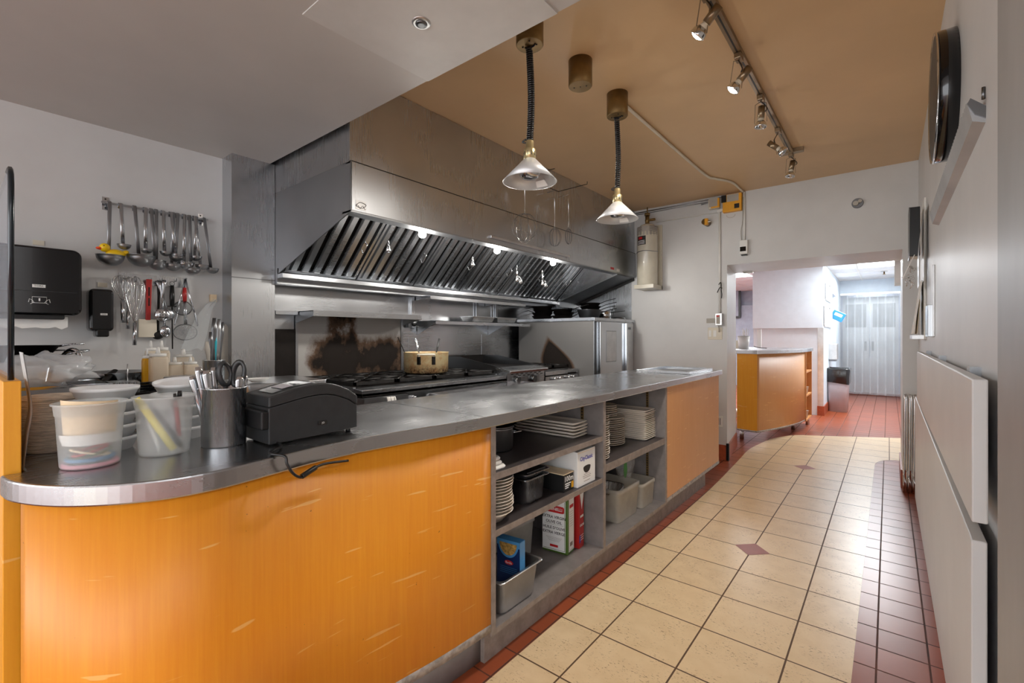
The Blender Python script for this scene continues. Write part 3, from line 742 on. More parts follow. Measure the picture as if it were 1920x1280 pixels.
def knob(parent, y, z, x=FX + 0.022, r=0.019, m1='steel_bright'):
    k = MB(); k.cyl((x, y, z), (x + 0.008, y, z), r * 1.1, n=16); k.cyl((x + 0.008, y, z), (x + 0.034, y, z), r, r * 0.85, n=16); k.build('knob', m1, parent)
for y in (2.62, 2.74, 1.95, 2.1, 2.3, 2.45): knob(rg, y, 0.845)
MB().box(FX + 0.022, FX + 0.024, 2.70, 2.86, 0.862, 0.885).build('name_plate', 'grime', rg)
for y in (y0 + 0.05, y1 - 0.05):
    for x in (-3.15, -2.5): MB().cyl((x, y, 0), (x, y, 0.12), 0.022, n=12).build('leg', 'steel_dark', rg)
# handle tape on the front rail (dark gap left of the open tray)
bg = thing('backguard', (-3.2, 2.02, RZ), 'scorched stainless backguard with a high shelf behind the left burners', 'backguard')
mb = MB().box(-3.235, -3.215, 1.57, 2.47, RZ - 0.02, 1.43)
o = mb.build('back_panel', 'guard', bg, origin=(-3.215, 2.02, 0.97))
for ya in (1.555, 2.457): MB().box(-3.235, -3.205, ya, ya + 0.018, RZ - 0.02, 1.43).build('side_post', 'steel_dull', bg)
MB().prism([(-3.235, 1.425), (-2.965, 1.425), (-2.965, 1.388), (-3.235, 1.34)], 'y', 1.556, 1.562).build('shelf_bracket', 'steel_dull', bg)
MB().prism([(-3.235, 1.425), (-2.965, 1.425), (-2.965, 1.388), (-3.235, 1.34)], 'y', 2.47, 2.476).build('shelf_bracket', 'steel_dull', bg)
MB().box(-3.235, -2.965, 1.556, 2.476, 1.421, 1.426).box(-2.968, -2.962, 1.556, 2.476, 1.388, 1.426).build('shelf', 'steel_h', bg)
# griddle
gr = thing('griddle', (-2.8, 3.2, 0), 'stainless countertop griddle with raised splash sides and two black knobs', 'griddle')
y0, y1 = 2.94, 3.47
MB().box(-3.2, FX, y0, y1, 0.0, 0.96).build('body', 'steel_h', gr)
MB().box(-3.2, FX - 0.08, y0 + 0.012, y1 - 0.012, 0.96, 0.985).build('plate', 'grime', gr)
MB().prism([(FX - 0.13, 0.99), (FX - 0.09, 0.99), (FX + 0.035, 0.972), (FX + 0.04, 0.962), (FX + 0.03, 0.945), (FX - 0.1, 0.95)], 'y', y0 - 0.005, y1 + 0.01).build('front_ledge', 'steel_h', gr, bev=0.003)
for y in (y0, y1 - 0.008):
    MB().prism([(-3.2, 0.96), (FX - 0.08, 0.96), (FX - 0.06, 0.99), (-3.0, 1.07), (-3.2, 1.07)], 'y', y, y + 0.008).build('splash_side', 'steel_dark', gr)
MB().box(-3.2, -3.19, y0, y1, 0.96, 1.07).build('splash_back', 'grime', gr)
for y in (3.06, 3.29):
    k = MB(); k.cyl((FX, y, 0.88), (FX + 0.03, y, 0.88), 0.034, 0.03, n=20); k.build('knob', 'steel_dark', gr)
    MB().box(FX, FX + 0.022, y + 0.035, y + 0.075, 0.85, 0.91).build('knob_guard', 'steel_bright', gr)
sl = MB()
for r_i in range(2):
    for k in range(7): sl.box(FX + 0.0002, FX + 0.001, y0 + 0.05 + 0.065 * k + 0.03 * r_i, y0 + 0.085 + 0.065 * k + 0.03 * r_i, 0.931 - 0.016 * r_i, 0.938 - 0.016 * r_i)
sl.build('vent_slots', 'black', gr)
# two-burner range
r2 = thing('gas_range', (-2.83, 3.78, 0), 'narrow two-burner gas range between griddle and oven', 'stove')
y0, y1 = 3.49, 4.07
MB().box(-3.22, FX + 0.0, y0, y1, 0.0, RZ - 0.055).build('body', 'steel_h', r2)
MB().prism([(FX - 0.10, RZ), (FX, RZ - 0.008), (FX, RZ - 0.045), (FX - 0.10, RZ - 0.05)], 'y', y0, y1).build('bull_nose', 'steel_h', r2, bev=0.002)
MB().box(-3.22, FX - 0.09, y0, y1, RZ - 0.05, RZ - 0.03).build('drip_tray', 'grime', r2)
for iy in range(2):
    for ix in range(2): burner_grate(-2.72 - ix * 0.34, y0 + 0.15 + iy * 0.285, r2, 0.27, 0.33)
for y in (3.62, 3.70, 3.86, 3.95): knob(r2, y, 0.855, FX)
MB().box(FX, FX + 0.002, 3.87, 4.02, 0.878, 0.9).build('name_plate', 'grime', r2)
# oven
ov = thing('convection_oven', (-2.75, 4.55, 0), 'tall stainless convection oven with a windowed door at the far end', 'oven')
OX, OY0, OY1, OZ = -2.27, 4.085, 5.00, 1.43
MB().box(-3.22, OX, OY0 + 0.003, OY1, 0.15, OZ - 0.02).build('body', 'steel', ov, bev=0.003)
mb = MB().box(-3.22, OX - 0.005, OY0, OY0 + 0.003, 0.6, OZ - 0.02)
mb.build('side_panel', 'ovenside', ov, origin=(-2.72, OY0, 0.955))
MB().box(-3.24, OX + 0.012, OY0 - 0.01, OY1 + 0.01, OZ - 0.02, OZ + 0.012).build('top_sheet', 'steel_h', ov, bev=0.002)
for x in (-3.1, -2.35):
    for y in (OY0 + 0.08, OY1 - 0.08): MB().cyl((x, y, 0), (x, y, 0.15), 0.03, n=12).build('leg', 'steel_dark', ov)
a, b = gx(1119, 700, OX), gx(1125, 700, OX)
MB().box(OX, OX + 0.004, OY0 + 0.002, 4.135, 0.3, OZ - 0.025).build('door_gap', 'black', ov)
d1 = MB().box(OX, OX + 0.03, 4.16, 4.74, 0.3, OZ - 0.03).build('door', 'steel_bright', ov, bev=0.004)
wa, wb_ = gx(1137, 621, OX + 0.03), gx(1155, 690, OX + 0.03)
fr = MB(); ring = [(wa.y - .012, 0.5), (wb_.y + .012, 0.5), (wb_.y + .012, wa.z + .012), (wa.y - .012, wa.z + .012)]
MB().box(OX + 0.03, OX + 0.031, wa.y - 0.006, wb_.y + 0.006, 0.99, wa.z + 0.006).build('window_frame', 'steel_dark', d1)
MB().box(OX + 0.031, OX + 0.033, wa.y, wb_.y, 0.996, wa.z).build('window', 'alu', d1)
MB().box(OX + 0.03, OX + 0.06, 4.70, 4.735, 0.35, OZ - 0.03).build('handle', 'steel_bright', d1, bev=0.006)
MB().box(OX, OX + 0.02, 4.76, 4.955, 0.3, OZ - 0.04).build('control_panel', 'alu', ov, bev=0.002)
MB().box(OX + 0.02, OX + 0.021, 4.80, 4.89, 1.33, 1.355).build('name_plate', 'steel_dark', ov)
# dark metal box and ledge filling the gap between column and range
fr_ = thing('dark_box', (-3.1, 1.47, 0), 'dark metal box in the gap beside the stainless column', 'cabinet')
MB().box(-3.285, -3.20, 1.40, 1.548, 0.0, 1.30).build('body', 'dark_metal', fr_)
MB().box(-3.285, -3.16, 1.40, 1.55, 1.40, 1.425).build('top_ledge', 'steel_h', fr_)
MB().box(-3.285, -3.22, 1.40, 1.55, 1.302, 1.399).build('riser', 'steel_dull', fr_)
# wall shelves
def wall_shelf(z, ya, yb, label, x1=-3.0):
    t = thing('wall_shelf', (XL, (ya + yb) / 2, z), label, 'shelf', 'stainless wall shelves')
    MB().box(XL + 0.012, x1, ya, yb, z, z + 0.004).box(x1 - 0.004, x1, ya, yb, z - 0.028, z + 0.004).build('shelf_sheet', 'steel_h', t)
    for y in (ya + 0.04, yb - 0.35):
        MB().prism([(XL + 0.012, z), (x1 + 0.0 - 0.02, z), (XL + 0.012, z - 0.12 if z < 1.5 else z - 0.03)], 'y', y, y + 0.004).build('bracket', 'steel_dull', t)
    return t
wall_shelf(1.386, 2.66, 4.00, 'lower stainless wall shelf holding foil pans')
wall_shelf(1.60, 2.62, 3.95, 'upper stainless wall shelf tucked under the hood', -3.02)
m = MB()
for y in (2.62, 3.45, 3.75): m.box(XL + 0.012, XL + 0.03, y, y + 0.03, 1.39, 1.60)
m.build('shelf_upright', 'steel', label='stainless upright strips joining the two wall shelves', cat='bracket')
def foil_pan(y, label):
    t = MB(); prof = [(0.0, 0), (0.09, 0), (0.11, 0.05), (0.118, 0.052)]
    z = 1.391; c_ = (-3.12, y, z); hx, hy = 0.085, 0.155
    P = []
    for s, zz in ((0.78, 0), (1.0, 0.05), (1.06, 0.052), (1.06, 0.049), (0.98, 0.048), (0.76, 0.003)):
        for k in range(4):
            sx, sy = ((-1, -1), (1, -1), (1, 1), (-1, 1))[k]
            P.append((c_[0] + sx * hx * s, c_[1] + sy * (hy - (1 - s) * 0.1), z + zz))
    F_ = [(3, 2, 1, 0), (20, 21, 22, 23)]
    for i in range(5):
        for k in range(4): F_.append((i * 4 + k, i * 4 + (k + 1) % 4, (i + 1) * 4 + (k + 1) % 4, (i + 1) * 4 + k))
    t.add(P, F_); t.build('foil_pan', 'foil', label=label, cat='tray', group='foil pans on the wall shelf')
foil_pan(3.31, 'left shallow foil pan on the lower wall shelf'); foil_pan(3.66, 'right shallow foil pan on the lower wall shelf')
# fluorescent/conduit clutter and cable under the lower shelf
m = MB(); m.box(-3.28, -3.24, 2.56, 2.60, 1.33, 1.41); m.ball((-3.24, 2.62, 1.37), 0.03, 12)
m.tube(smooth_pts([(-3.24, 2.62, 1.35), (-3.2, 2.7, 1.33), (-3.16, 2.8, 1.36), (-3.12, 2.95, 1.385)], 5), 0.004, 6)
m.tube([(-3.25, 2.66, 1.44), (-3.25, 2.66, 1.30)], 0.005, 6)
m.build('junction_box', 'steel_dark', label='small wall junction box with black cable under the shelf', cat='box')
# big pot and the tools standing in it
px_, py_ = -2.80, 2.385
pz = RZ + 0.036
pot = thing('stock_pot', (px_, py_, pz), 'burnt cream enamel pot on the middle burners of the range', 'pot')
pb = MB(); pb.vessel([(0.0, 0), (0.155, 0), (0.170, 0.012), (0.172, 0.155), (0.176, 0.16)], 0.004, (px_, py_, pz), 36); pb.build('body', 'pot_enamel', pot)
hd = MB(); ang = math.atan2(0 - py_, 0 - px_)
def on_pot(a_, r, z): return (px_ + r * math.cos(a_), py_ + r * math.sin(a_), pz + z)
for s in (0, PI):
    hd = MB(); A_ = ang + s
    hd.tube(smooth_pts([on_pot(A_ - 0.32, 0.172, 0.13), on_pot(A_ - 0.30, 0.205, 0.145), on_pot(A_ - 0.2, 0.212, 0.147), on_pot(A_ + 0.2, 0.212, 0.147), on_pot(A_ + 0.30, 0.205, 0.145), on_pot(A_ + 0.32, 0.172, 0.13)], 4), 0.007, 8)
    hd.build('handle', 'cream_pl', pot)
    rv = MB()
    for q in (-0.31, 0.31):
        for zz in (0.085, 0.10): rv.ball(on_pot(A_ + q, 0.173, zz), 0.006, 8)
        rv.box(*sum(([c - 0.012, c + 0.012] for c in on_pot(A_ + q, 0.168, 0.1)[:2]), []), pz + 0.07, pz + 0.13)
    rv.build('rivet_plate', 'grime', pot)
def stick(name, base, top, r, mat, label, cat='utensil', flat=None, extra=None):
    t = MB(); t.tube([base, (Vector(base) * 0.5 + Vector(top) * 0.5), top], r, 8, flat=flat)
    if extra: extra(t)
    return t.build(name, mat, label=label, cat=cat)
tp = gx(746, 632, px_ - 0.1); stick('stirring_rod', (px_ - 0.02, py_ - 0.12, pz + 0.03), tp, 0.004, 'grime', 'thin dark handle leaning out of the pot to the left')
tp = gx(779, 634, px_); stick('serving_spoon', (px_ + 0.0, py_ - 0.03, pz + 0.02), tp, [0.004, 0.006, 0.011], 'steel_bright', 'bright steel spoon handle standing in the middle of the pot', flat=0.3)
tp = gx(824, 635, px_ - 0.02); stick('tongs_in_pot', (px_ - 0.02, py_ + 0.08, pz + 0.02), tp, [0.006, 0.007, 0.010], 'black', 'black handled tool leaning out of the pot to the right', flat=0.5)
# open low fridge/steel table edge between counter and range: a shallow stainless tray lid
tl = thing('steel_worktable', (-2.15, 2.2, 0), 'low stainless worktable between the counter and the range', 'table')
MB().prism([(-2.30, 1.98), (-1.95, 1.98), (-1.95, 3.0), (-2.42, 3.0)], 'z', 0.868, 0.885).build('top_sheet', 'steel_bright', tl, bev=0.003)
MB().box(-2.28, -1.97, 1.985, 2.98, 0.70, 0.868).build('apron', 'steel_dull', tl)
for x in (-2.25, -2.0):
    for y in (2.02, 2.9): MB().cyl((x, y, 0), (x, y, 0.7), 0.02, n=10).build('leg', 'steel', tl)
p = gx(735, 741, -2.40)
cl = MB()
for k in range(5):
    q = Vector((-2.405, p.y - 0.03 + k * 0.013, 0.84)); cl.tube(smooth_pts([q + Vector((0.0, 0, 0.035)), q + Vector((0.012, random.uniform(-.004, .004), 0.0)), q + Vector((0.006, 0.003, -0.10))], 3), 0.006, 6)
cl.build('hanging_cloth', 'paper', label='small white cloth hanging off the range front', cat='cloth')
# pans stacked on the oven
def fry_pan(r, h, mat, hl):
    t = thing('frying_pan', (0, 0, 0), 'x', 'pan')
    MB().vessel([(0, 0), (r * 0.75, 0), (r, h), (r + 0.004, h)], 0.003, n=24).build('body', mat, t)
    MB().tube(smooth_pts([(r - 0.01, 0, h - 0.01), (r + 0.06, 0, h + 0.02), (r + hl, 0, h + 0.045)], 3), [0.009] * 6 + [0.011], 8, flat=0.45).build('handle', mat, t)
    return t
fp = fry_pan(0.12, 0.04, 'grime', 0.17)
k = 0
zt = OZ + 0.013
labs = 'black frying pan on the oven, '
place = [(-3.05, 4.30, 0, 2.6, 'at the bottom left of the heap'), (-3.05, 4.30, 1, 2.9, 'second from the bottom at the left'), (-3.04, 4.31, 2, 2.7, 'third from the bottom at the left'), (-3.05, 4.30, 3, 2.4, 'topmost at the left'),
         (-2.82, 4.36, 0, 0.5, 'at the bottom of the middle left stack'), (-2.81, 4.37, 1, 0.7, 'second of the middle left stack'), (-2.82, 4.36, 2, 0.35, 'topmost of the middle left stack'),
         (-2.62, 4.62, 0, 0.6, 'lowest of the right stack'), (-2.62, 4.63, 1, 0.4, 'second of the right stack'), (-2.62, 4.62, 2, 0.75, 'third of the right stack'), (-2.62, 4.63, 3, 0.5, 'fourth of the right stack'), (-2.62, 4.62, 4, 0.3, 'topmost of the right stack')]
for i, (x, y, lv, rot, s) in enumerate(place):
    loc = (x, y, zt + lv * 0.036)
    if i == 0: o = fp; o.location = loc; o.rotation_euler = (0, 0, rot); o['label'] = labs + s; o['group'] = 'frying pans on the oven'
    else: dup(fp, loc, rot, labs + s, 'frying pans on the oven')
t = thing('saucepan', (-2.42, 4.6, zt), 'small shiny saucepan beside the heap of pans on the oven', 'pan')
MB().vessel([(0, 0), (0.06, 0), (0.065, 0.085)], 0.002, (-2.42, 4.6, zt), 24).build('body', 'steel_bright', t)
MB().tube([(-2.36, 4.62, zt + 0.07), (-2.25, 4.74, zt + 0.09)], 0.006, 8, flat=0.5).build('handle', 'grime', t)
t = MB(); t.vessel([(0, 0), (0.10, 0), (0.13, 0.09), (0.135, 0.092)], 0.003, (-2.48, 4.36, zt), 28); t.build('mixing_bowl', 'steel_dark', label='dark steel bowl in front of the pans on the oven', cat='bowl')
p = Vector((-2.38, 4.84, zt)); t = MB(); t.lathe([(0.08, 0), (0.075, 0.02), (0.05, 0.028), (0, 0.03)], p, 24); t.build('domed_cover', 'steel_dark', label='low round metal cover at the right end of the oven top', cat='lid')

# ================================================================ HEAT LAMPS AND TRACK
def canister(x, y, label, cat='ceiling canister'):
    t = thing('ceiling_canister', (x, y, ZC - 0.135), label, cat, 'brass canisters on the ceiling')
    MB().lathe([(0.058, 0.0), (0.0615, 0.004), (0.0615, 0.135)], (x, y, ZC - 0.135), 32).build('shell', 'brass', t)
    s = MB()
    for dx, dy in ((0.03, 0.01), (-0.03, -0.012), (0.0, 0.0)): s.ball((x + dx, y + dy, ZC - 0.135), 0.004, 8)
    s.build('screws', 'grime', t)
    return t
def heat_lamp(y, label, zr, x=-1.25, r=0.122):
    t = thing('heat_lamp', (x, y, zr), label, 'lamp', 'heat lamps over the counter')
    z = zr
    MB().lathe([(0.0585, 0.0), (0.0615, 0.004), (0.0615, 0.135)], (x, y, ZC - 0.135), 32).build('ceiling_cup', 'brass', t)
    s = MB()
    for dx, dy in ((0.03, 0.01), (-0.03, -0.012), (0.02, -0.03)): s.ball((x + dx, y + dy, ZC - 0.135), 0.0045, 8)
    s.build('screws', 'grime', t)
    hz = 0.095
    prof = [(r, z), (0.026, z + hz), (0.0235, z + hz + 0.002)]
    inn = [(0.0215, z + hz), (r - 0.003, z + 0.001)]
    MB().lathe([(r, 0), (0.027, hz + 0.005), (0.024, hz + 0.004), (r - 0.003, 0.0), (r, 0.0)], (x, y, z), 40, caps=False).build('lamp_shade', 'shade', t)
    c_ = MB(); c_.lathe([(0.027, hz), (0.027, hz + 0.048), (0.024, hz + 0.052), (0.018, hz + 0.055), (0.018, hz + 0.085), (0.014, hz + 0.09)], (x, y, z), 24)
    nk = c_.build('socket_sleeve', 'brass_pale', t)
    sl = MB()
    for k in range(10):
        a_ = 2 * PI * k / 10; sl.tube([(x + 0.0272 * math.cos(a_), y + 0.0272 * math.sin(a_), z + hz + 0.018), (x + 0.0272 * math.cos(a_), y + 0.0272 * math.sin(a_), z + hz + 0.036)], 0.0017, 5)
    sl.build('vent_slots', 'black', nk)
    b = MB(); b.lathe([(0.0, -0.0), (0.035, 0.004), (0.047, 0.018), (0.045, 0.03), (0.02, 0.07)], (x, y, z + 0.012), 24); b.build('bulb', 'steel_bright', t)
    lb = MB(); a_ = -0.9
    for q in range(4): pass
    def cone(a_, s): rr = r - 0.006 - (r - 0.03) * s; return (x + rr * math.cos(a_), y + rr * math.sin(a_), z + hz * s)
    lb.add([cone(1.9, 0.06), cone(1.35, 0.06), cone(1.35, 0.3), cone(1.9, 0.3)], [(0, 1, 2, 3)]); lb.build('paper_label', 'paper', t)
    # coiled cord
    z0, z1 = z + hz + 0.085, ZC - 0.15; pts = []; n = 42 if y < 2 else 34
    for k in range(n * 8 + 1):
        a_ = 2 * PI * k / 8; f = k / (n * 8)
        pts.append((x + 0.0125 * math.cos(a_) + 0.004 * math.sin(f * 4), y + 0.0125 * math.sin(a_) + 0.006 * math.sin(f * 3), z0 + (z1 - z0) * f))
    MB().tube(pts, 0.0046, 6).build('coiled_cord', 'black_gloss', t)
    lp = MB(); lp.tube(smooth_pts([(x, y, z1), (x - 0.018, y - 0.01, z1 + 0.008), (x + 0.01, y + 0.01, z1 + 0.014), (x + 0.03, y + 0.0, ZC - 0.136)], 5), 0.0042, 6)
    lp.tube(smooth_pts([(x - 0.012, y - 0.012, z0 + 0.01), (x - 0.03, y - 0.015, z0), (x, y, z0 - 0.006)], 4), 0.004, 6); lp.build('cord_ends', 'black_gloss', t)
    return t
heat_lamp(1.665, 'nearer conical heat lamp on a coiled black cord', 1.945)
heat_lamp(2.53, 'farther conical heat lamp on a coiled black cord', 1.945)
canister(-1.25, 2.105, 'bare brass ceiling canister between the two heat lamps, with no lamp below')
trk = thing('track_rail', (-0.585, 3.0, ZC - 0.022), 'bronze ceiling track carrying five spotlight heads', 'track')
MB().box(-0.603, -0.567, 1.3, 4.18, ZC - 0.022, ZC).build('rail', 'nickel', trk)
MB().box(-0.589, -0.581, 1.3, 4.18, ZC - 0.0225, ZC - 0.0215).build('slot', 'black', trk)
MB().box(-0.66, -0.50, 4.10, 4.15, ZC - 0.03, ZC).build('end_feed', 'nickel', trk)
def track_head(y, ds, lit, label, dx=0.0):
    x, z = -0.585, ZC - 0.022
    t = thing('track_spotlight', (x, y, z - 0.14), label, 'spotlight', 'spotlight heads on the ceiling track')
    MB().box(x - 0.016, x + 0.016, y - 0.03, y + 0.03, z - 0.028, z).build('adapter', 'nickel', t, bev=0.003)
    d = Vector(ds).normalized(); sx, sy = frame(d)
    piv = Vector((x, y, z - 0.135))
    y_ = MB(); side = sy
    for s in (-1, 1):
        y_.tube([(x, y, z - 0.03), Vector((x, y, z - 0.045)) + side * 0.03 * s, piv + side * 0.033 * s + d * 0.02], 0.004, 6, flat=0.4)
    y_.build('yoke', 'nickel', t)
    MB().cyl(piv - d * 0.075, piv - d * 0.005, 0.0185, 0.0185, 20).build('housing', 'nickel', t)
    MB().cyl(piv - d * 0.005, piv + d * 0.02, 0.013, 0.022, 16, caps=False).build('lamp_neck', 'cream_pl', t)
    MB().lathe([(0.020, 0.0), (0.031, 0.016), (0.033, 0.03), (0.033, 0.036), (0.030, 0.036), (0.028, 0.02), (0.020, 0.0)], piv + d * 0.012, 20, rot=d.to_track_quat('Z', 'Y').to_matrix(), caps=False).build('reflector', 'chrome', t)
    MB().ball(piv + d * 0.036, (0.0305, 0.0305, 0.020), 18, d.to_track_quat('Z', 'Y').to_matrix()).build('bulb_face', 'glow' if lit else 'steel_bright', t)
    MB().tube(smooth_pts([(x, y, z - 0.03), piv - d * 0.06 + side * 0.03, piv - d * 0.04 + side * 0.02], 4), 0.003, 6).build('wire', 'black', t)
    if lit: spot('track_light', piv + d * 0.075, piv + d * 2 - Z_ * 1.3, lit, 118, 1.0, 0.09, (1, 0.93, 0.84))
track_head(1.98, (-0.75, 0.1, -0.65), 40, 'lit track spotlight nearest the camera, first on the rail')
track_head(2.53, (-0.62, -0.1, -0.75), 40, 'lit track spotlight, second on the rail')
track_head(3.05, (-0.05, -0.02, -1), 0, 'unlit track spotlight pointing straight down in the middle of the rail')
track_head(3.60, (0.65, 0.1, -0.6), 0, 'unlit track spotlight, fourth on the rail, tilted to the right')
track_head(4.14, (-0.15, -0.1, -1), 0, 'unlit track spotlight at the far end of the rail')
p = gz(790, 41, ZS)
t = thing('sprinkler_cover', (p.x, p.y, ZS - 0.012), 'round metal ceiling fitting on the grey ceiling patch', 'ceiling fitting')
MB().lathe([(0.028, -0.004), (0.034, 0.0), (0.036, 0.004)], (p.x, p.y, ZS - 0.005), 28).build('plate', 'alu', t)
MB().lathe([(0.012, -0.006), (0.02, -0.004), (0.022, 0)], (p.x, p.y, ZS - 0.008), 20).build('centre', 'steel_dark', t)
# conduit across the tan ceiling and down the far wall
m = MB()
m.tube(smooth_pts([(-1.262, 2.6, ZC - 0.012), (-1.262, 3.4, ZC - 0.012), (-1.255, 4.25, ZC - 0.012), (-1.22, 4.40, ZC - 0.012), (-1.16, 4.52, ZC - 0.012), (-1.12, 4.66, ZC - 0.012), (-1.115, 4.98, ZC - 0.012)], 5), 0.010, 10)
m.build('ceiling_conduit', 'cream_pl', label='cream pipe running across the tan ceiling to the far wall', cat='conduit', origin=(-1.262, 2.6, ZC - 0.012))
m = MB(); m.tube([(-1.108, YF - 0.014, ZC - 0.01), (-1.108, YF - 0.014, 2.2)], 0.011, 10)
m.build('wall_conduit', 'white_pl', label='white vertical conduit ending in the thermostat box on the far wall', cat='conduit')
m = MB(); m.tube(smooth_pts([(-1.115, YF - 0.03, ZC - 0.06), (-1.118, YF - 0.03, 2.4), (-1.135, YF - 0.02, 2.3), (-1.13, YF - 0.02, 2.2)], 4), 0.004, 6)
m.build('wall_cable', 'woodgrey', label='loose grey cable beside the thermostat conduit', cat='cable')
tb = thing('thermostat_box', (-1.107, YF - 0.03, 2.06), 'small white control box with a black display above the opening', 'control box')
MB().box(-1.142, -1.072, YF - 0.05, YF, 2.062, 2.20).build('case', 'white_pl', tb, bev=0.003)
MB().box(-1.138, -1.085, YF - 0.052, YF - 0.05, 2.09, 2.135).build('display', 'black_gloss', tb)
MB().box(-1.13, -1.08, YF - 0.045, YF - 0.01, 2.05, 2.062).build('socket', 'black', tb)
m = MB(); m.tube([(-1.338, YF - 0.012, 2.53), (-1.338, YF - 0.012, 1.49)], 0.011, 10); m.tube([(-1.338, YF - 0.014, 2.52), (-2.0, YF - 0.014, 2.52)], 0.005, 8); m.tube([(-1.36, YF - 0.02, 2.53), (-1.27, YF - 0.02, 2.545)], 0.016, 10)
m.build('wall_conduit', 'white_pl', label='white pipe running down the far wall to the grey outlet box', cat='conduit')
m = MB(); m.tube([(-2.25, YF - 0.01, ZC - 0.03), (-1.28, YF - 0.01, ZC - 0.02)], 0.006, 8); m.tube([(-2.25, YF - 0.01, ZC - 0.05), (-1.4, YF - 0.01, ZC - 0.045)], 0.004, 8); m.tube([(-1.52, YF - 0.01, 2.63), (-1.4, YF - 0.01, 2.645)], 0.006, 8)
m.build('gas_tubing', 'steel_dull', label='thin metal tubes running along the top of the far wall', cat='pipe')
m = MB(); m.tube(smooth_pts([(-1.345, YF - 0.02, 1.78), (-1.322, YF - 0.03, 1.80), (-1.318, YF - 0.03, 1.72), (-1.312, YF - 0.03, 1.68), (-1.318, YF - 0.02, 1.64)], 4), 0.004, 6); m.tube(smooth_pts([(-1.36, YF - 0.02, 1.70), (-1.33, YF - 0.03, 1.75), (-1.31, YF - 0.03, 1.74)], 4), 0.004, 6)
m.build('hanging_chain', 'grime', label='dark hooks hanging from the conduit beside the opening', cat='hook')
ob = thing('outlet_box', (-1.338, YF - 0.03, 1.36), 'grey metal outlet box at the foot of the conduit', 'outlet')
MB().box(-1.372, -1.306, YF - 0.05, YF, 1.365, 1.488).build('case', 'alu', ob, bev=0.003)
MB().box(-1.36, -1.325, YF - 0.054, YF - 0.05, 1.38, 1.47).build('socket', 'woodgrey', ob)
MB().box(-1.358, -1.33, YF - 0.055, YF - 0.054, 1.45, 1.468).build('red_mark', 'red_print', ob)
MB().box(-1.47, -1.375, YF - 0.003, YF, 1.39, 1.44).build('old_label', 'woodgrey', label='faded pinkish sticker left of the outlet box', cat='sticker')
sw = thing('switch_plate', (-1.385, YF - 0.01, 1.22), 'beige double plate with a switch and outlet on the far wall', 'switch')
MB().box(-1.455, -1.315, YF - 0.007, YF, 1.22, 1.345).build('plate', 'cream_pl', sw, bev=0.002)
MB().box(-1.445, -1.42, YF - 0.011, YF - 0.007, 1.25, 1.315).build('switch', 'white_pl', sw, bev=0.001)
MB().box(-1.40, -1.37, YF - 0.011, YF - 0.007, 1.25, 1.315).build('switch', 'white_pl', sw, bev=0.001)
MB().tube(smooth_pts([(-1.345, YF - 0.01, 1.3), (-1.335, YF - 0.04, 1.33), (-1.345, YF - 0.04, 1.37)], 4), 0.006, 6).build('plug', 'woodgrey', sw)
lo_ = thing('low_outlet', (-1.353, YF - 0.01, 0.33), 'white outlet low on the wall beside the counter end', 'outlet')
MB().box(-1.372, -1.31, YF - 0.008, YF, 0.33, 0.44).build('plate', 'white_pl', lo_, bev=0.002)
MB().box(-1.35, -1.345, YF - 0.0095, YF - 0.008, 0.35, 0.42).box(-1.336, -1.331, YF - 0.0095, YF - 0.008, 0.35, 0.42).build('slots', 'black', lo_)
# alarm devices
ab = thing('alarm_box', (-1.375, YF - 0.04, 2.55), 'small cream and yellow gas detector box near the ceiling', 'detector')
MB().box(-1.44, -1.33, YF - 0.06, YF, 2.555, 2.665).build('case', 'cream_pl', ab, bev=0.015)
MB().box(-1.41, -1.327, YF - 0.065, YF - 0.05, 2.56, 2.655).build('face', 'yellow', ab, bev=0.004)
MB().box(-1.425, -1.345, YF - 0.068, YF - 0.06, 2.575, 2.665).build('badge', 'woodgrey', ab)
ab = thing('warning_box', (-1.21, YF - 0.04, 2.5), 'yellow warning box with a grey label near the ceiling', 'detector')
MB().box(-1.30, -1.125, YF - 0.05, YF, 2.50, 2.675).build('case', 'yellow', ab, bev=0.003)
MB().box(-1.26, -1.15, YF - 0.052, YF - 0.05, 2.60, 2.67).build('label', 'woodgrey', ab)
MB().box(-1.31, -1.265, YF - 0.06, YF - 0.05, 2.60, 2.67).build('lamp_block', 'grime', ab)
MB().box(-1.19, -1.145, YF - 0.053, YF - 0.05, 2.525, 2.57).build('window', 'black_gloss', ab)
MB().tube([(-1.23 + 0.04 * math.cos(a_), YF - 0.02, 2.475 + 0.03 * math.sin(a_)) for a_ in [PI + PI * k / 10 for k in range(11)]], 0.002, 5).build('wire', 'woodgrey', ab)
p = gy(1325, 417, YF - 0.05)
t = thing('alarm_light', (p.x, YF, p.z), 'little amber and grey beacon on the far wall', 'beacon')
MB().cyl((p.x, YF, p.z), (p.x - 0.02, YF - 0.07, p.z + 0.01), 0.035, 0.03, 18).build('base', 'nickel', t)
MB().box(p.x - 0.012, p.x + 0.02, YF - 0.09, YF - 0.05, p.z - 0.03, p.z + 0.035).build('lens', 'yellow', t, bev=0.005)
MB().box(p.x + 0.01, p.x + 0.045, YF - 0.08, YF - 0.07, p.z - 0.005, p.z + 0.003).build('tab', 'paper', t)
p = gy(1608, 381, YF)
t = thing('pipe_stub', (p.x, YF, p.z), 'round dark pipe fitting set in the wall above the opening', 'pipe fitting')
MB().cyl((p.x, YF, p.z), (p.x, YF - 0.02, p.z), 0.043, 0.04, 24).build('flange', 'steel_dark', t)
MB().cyl((p.x - 0.012, YF - 0.02, p.z - 0.005), (p.x - 0.012, YF - 0.04, p.z - 0.005), 0.02, n=16).cyl((p.x + 0.018, YF - 0.02, p.z + 0.01), (p.x + 0.018, YF - 0.04, p.z + 0.01), 0.014, n=16).build('caps', 'woodgrey', t)
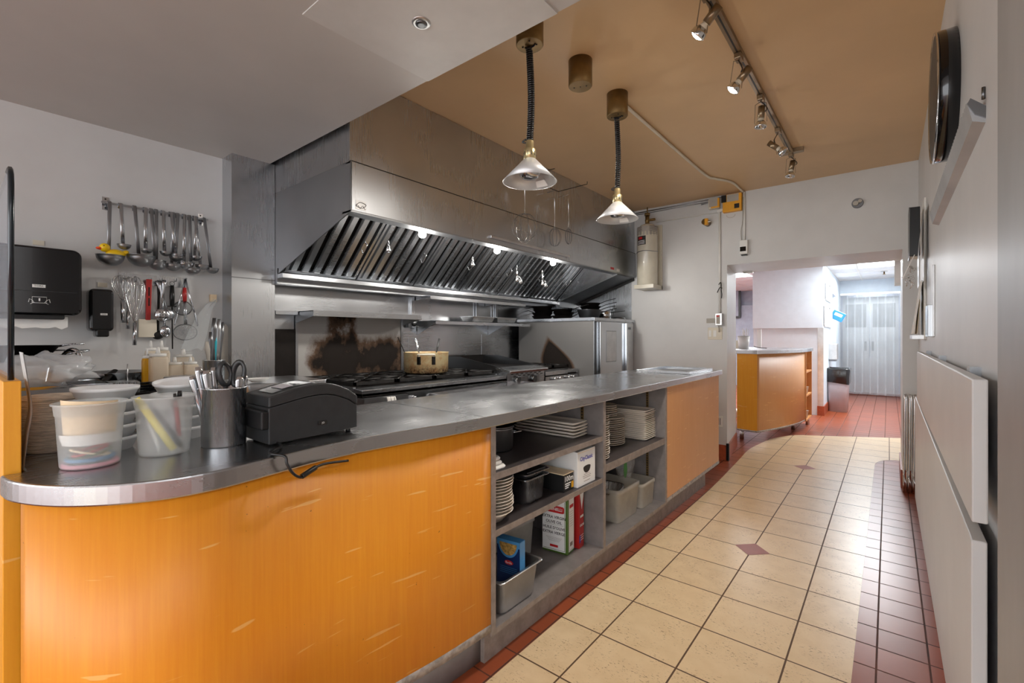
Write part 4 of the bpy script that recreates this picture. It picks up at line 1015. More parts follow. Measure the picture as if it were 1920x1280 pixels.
# suppression tank
tx, ty = -2.045, YF - 0.16
tk = thing('suppression_tank', (tx, ty, 1.77), 'tall cream fire suppression cylinder mounted beside the hood', 'tank')
MB().lathe([(0.10, 0.03), (0.108, 0.04), (0.108, 0.60), (0.10, 0.65), (0.07, 0.685), (0.03, 0.70)], (tx, ty, 1.78), 32).build('cylinder', 'tank', tk)
MB().box(tx - 0.11, tx + 0.11, ty - 0.1, YF, 1.77, 1.812).box(tx - 0.11, tx + 0.11, YF - 0.03, YF, 1.77, 2.48).build('bracket', 'tank', tk, bev=0.003)
m = MB(); m.tube([(tx + 0.1095 * math.cos(a_), ty + 0.1095 * math.sin(a_), 2.17 + 0.004 * math.sin(3 * a_)) for a_ in [2 * PI * k / 40 for k in range(40)]], 0.006, 6, True, flat=0.5); m.build('strap', 'steel_dark', tk)
m = MB(); m.cyl((tx, ty, 2.47), (tx, ty, 2.57), 0.022, n=14); m.cyl((tx - 0.02, ty, 2.52), (tx + 0.09, ty - 0.01, 2.515), 0.014, n=12); m.cyl((tx, ty, 2.57), (tx, ty, 2.60), 0.03, n=14); m.tube([(tx, ty, 2.6), (tx, ty, 2.66)], 0.006, 6); m.build('valve', 'brass', tk)
m = MB()
A2 = math.atan2(-ty, -tx)
def lab(a0, a1, z0, z1, mat, r=0.1088, nm='label'):
    q = MB(); n = 8; P = []
    for k in range(n + 1):
        a_ = A2 + a0 + (a1 - a0) * k / n; P += [(tx + r * math.cos(a_), ty + r * math.sin(a_), z0), (tx + r * math.cos(a_), ty + r * math.sin(a_), z1)]
    q.add(P, [(2 * k, 2 * k + 2, 2 * k + 3, 2 * k + 1) for k in range(n)], True); return q.build(nm, mat, tk)
lab(-1.4, 1.4, 2.34, 2.44, 'woodgrey'); 
for z in (2.355, 2.37, 2.385, 2.40, 2.415, 2.43): lab(-1.3, -0.55, z, z + 0.004, 'black_print', 0.1092, 'print'); lab(0.2, 1.2, z, z + 0.004, 'black_print', 0.1092, 'print')
lab(-1.15, -0.15, 2.24, 2.335, 'black_print'); lab(-0.95, -0.5, 2.30, 2.325, 'red_print', 0.1092); 
for z in (2.25, 2.265, 2.28): lab(-1.05, -0.25, z, z + 0.006, 'white_print', 0.1092, 'print')

# ================================================================ RIGHT WALL
t = thing('wall_clock', (XR - 0.03, 2.36, 1.99), 'big round black-rimmed clock seen edge-on high on the right wall', 'clock')
MB().lathe([(0.226, -0.055), (0.234, -0.05), (0.234, 0.0)], (XR, 2.40, 2.155), 56, rot=ry(PI / 2)).build('case', 'black_gloss', t)
MB().lathe([(0.228, -0.055), (0.233, -0.060), (0.236, -0.055)], (XR, 2.40, 2.155), 56, rot=ry(PI / 2), caps=False).build('bezel', 'chrome', t)
MB().cyl((XR - 0.055, 2.40, 2.155), (XR - 0.057, 2.40, 2.155), 0.224, n=56).build('dial', 'charcoal', t)
# ticket rail
t = thing('ticket_rail', (XR - 0.03, 2.3, 1.86), 'long aluminium order rail under the clock on the right wall', 'rail')
y0, y1 = 1.66, 3.05
MB().prism([(XR, 1.835), (XR - 0.010, 1.835), (XR - 0.018, 1.815), (XR - 0.030, 1.85), (XR - 0.034, 1.85), (XR - 0.024, 1.80), (XR, 1.79)], 'y', y0, y1).build('rail', 'fridge', t)
m = MB()
for k in range(44): m.box(XR - 0.034, XR - 0.0305, y0 + 0.02 + k * 0.031, y0 + 0.034 + k * 0.031, 1.849, 1.855)
m.build('teeth', 'fridge', t)
MB().prism([(XR, 1.83), (XR - 0.028, 1.858), (XR - 0.034, 1.845), (XR - 0.020, 1.815), (XR, 1.80)], 'y', y0 - 0.006, y0).build('end_cap', 'steel_dark', t)
MB().tube([(XR - 0.004, y0, 1.85), (XR - 0.004, y0, 1.88)], 0.004, 6).build('bracket_tip', 'steel_dark', t)
# long hinged shelf boards hanging flat on the wall
def board(y0, y1, z0, z1, z0f, z1f, label):
    t = thing('folded_shelf_board', (XR - 0.03, (y0 + y1) / 2, z0), label, 'board', 'folded boards on the right wall')
    x0, x1 = XR - 0.048, XR - 0.022
    m = MB(); m.add([(x0, y0, z0), (x1, y0, z0), (x1, y0, z1), (x0, y0, z1), (x0, y1, z0f), (x1, y1, z0f), (x1, y1, z1f), (x0, y1, z1f)],
                    [(0, 1, 2, 3), (4, 7, 6, 5), (0, 3, 7, 4), (1, 5, 6, 2), (3, 2, 6, 7), (0, 4, 5, 1)])
    m.build('board', 'wall_shine', t, bev=0.003)
    for y in (y0 + 0.3, (y0 + y1) / 2, y1 - 0.4): MB().box(x1, XR, y, y + 0.06, z1 - 0.10, z1 + 0.012).build('hinge', 'steel_dull', t)
board(1.43, 3.95, 0.842, 1.157, 0.842, 1.155, 'upper long grey board folded flat against the right wall')
board(1.44, 4.25, 0.14, 0.80, 0.14, 0.836, 'lower long grey board folded flat against the right wall')
# metal cabinet edge at the picture's right border
t = thing('steel_cabinet', (XR - 0.02, 1.1, 0), 'brushed steel cabinet side along the right border, nearest the camera', 'cabinet')
MB().box(XR - 0.032, XR - 0.002, 0.6, 1.245, 0.0, 2.62).build('side_panel', 'fridge', t, bev=0.002)
MB().box(XR - 0.018, XR - 0.002, 1.245, 1.30, 0.0, 2.62).build('edge_strip', 'wall_shine', t, bev=0.002)
MB().box(XR - 0.022, XR - 0.012, 1.300, 1.306, 0.0, 2.62).build('corner_bead', 'alu', t)
# wall organiser near the corner
t = thing('wall_file_rack', (XR - 0.04, 4.2, 1.22), 'white wall file rack stuffed with papers near the far right corner', 'rack')
MB().box(XR - 0.012, XR, 4.0, 4.45, 1.23, 2.15).build('back_board', 'white_pl', t, bev=0.004)
MB().box(XR - 0.07, XR - 0.012, 4.02, 4.42, 1.235, 1.26).build('tray', 'alu', t)
def leaf(name, y0, y1, z0, z1, x0, x1, mat, label, cat, tilt=0.0):
    m = MB(); m.add([(x0, y0, z0), (x0, y1, z0 + tilt), (x1, y1, z1 + tilt), (x1, y0, z1), (x0 + 0.004, y0, z0), (x0 + 0.004, y1, z0 + tilt), (x1 + 0.004, y1, z1 + tilt), (x1 + 0.004, y0, z1)],
                    [(0, 1, 2, 3), (4, 7, 6, 5), (0, 4, 5, 1), (1, 5, 6, 2), (2, 6, 7, 3), (3, 7, 4, 0)])
    return m.build(name, mat, label=label, cat=cat)
leaf('paper_sheet', 4.05, 4.35, 1.27, 1.62, XR - 0.065, XR - 0.02, 'paper', 'white papers standing slanted in the wall file rack', 'paper')
leaf('paper_sheet', 4.1, 4.4, 1.27, 1.50, XR - 0.045, XR - 0.03, 'kraft', 'cream card in the wall file rack behind the white papers', 'paper')
b_ = thing('black_binder', (XR - 0.06, 4.1, 1.78), 'black binder hanging above the wall file rack', 'binder')
MB().box(XR - 0.083, XR - 0.03, 4.02, 4.06, 1.78, 2.10).box(XR - 0.083, XR - 0.076, 4.02, 4.3, 1.78, 2.10).build('cover', 'black', b_, bev=0.003)
MB().box(XR - 0.075, XR - 0.035, 4.07, 4.28, 1.79, 2.09).build('pages', 'paper', b_)
m = MB(); P = []
for k in range(9):
    f = k / 8; xx = XR - 0.015 - 0.03 * (1 - f) ** 2 - 0.02 * math.sin(f * PI); P += [(xx, 3.78, 1.56 + 0.50 * f), (xx, 3.98, 1.56 + 0.50 * f)]
m.add(P, [(2 * k, 2 * k + 1, 2 * k + 3, 2 * k + 2) for k in range(8)], True)
m.build('laminated_sheet', 'alu', label='curled laminated sheet hanging beside the black binder', cat='sheet')
m = MB()
for k in range(16):
    p = Vector((XR - 0.05 - random.random() * 0.05, 4.08 + random.random() * 0.08, 1.58 + random.random() * 0.15)); d = Vector((random.uniform(-1, 1), random.uniform(-1, 1), random.uniform(-1, 0.3))).normalized() * 0.035
    m.tube([p, p + d], 0.004, 5, flat=0.4)
    m.tube([p + Vector((0.008 * math.cos(a_), 0, 0.008 * math.sin(a_))) for a_ in [PI * 2 * q / 8 for q in range(8)]], 0.0015, 4, True)
m.build('key_bunch', 'chrome', label='bunch of small metal clips and keys hanging above the papers', cat='keys')
leaf('tea_towel', 4.0, 4.1, 1.63, 1.785, XR - 0.12, XR - 0.06, 'paper', 'crumpled white receipts clipped below the black binder', 'paper', 0.01)
t = thing('knife_strip', (XR - 0.02, 3.3, 1.25), 'upright narrow metal holder on the right wall before the file rack', 'holder')
MB().box(XR - 0.028, XR, 3.32, 3.52, 1.25, 1.42).build('pocket', 'steel_bright', t, bev=0.002)
MB().box(XR - 0.010, XR, 3.30, 3.33, 1.25, 1.63).build('strip', 'alu', t, bev=0.002)
# folded tray stands leaning at the corner
for i, (x, nm) in enumerate(((0.105, 'left of the three folded chrome tray stands in the far right corner'), (0.135, 'middle of the three folded chrome tray stands in the far right corner'), (0.163, 'right of the three folded chrome tray stands in the far right corner'))):
    t = thing('tray_stand', (x, 4.92, 0.0), nm, 'stand', 'folded tray stands')
    m = MB()
    for dy in (0, 0.05):
        m.tube(smooth_pts([(x - 0.012 + i * 0.001, 4.87 + dy, 0.0), (x - 0.006, 4.88 + dy, 0.35), (x - 0.002, 4.89 + dy, 0.74), (x + 0.003, 4.90 + dy, 0.765), (x + 0.008, 4.89 + dy, 0.74), (x + 0.010, 4.90 + dy, 0.35), (x + 0.012, 4.90 + dy, 0.0)], 4), 0.006, 8)
    m.build('legs', 'chrome', t)
    m = MB()
    for z in (0.02, 0.16): m.tube([(x - 0.012, 4.87, z), (x - 0.012, 4.97, z)], 0.005, 6)
    m.tube([(x - 0.012, 4.868, 0.14), (x + 0.014, 4.868, 0.02)], 0.006, 6)
    m.build('brace', 'steel_bright', t)

# ================================================================ ROOM BEYOND
C2T = 1.09
c2 = thing('service_station', (-1.3, 6.9, 0), 'second maple counter with a concave front beyond the opening', 'counter')
cvx = smooth_pts([(-1.20, 6.05, 0), (-1.10, 6.30, 0), (-1.00, 6.60, 0), (-0.915, 6.95, 0), (-0.865, 7.31, 0)], 4)
cp_ = [(p.x, p.y) for p in cvx]
strip_panel(cp_, 0.02, 0.14, C2T - 0.045).build('front_panel', 'wood_sheen', c2)
MB().prism([(-1.425, 6.075), (-1.20, 6.05), (-1.20, 6.07), (-1.425, 6.095)], 'z', 0.14, C2T - 0.045).build('end_panel', 'wood_end', c2)
strip_panel([(-1.426, 6.074), (-1.2, 6.049)] + cp_[1:], 0.022, 0.12, 0.14).build('bottom_trim', 'trim_dirty', c2)
top = [(-1.44, 6.05), (-1.19, 6.025)] + [(p[0] + 0.02, p[1]) for p in cp_[1:]] + [(-0.84, 7.9), (-1.9, 7.9), (-1.9, 6.05)]
MB().prism(top, 'z', C2T - 0.045, C2T).build('top_sheet', 'steel_h', c2, bev=0.003)
for y in (7.32, 7.88): MB().box(-1.3, -0.855, y - 0.02, y, 0.13, C2T - 0.045).build('shelf_side', 'wood_sheen', c2)
for z in (0.13, 0.46, 0.78): MB().box(-1.3, -0.857, 7.32, 7.86, z - 0.02, z).build('shelf', 'wood_sheen', c2)
MB().box(-1.33, -1.3, 7.3, 7.88, 0.13, C2T - 0.045).build('shelf_back', 'wood_sheen', c2)
for x, y in ((-1.40, 6.2), (-1.0, 7.25), (-1.85, 6.2), (-1.85, 7.8), (-0.9, 7.8)): MB().cyl((x, y, 0), (x, y, 0.13), 0.025, n=12).build('leg', 'alu', c2)
MB().box(-1.9, -1.88, 6.1, 7.88, 0.13, C2T - 0.045).build('back_panel', 'wood_sheen', c2)
for i, z in enumerate((0.56, 0.22)):
    p = Vector((-0.90, 7.55, z - 0.08))
    MB().vessel([(0, 0), (0.03, 0), (0.045, 0.10), (0.047, 0.10)], 0.003, (-0.90, 7.55, (0.46, 0.13)[i]), 18).build('white_cup', 'white_pl', label='white cup in the %s cubby of the far counter' % ('upper', 'lower')[i], cat='cup')
p = gz(1403, 655, C2T)
t = thing('straw_cup', (-1.50, 6.75, C2T), 'white tub full of straws on the far counter', 'cup')
MB().vessel([(0, 0), (0.06, 0), (0.075, 0.17), (0.078, 0.17)], 0.003, (-1.50, 6.75, C2T), 20).build('tub', 'white_pl', t)
m = MB()
for k in range(16):
    a_ = random.uniform(0, 6.28); r = random.uniform(0, 0.045); m.tube([(-1.50 + r * math.cos(a_) * .6, 6.75 + r * math.sin(a_) * .6, C2T + 0.01), (-1.50 + r * math.cos(a_) * 1.5, 6.75 + r * math.sin(a_) * 1.5, C2T + 0.26 + random.uniform(-.03, .02))], 0.003, 5)
m.build('straws', 'paper', t)
m = MB(); m.box(-1.66, -1.58, 6.85, 6.93, C2T, C2T + 0.11); m.build('napkin_box', 'cream_pl', label='small cream box left of the straw tub', cat='box')
m = MB(); m.tube(smooth_pts([(-1.42, 6.95, C2T + 0.03), (-1.36, 7.0, C2T + 0.01), (-1.27, 7.0, C2T + 0.006)], 4), 0.005, 6); m.build('black_pen', 'black', label='small black pen lying right of the straw tub', cat='pen')
t = thing('upright_menu', (-1.36, 8.0, C2T), 'narrow white upright sheet standing at the back edge of the far counter', 'sign')
MB().box(-1.56, -1.50, 7.85, 7.87, C2T, C2T + 0.27).build('sheet', 'paper', t)
m = MB(); m.box(-1.83, -1.78, 8.70, 8.72, 2.38, 2.42).box(-1.80, -1.62, 8.66, 8.72, 2.36, 2.38); m.build('ceiling_bracket', 'steel_dark', label='grey bracket at the top left of the passage wall', cat='bracket')
# things on the passage's left wall
def clip(name, u0, u1, v0, v1, lab_):
    a = gx(u0, v0, -0.79); b = gx(u1, v1, -0.79)
    t = thing(name, (-0.79, (a.y + b.y) / 2, b.z), lab_, 'notice')
    MB().box(-0.80, -0.79, a.y, a.y + 0.10, b.z + 0.02, a.z).build('board', 'steel_dark', t)
    MB().box(-0.79, -0.775, a.y + 0.06, b.y, b.z, a.z - 0.01).build('paper', 'paper', t)
    MB().box(-0.775, -0.765, (a.y + b.y) / 2 - 0.02, (a.y + b.y) / 2 + 0.05, a.z - 0.03, a.z - 0.005).build('clip', 'steel_dark', t)
clip('clipboard', 1548, 1558, 530, 568, 'upper clipboard with white papers on the passage wall')
clip('clipboard', 1545, 1559, 573, 614, 'lower clipboard with white papers on the passage wall')
p = gx(1571, 592, -0.70)
m = MB(); R_ = ry(0.5)
m.obox((p.x, p.y, p.z), (0.20, 0.03, 0.16), R_)
bb = m.build('blue_packet', 'blue_bag', label='bright blue wipes packet hanging beside the clipboards', cat='packet', bev=0.01)
m = MB(); m.obox(Vector((p.x, p.y - 0.016, p.z)) + R_ @ Vector((0.0, 0, 0.02)), (0.12, 0.002, 0.05), R_); m.build('label', 'white_print', bb)
t = thing('towel_holder', (-0.75, 9.7, 0.86), 'small grey steel dispenser on the passage wall above the bin', 'dispenser')
MB().box(-0.80, -0.68, 9.62, 9.92, 0.86, 1.13).build('case', 'alu', t, bev=0.006)
MB().box(-0.79, -0.70, 9.62, 9.9, 0.83, 0.86).build('slot', 'steel_dark', t)
# bin
bx, by = -0.655, 9.55
t = thing('waste_bin', (bx, by, 0), 'pale grey tapered waste bin lined with a black bag', 'bin')
m = MB(); P = []
def rr_(cx_, cy_, hx, hy, z, r=0.04, n=4):
    out = []
    for q, (sx, sy) in enumerate(((1, 1), (-1, 1), (-1, -1), (1, -1))):
        for k in range(n + 1):
            a_ = PI / 2 * q + PI / 2 * k / n; out.append((cx_ + sx * (hx - r) + r * math.cos(a_), cy_ + sy * (hy - r) + r * math.sin(a_), z))
    return out
def loft(mb, rings, capb=True, capt=True, smooth=True):
    n = len(rings[0]); P = [p for r in rings for p in r]
    mb.add(P, [(i * n + k, i * n + (k + 1) % n, (i + 1) * n + (k + 1) % n, (i + 1) * n + k) for i in range(len(rings) - 1) for k in range(n)], smooth)
    if capb: mb.add(rings[0], [list(range(n))[::-1]])
    if capt: mb.add(rings[-1], [list(range(n))])
    return mb
loft(MB(), [rr_(bx, by, 0.125, 0.16, 0), rr_(bx, by, 0.145, 0.19, 0.5), rr_(bx, by, 0.15, 0.2, 0.70)]).build('body', 'bin_grey', t)
m = MB(); rings = []
for i, (z, s) in enumerate(((0.44, 0.157), (0.5, 0.162), (0.6, 0.165), (0.70, 0.172), (0.725, 0.165), (0.72, 0.14), (0.66, 0.12))):
    rg_ = rr_(bx, by, s, s + 0.05, z, 0.05, 6)
    rings.append([(p[0] + 0.012 * noise.noise(Vector(p) * 14 + Vector((i, 0, 0))), p[1] + 0.014 * noise.noise(Vector(p) * 12), p[2] + (0.10 * (1 - (p[0] - bx) * 3) * 0.4 if i == 0 else 0) + 0.012 * noise.noise(Vector(p) * 17)) for p in rg_])
loft(m, rings, False, True).build('bin_bag', 'binbag', t)
# strip curtain
t = thing('strip_curtain', (-0.3, 11.9, 0.06), 'clear plastic strip curtain hanging across the end of the passage', 'curtain')
MB().box(-0.79, 0.19, 11.93, 11.98, 2.11, 2.15).build('hanging_rail', 'alu', t)
for k in range(8):
    x0 = -0.80 + k * 0.1235; yy = 11.90 + (k % 2) * 0.02
    m = MB(); P = []; ns = 14
    for i in range(ns + 1):
        z = 0.07 + 2.05 * i / ns; pinch = 0.02 * math.exp(-((z - 1.0) / 0.15) ** 2) if k in (3, 4) else 0
        for j in range(5):
            f = j / 4; P.append((x0 + pinch * (1 if k == 4 else 0) + (0.15 - pinch) * f, yy + 0.012 * math.sin(f * PI) + 0.008 * math.sin(z * 2 + k), z))
    m.add(P, [(i * 5 + j, i * 5 + j + 1, i * 5 + j + 6, i * 5 + j + 5) for i in range(ns) for j in range(4)], True)
    m.build('strip', 'pvc', t)
sd = thing('steel_door', (-0.3, 12.5, 0), 'dull stainless doors seen through the plastic strips', 'door')
for i, (a, b) in enumerate(((-0.78, -0.32), (-0.31, 0.16))):
    d_ = MB().box(a, b, 12.5, 12.54, 0.05, 2.1).build('door_leaf', 'steel_dull', sd)
    MB().box(a + 0.05, b - 0.05, 12.494, 12.5, 1.45, 1.95).build('window', 'steel_dark', d_)
    MB().box(a + 0.38 if i == 0 else a + 0.03, a + 0.42 if i == 0 else a + 0.07, 12.48, 12.5, 0.95, 1.15).build('handle', 'steel_dark', d_)
# ceiling lights and sprinklers
def panel_light(x0, x1, y0, y1, label):
    t = thing('ceiling_light', ((x0 + x1) / 2, (y0 + y1) / 2, ZC2 - 0.02), label, 'ceiling light', 'fluorescent ceiling panels')
    MB().box(x0, x1, y0, y1, ZC2 - 0.012, ZC2).build('frame', 'white_pl', t)
    MB().box(x0 + 0.02, x1 - 0.02, y0 + 0.02, y1 - 0.02, ZC2 - 0.016, ZC2 - 0.012).build('diffuser', 'glow_panel', t)
panel_light(-0.40, 0.17, 8.63, 9.8, 'bright fluorescent panel in the passage ceiling')
panel_light(-2.6, -2.0, 8.63, 9.8, 'bright fluorescent panel in the left back room ceiling')
panel_light(-3.6, -3.0, 10.2, 11.4, 'far fluorescent panel in the left back room ceiling')
for x, y, nm in ((-0.05, 7.9, 'nearer ceiling sprinkler head in the passage'), (-0.06, 10.6, 'farther ceiling sprinkler head in the passage')):
    t = thing('ceiling_sprinkler', (x, y, ZC2 - 0.06), nm, 'sprinkler', 'sprinkler heads')
    MB().cyl((x, y, ZC2), (x, y, ZC2 - 0.012), 0.05, n=20).build('plate', 'alu', t)
    MB().lathe([(0.02, 0), (0.026, 0.004), (0.01, 0.01), (0.012, 0.05)], (x, y, ZC2 - 0.06), 14).build('head', 'brass', t)
t = thing('hanging_sign', (0.13, 6.3, 2.0), 'white framed notice sticking out beside the opening', 'sign')
a = gy(1677, 486, 6.3); b = gy(1690, 535, 6.3)
MB().box(a.x, b.x + 0.05, 6.3, 6.33, b.z, a.z).build('frame', 'white_pl', t, bev=0.003)
MB().box(a.x + 0.012, b.x + 0.03, 6.296, 6.3, b.z + 0.03, a.z - 0.03).build('notice', 'paper', t)
MB().box(b.x + 0.05, XR, 6.31, 6.32, a.z - 0.03, a.z).build('arm', 'alu', t)
t = thing('framed_mirror', (-3.0, 12.85, 1.2), 'tall black framed mirror on the back room wall', 'mirror')
a = gy(1380, 538, 12.85); b = gy(1389, 596, 12.85)
MB().box(a.x - 0.4, b.x, 12.83, 12.87, b.z, a.z).build('frame', 'black', t, bev=0.003)
MB().box(a.x - 0.36, b.x - 0.05, 12.82, 12.83, b.z + 0.05, a.z - 0.05).build('mirror', 'backpanel', t)

# ================================================================ ON THE COUNTER
def tub(c, label):
    t = thing('deli_tub', c, label, 'tub', 'milky plastic tubs on the counter')
    m = MB(); rb, rt, h = 0.051, 0.0635, 0.146
    m.lathe([(0.0, 0.001), (rb, 0.001), (rb + 0.002, 0.006), (rt - 0.004, h * 0.8), (rt - 0.002, h * 0.82), (rt, h - 0.006), (rt + 0.004, h - 0.004), (rt + 0.004, h), (rt, h), (rt - 0.003, h * 0.82)], c, 40)
    m.build('shell', 'milky', t)
    return t
c1 = gz(170, 871, CT); c1 = Vector((c1.x, c1.y, CT)); tub(c1, 'milky plastic tub holding cards and rubber bands, nearest the rounded counter end')
c2_ = gz(309, 848, CT); c2_ = Vector((c2_.x, c2_.y, CT)); tub(c2_, 'milky plastic tub holding markers, beside the steel canister')
def arc_card(c, r, a0, a1, z0, z1, z2, mat, label, name='card'):
    m = MB(); n = 10; P = []
    for k in range(n + 1):
        a_ = a0 + (a1 - a0) * k / n
        for rr, zz in ((r, z0), (r + 0.006, z1 + (z2 - z1) * k / n)): P.append((c.x + rr * math.cos(a_), c.y + rr * math.sin(a_), c.z + zz))
    m.add(P, [(2 * k, 2 * k + 2, 2 * k + 3, 2 * k + 1) for k in range(n)], True); return m.build(name, mat, label=label, cat='card')
AF = math.atan2(-c1.y, -c1.x)
arc_card(c1, 0.0475, AF - 1.2, AF + 1.1, 0.055, 0.155, 0.148, 'kraft', 'tall cream card curled inside the rubber band tub')
arc_card(c1, 0.049, AF - 1.3, AF + 1.2, 0.053, 0.078, 0.078, 'paper', 'short white card strip curled inside the rubber band tub')
def ring(c, r, z, mat, label, sx=1, w=0.003, tilt=0.0, h=0.006):
    m = MB(); m.tube([(c.x + r * math.cos(a_) * sx, c.y + r * math.sin(a_), c.z + z + tilt * math.sin(a_) * r) for a_ in [2 * PI * k / 24 for k in range(24)]], w, 6, True); m.build('rubber_band', mat, label=label, cat='rubber band', group='rubber bands in the tub')
ring(c1, 0.046, 0.006, 'pink', 'pink rubber band at the bottom of the tub', w=0.005)
ring(c1, 0.040, 0.018, 'bluebox', 'blue rubber band lying in the tub', w=0.005)
ring(c1, 0.030, 0.034, 'red_print', 'red rubber band tangled in the tub', 0.8, 0.003, 0.3)
ring(c1, 0.034, 0.030, 'kraft', 'beige rubber band tangled in the tub', 0.9, 0.003, -0.3)
ring(c1, 0.037, 0.028, 'green_print', 'green rubber band at the left of the tub', 0.9, 0.002, 0.2)
def pen(c, a, b, r, mat, label, cap=None, capmat='black'):
    A_ = Vector((c.x + a[0], c.y + a[1], c.z + a[2])); B_ = Vector((c.x + b[0], c.y + b[1], c.z + b[2])); t = thing('marker_pen', A_, label, 'pen', 'pens in the plastic tub')
    MB().cyl(A_, B_, r, r, 14).build('barrel', mat, t)
    d = (B_ - A_).normalized(); MB().cyl(B_, B_ + d * 0.02, r * 0.9, r * 0.7, 12).build('cap', capmat, t)
vw = Vector((-c2_.y, c2_.x, 0)).normalized() * -1          # to the right as the camera sees it
if vw.dot(Vector((cT, sT, 0))) < 0: vw = -vw
tw = Vector((-c2_.x, -c2_.y, 0)).normalized()
def pv(r, f, z): q = vw * r + tw * f; return (q.x, q.y, z)
pen(c2_, pv(0.018, 0.034, 0.012), pv(-0.045, 0.025, 0.128), 0.0085, 'yellow_marker', 'fat yellow highlighter slanting across the marker tub', capmat='yellow_marker')
pen(c2_, pv(0.035, 0.01, 0.012), pv(-0.022, 0.01, 0.115), 0.006, 'charcoal', 'dark grey pen slanting behind the yellow highlighter')
pen(c2_, pv(0.015, 0.0, 0.01), pv(0.017, 0.0, 0.112), 0.007, 'bin_grey', 'grey marker standing in the middle of the tub')
pen(c2_, pv(0.022, -0.01, 0.01), pv(0.030, 0.0, 0.135), 0.007, 'white_pl', 'white marker with a black cap standing tallest in the tub')
pen(c2_, pv(0.03, 0.01, 0.04), pv(0.022, 0.01, 0.13), 0.005, 'red', 'red pen standing at the right of the tub')
pen(c2_, pv(-0.01, 0.02, 0.01), pv(-0.035, -0.005, 0.09), 0.005, 'white_pl', 'white pen low at the left of the tub')
# canister with cutlery and scissors
c3 = gz(420, 832, CT); c3 = Vector((c3.x, c3.y, CT))
cn = thing('steel_canister', c3, 'brushed steel canister crammed with cutlery and scissors', 'canister')
MB().vessel([(0, 0), (0.052, 0), (0.0535, 0.003), (0.0535, 0.152), (0.056, 0.154), (0.056, 0.157)], 0.002, c3, 40).build('body', 'steel', cn)
vw3 = Vector((-c3.y, c3.x, 0)).normalized(); vw3 = vw3 if vw3.dot(Vector((cT, sT, 0))) > 0 else -vw3; tw3 = Vector((-c3.x, -c3.y, 0)).normalized()
def q3(r, f, z): return c3 + vw3 * r + tw3 * f + Z_ * z
for i, (r, f, lean, h, w_, nm) in enumerate(((-0.035, 0.0, -0.035, 0.19, 0.013, 'leftmost steel knife handle in the canister'), (-0.03, 0.015, -0.028, 0.215, 0.010, 'second steel handle from the left in the canister'), (-0.018, 0.02, -0.022, 0.205, 0.012, 'wide rounded steel handle at the front left of the canister'),
        (-0.012, 0.005, -0.012, 0.212, 0.009, 'steel handle left of the scissors in the canister'), (0.028, 0.02, 0.01, 0.185, 0.012, 'brownish flat steel handle at the right of the canister'), (0.038, 0.0, 0.012, 0.188, 0.009, 'rightmost steel handle in the canister'))):
    t = MB(); a = q3(r, f, 0.01); b = q3(r + lean, f, h)
    t.tube([a, a.lerp(b, 0.7), a.lerp(b, 0.93), b], [w_ * 0.5, w_ * 0.7, w_, w_ * 0.7], 10, flat=0.3); t.build('cutlery_handle', 'steel_bright', label=nm, cat='cutlery', group='cutlery in the canister')
sc = thing('scissors', q3(0.012, 0, 0.02), 'large black-handled scissors standing in the canister', 'scissors')
for s, cx0, r0, r1 in ((-1, 0.002, 0.016, 0.031), (1, 0.034, 0.016, 0.032)):
    m = MB(); ctr = q3(cx0, -0.0, 0.192); pts = []
    e1 = (vw3 * (0.85) + tw3 * (0.5 * s)).normalized()
    for k in range(20):
        a_ = 2 * PI * k / 20; pts.append(ctr + e1 * r0 * math.cos(a_) + Z_ * r1 * math.sin(a_) + vw3 * 0.004 * s * math.sin(a_))
    m.tube(pts, 0.0055, 8, True, flat=1.5); m.tube([ctr - Z_ * 0.03, q3(0.015, 0, 0.10)], 0.006, 8); m.build('handle', 'charcoal', sc)
MB().tube([q3(0.015, 0, 0.11), q3(0.012, 0, 0.012)], [0.008, 0.003], 8, flat=0.3).build('blade', 'steel_bright', sc)
# printer
PXF = -1.287
prof = [(504.6, 744.6), (520, 739.5), (541.5, 732.4), (562, 726), (582, 721), (598, 718.6), (612.6, 718), (624, 719.3), (635, 722), (655, 730), (670.5, 741.5)]
pr = [gx(u, v, PXF) for u, v in prof]; Y0p, Y1p = pr[0].y, pr[-1].y
ptr = thing('receipt_printer', (PXF - 0.08, (Y0p + Y1p) / 2, CT), 'black receipt printer with an arched top on the counter', 'printer')
lid_z = lambda p: p.z - 0.036
low = [(Y0p, CT + 0.004), (Y1p, CT + 0.012)] + [(p.y, p.z - 0.030 - 0.004 * math.sin((p.y - Y0p) / (Y1p - Y0p) * PI)) for p in pr[::-1]]
MB().prism(low, 'x', PXF - 0.002, PXF - 0.15).build('case', 'charcoal', ptr, bev=0.003)
lidp = [(p.y, p.z - 0.0288 - 0.004 * math.sin((p.y - Y0p) / (Y1p - Y0p) * PI)) for p in pr] + [(p.y, p.z) for p in pr[::-1]]
lid = MB().prism(lidp, 'x', PXF, PXF - 0.155).build('lid', 'charcoal', ptr, bev=0.004)
wz = [p for p in pr if 0 < pr.index(p) < 6]
w_ = MB(); P = []
for p in wz: P += [(PXF - 0.03, p.y, p.z + 0.0015), (PXF - 0.125, p.y, p.z + 0.0015)]
w_.add(P, [(2 * k, 2 * k + 1, 2 * k + 3, 2 * k + 2) for k in range(len(wz) - 1)], True); w_.build('paper_window', 'black_gloss', lid)
w_ = MB(); P = []
for p in wz[1:3]: P += [(PXF - 0.04, p.y, p.z + 0.003), (PXF - 0.115, p.y, p.z + 0.003)]
w_.add(P, [(0, 1, 3, 2)]); w_.build('paper_roll', 'bin_grey', lid)
w_ = MB()
for k in range(len(wz) - 1): pass
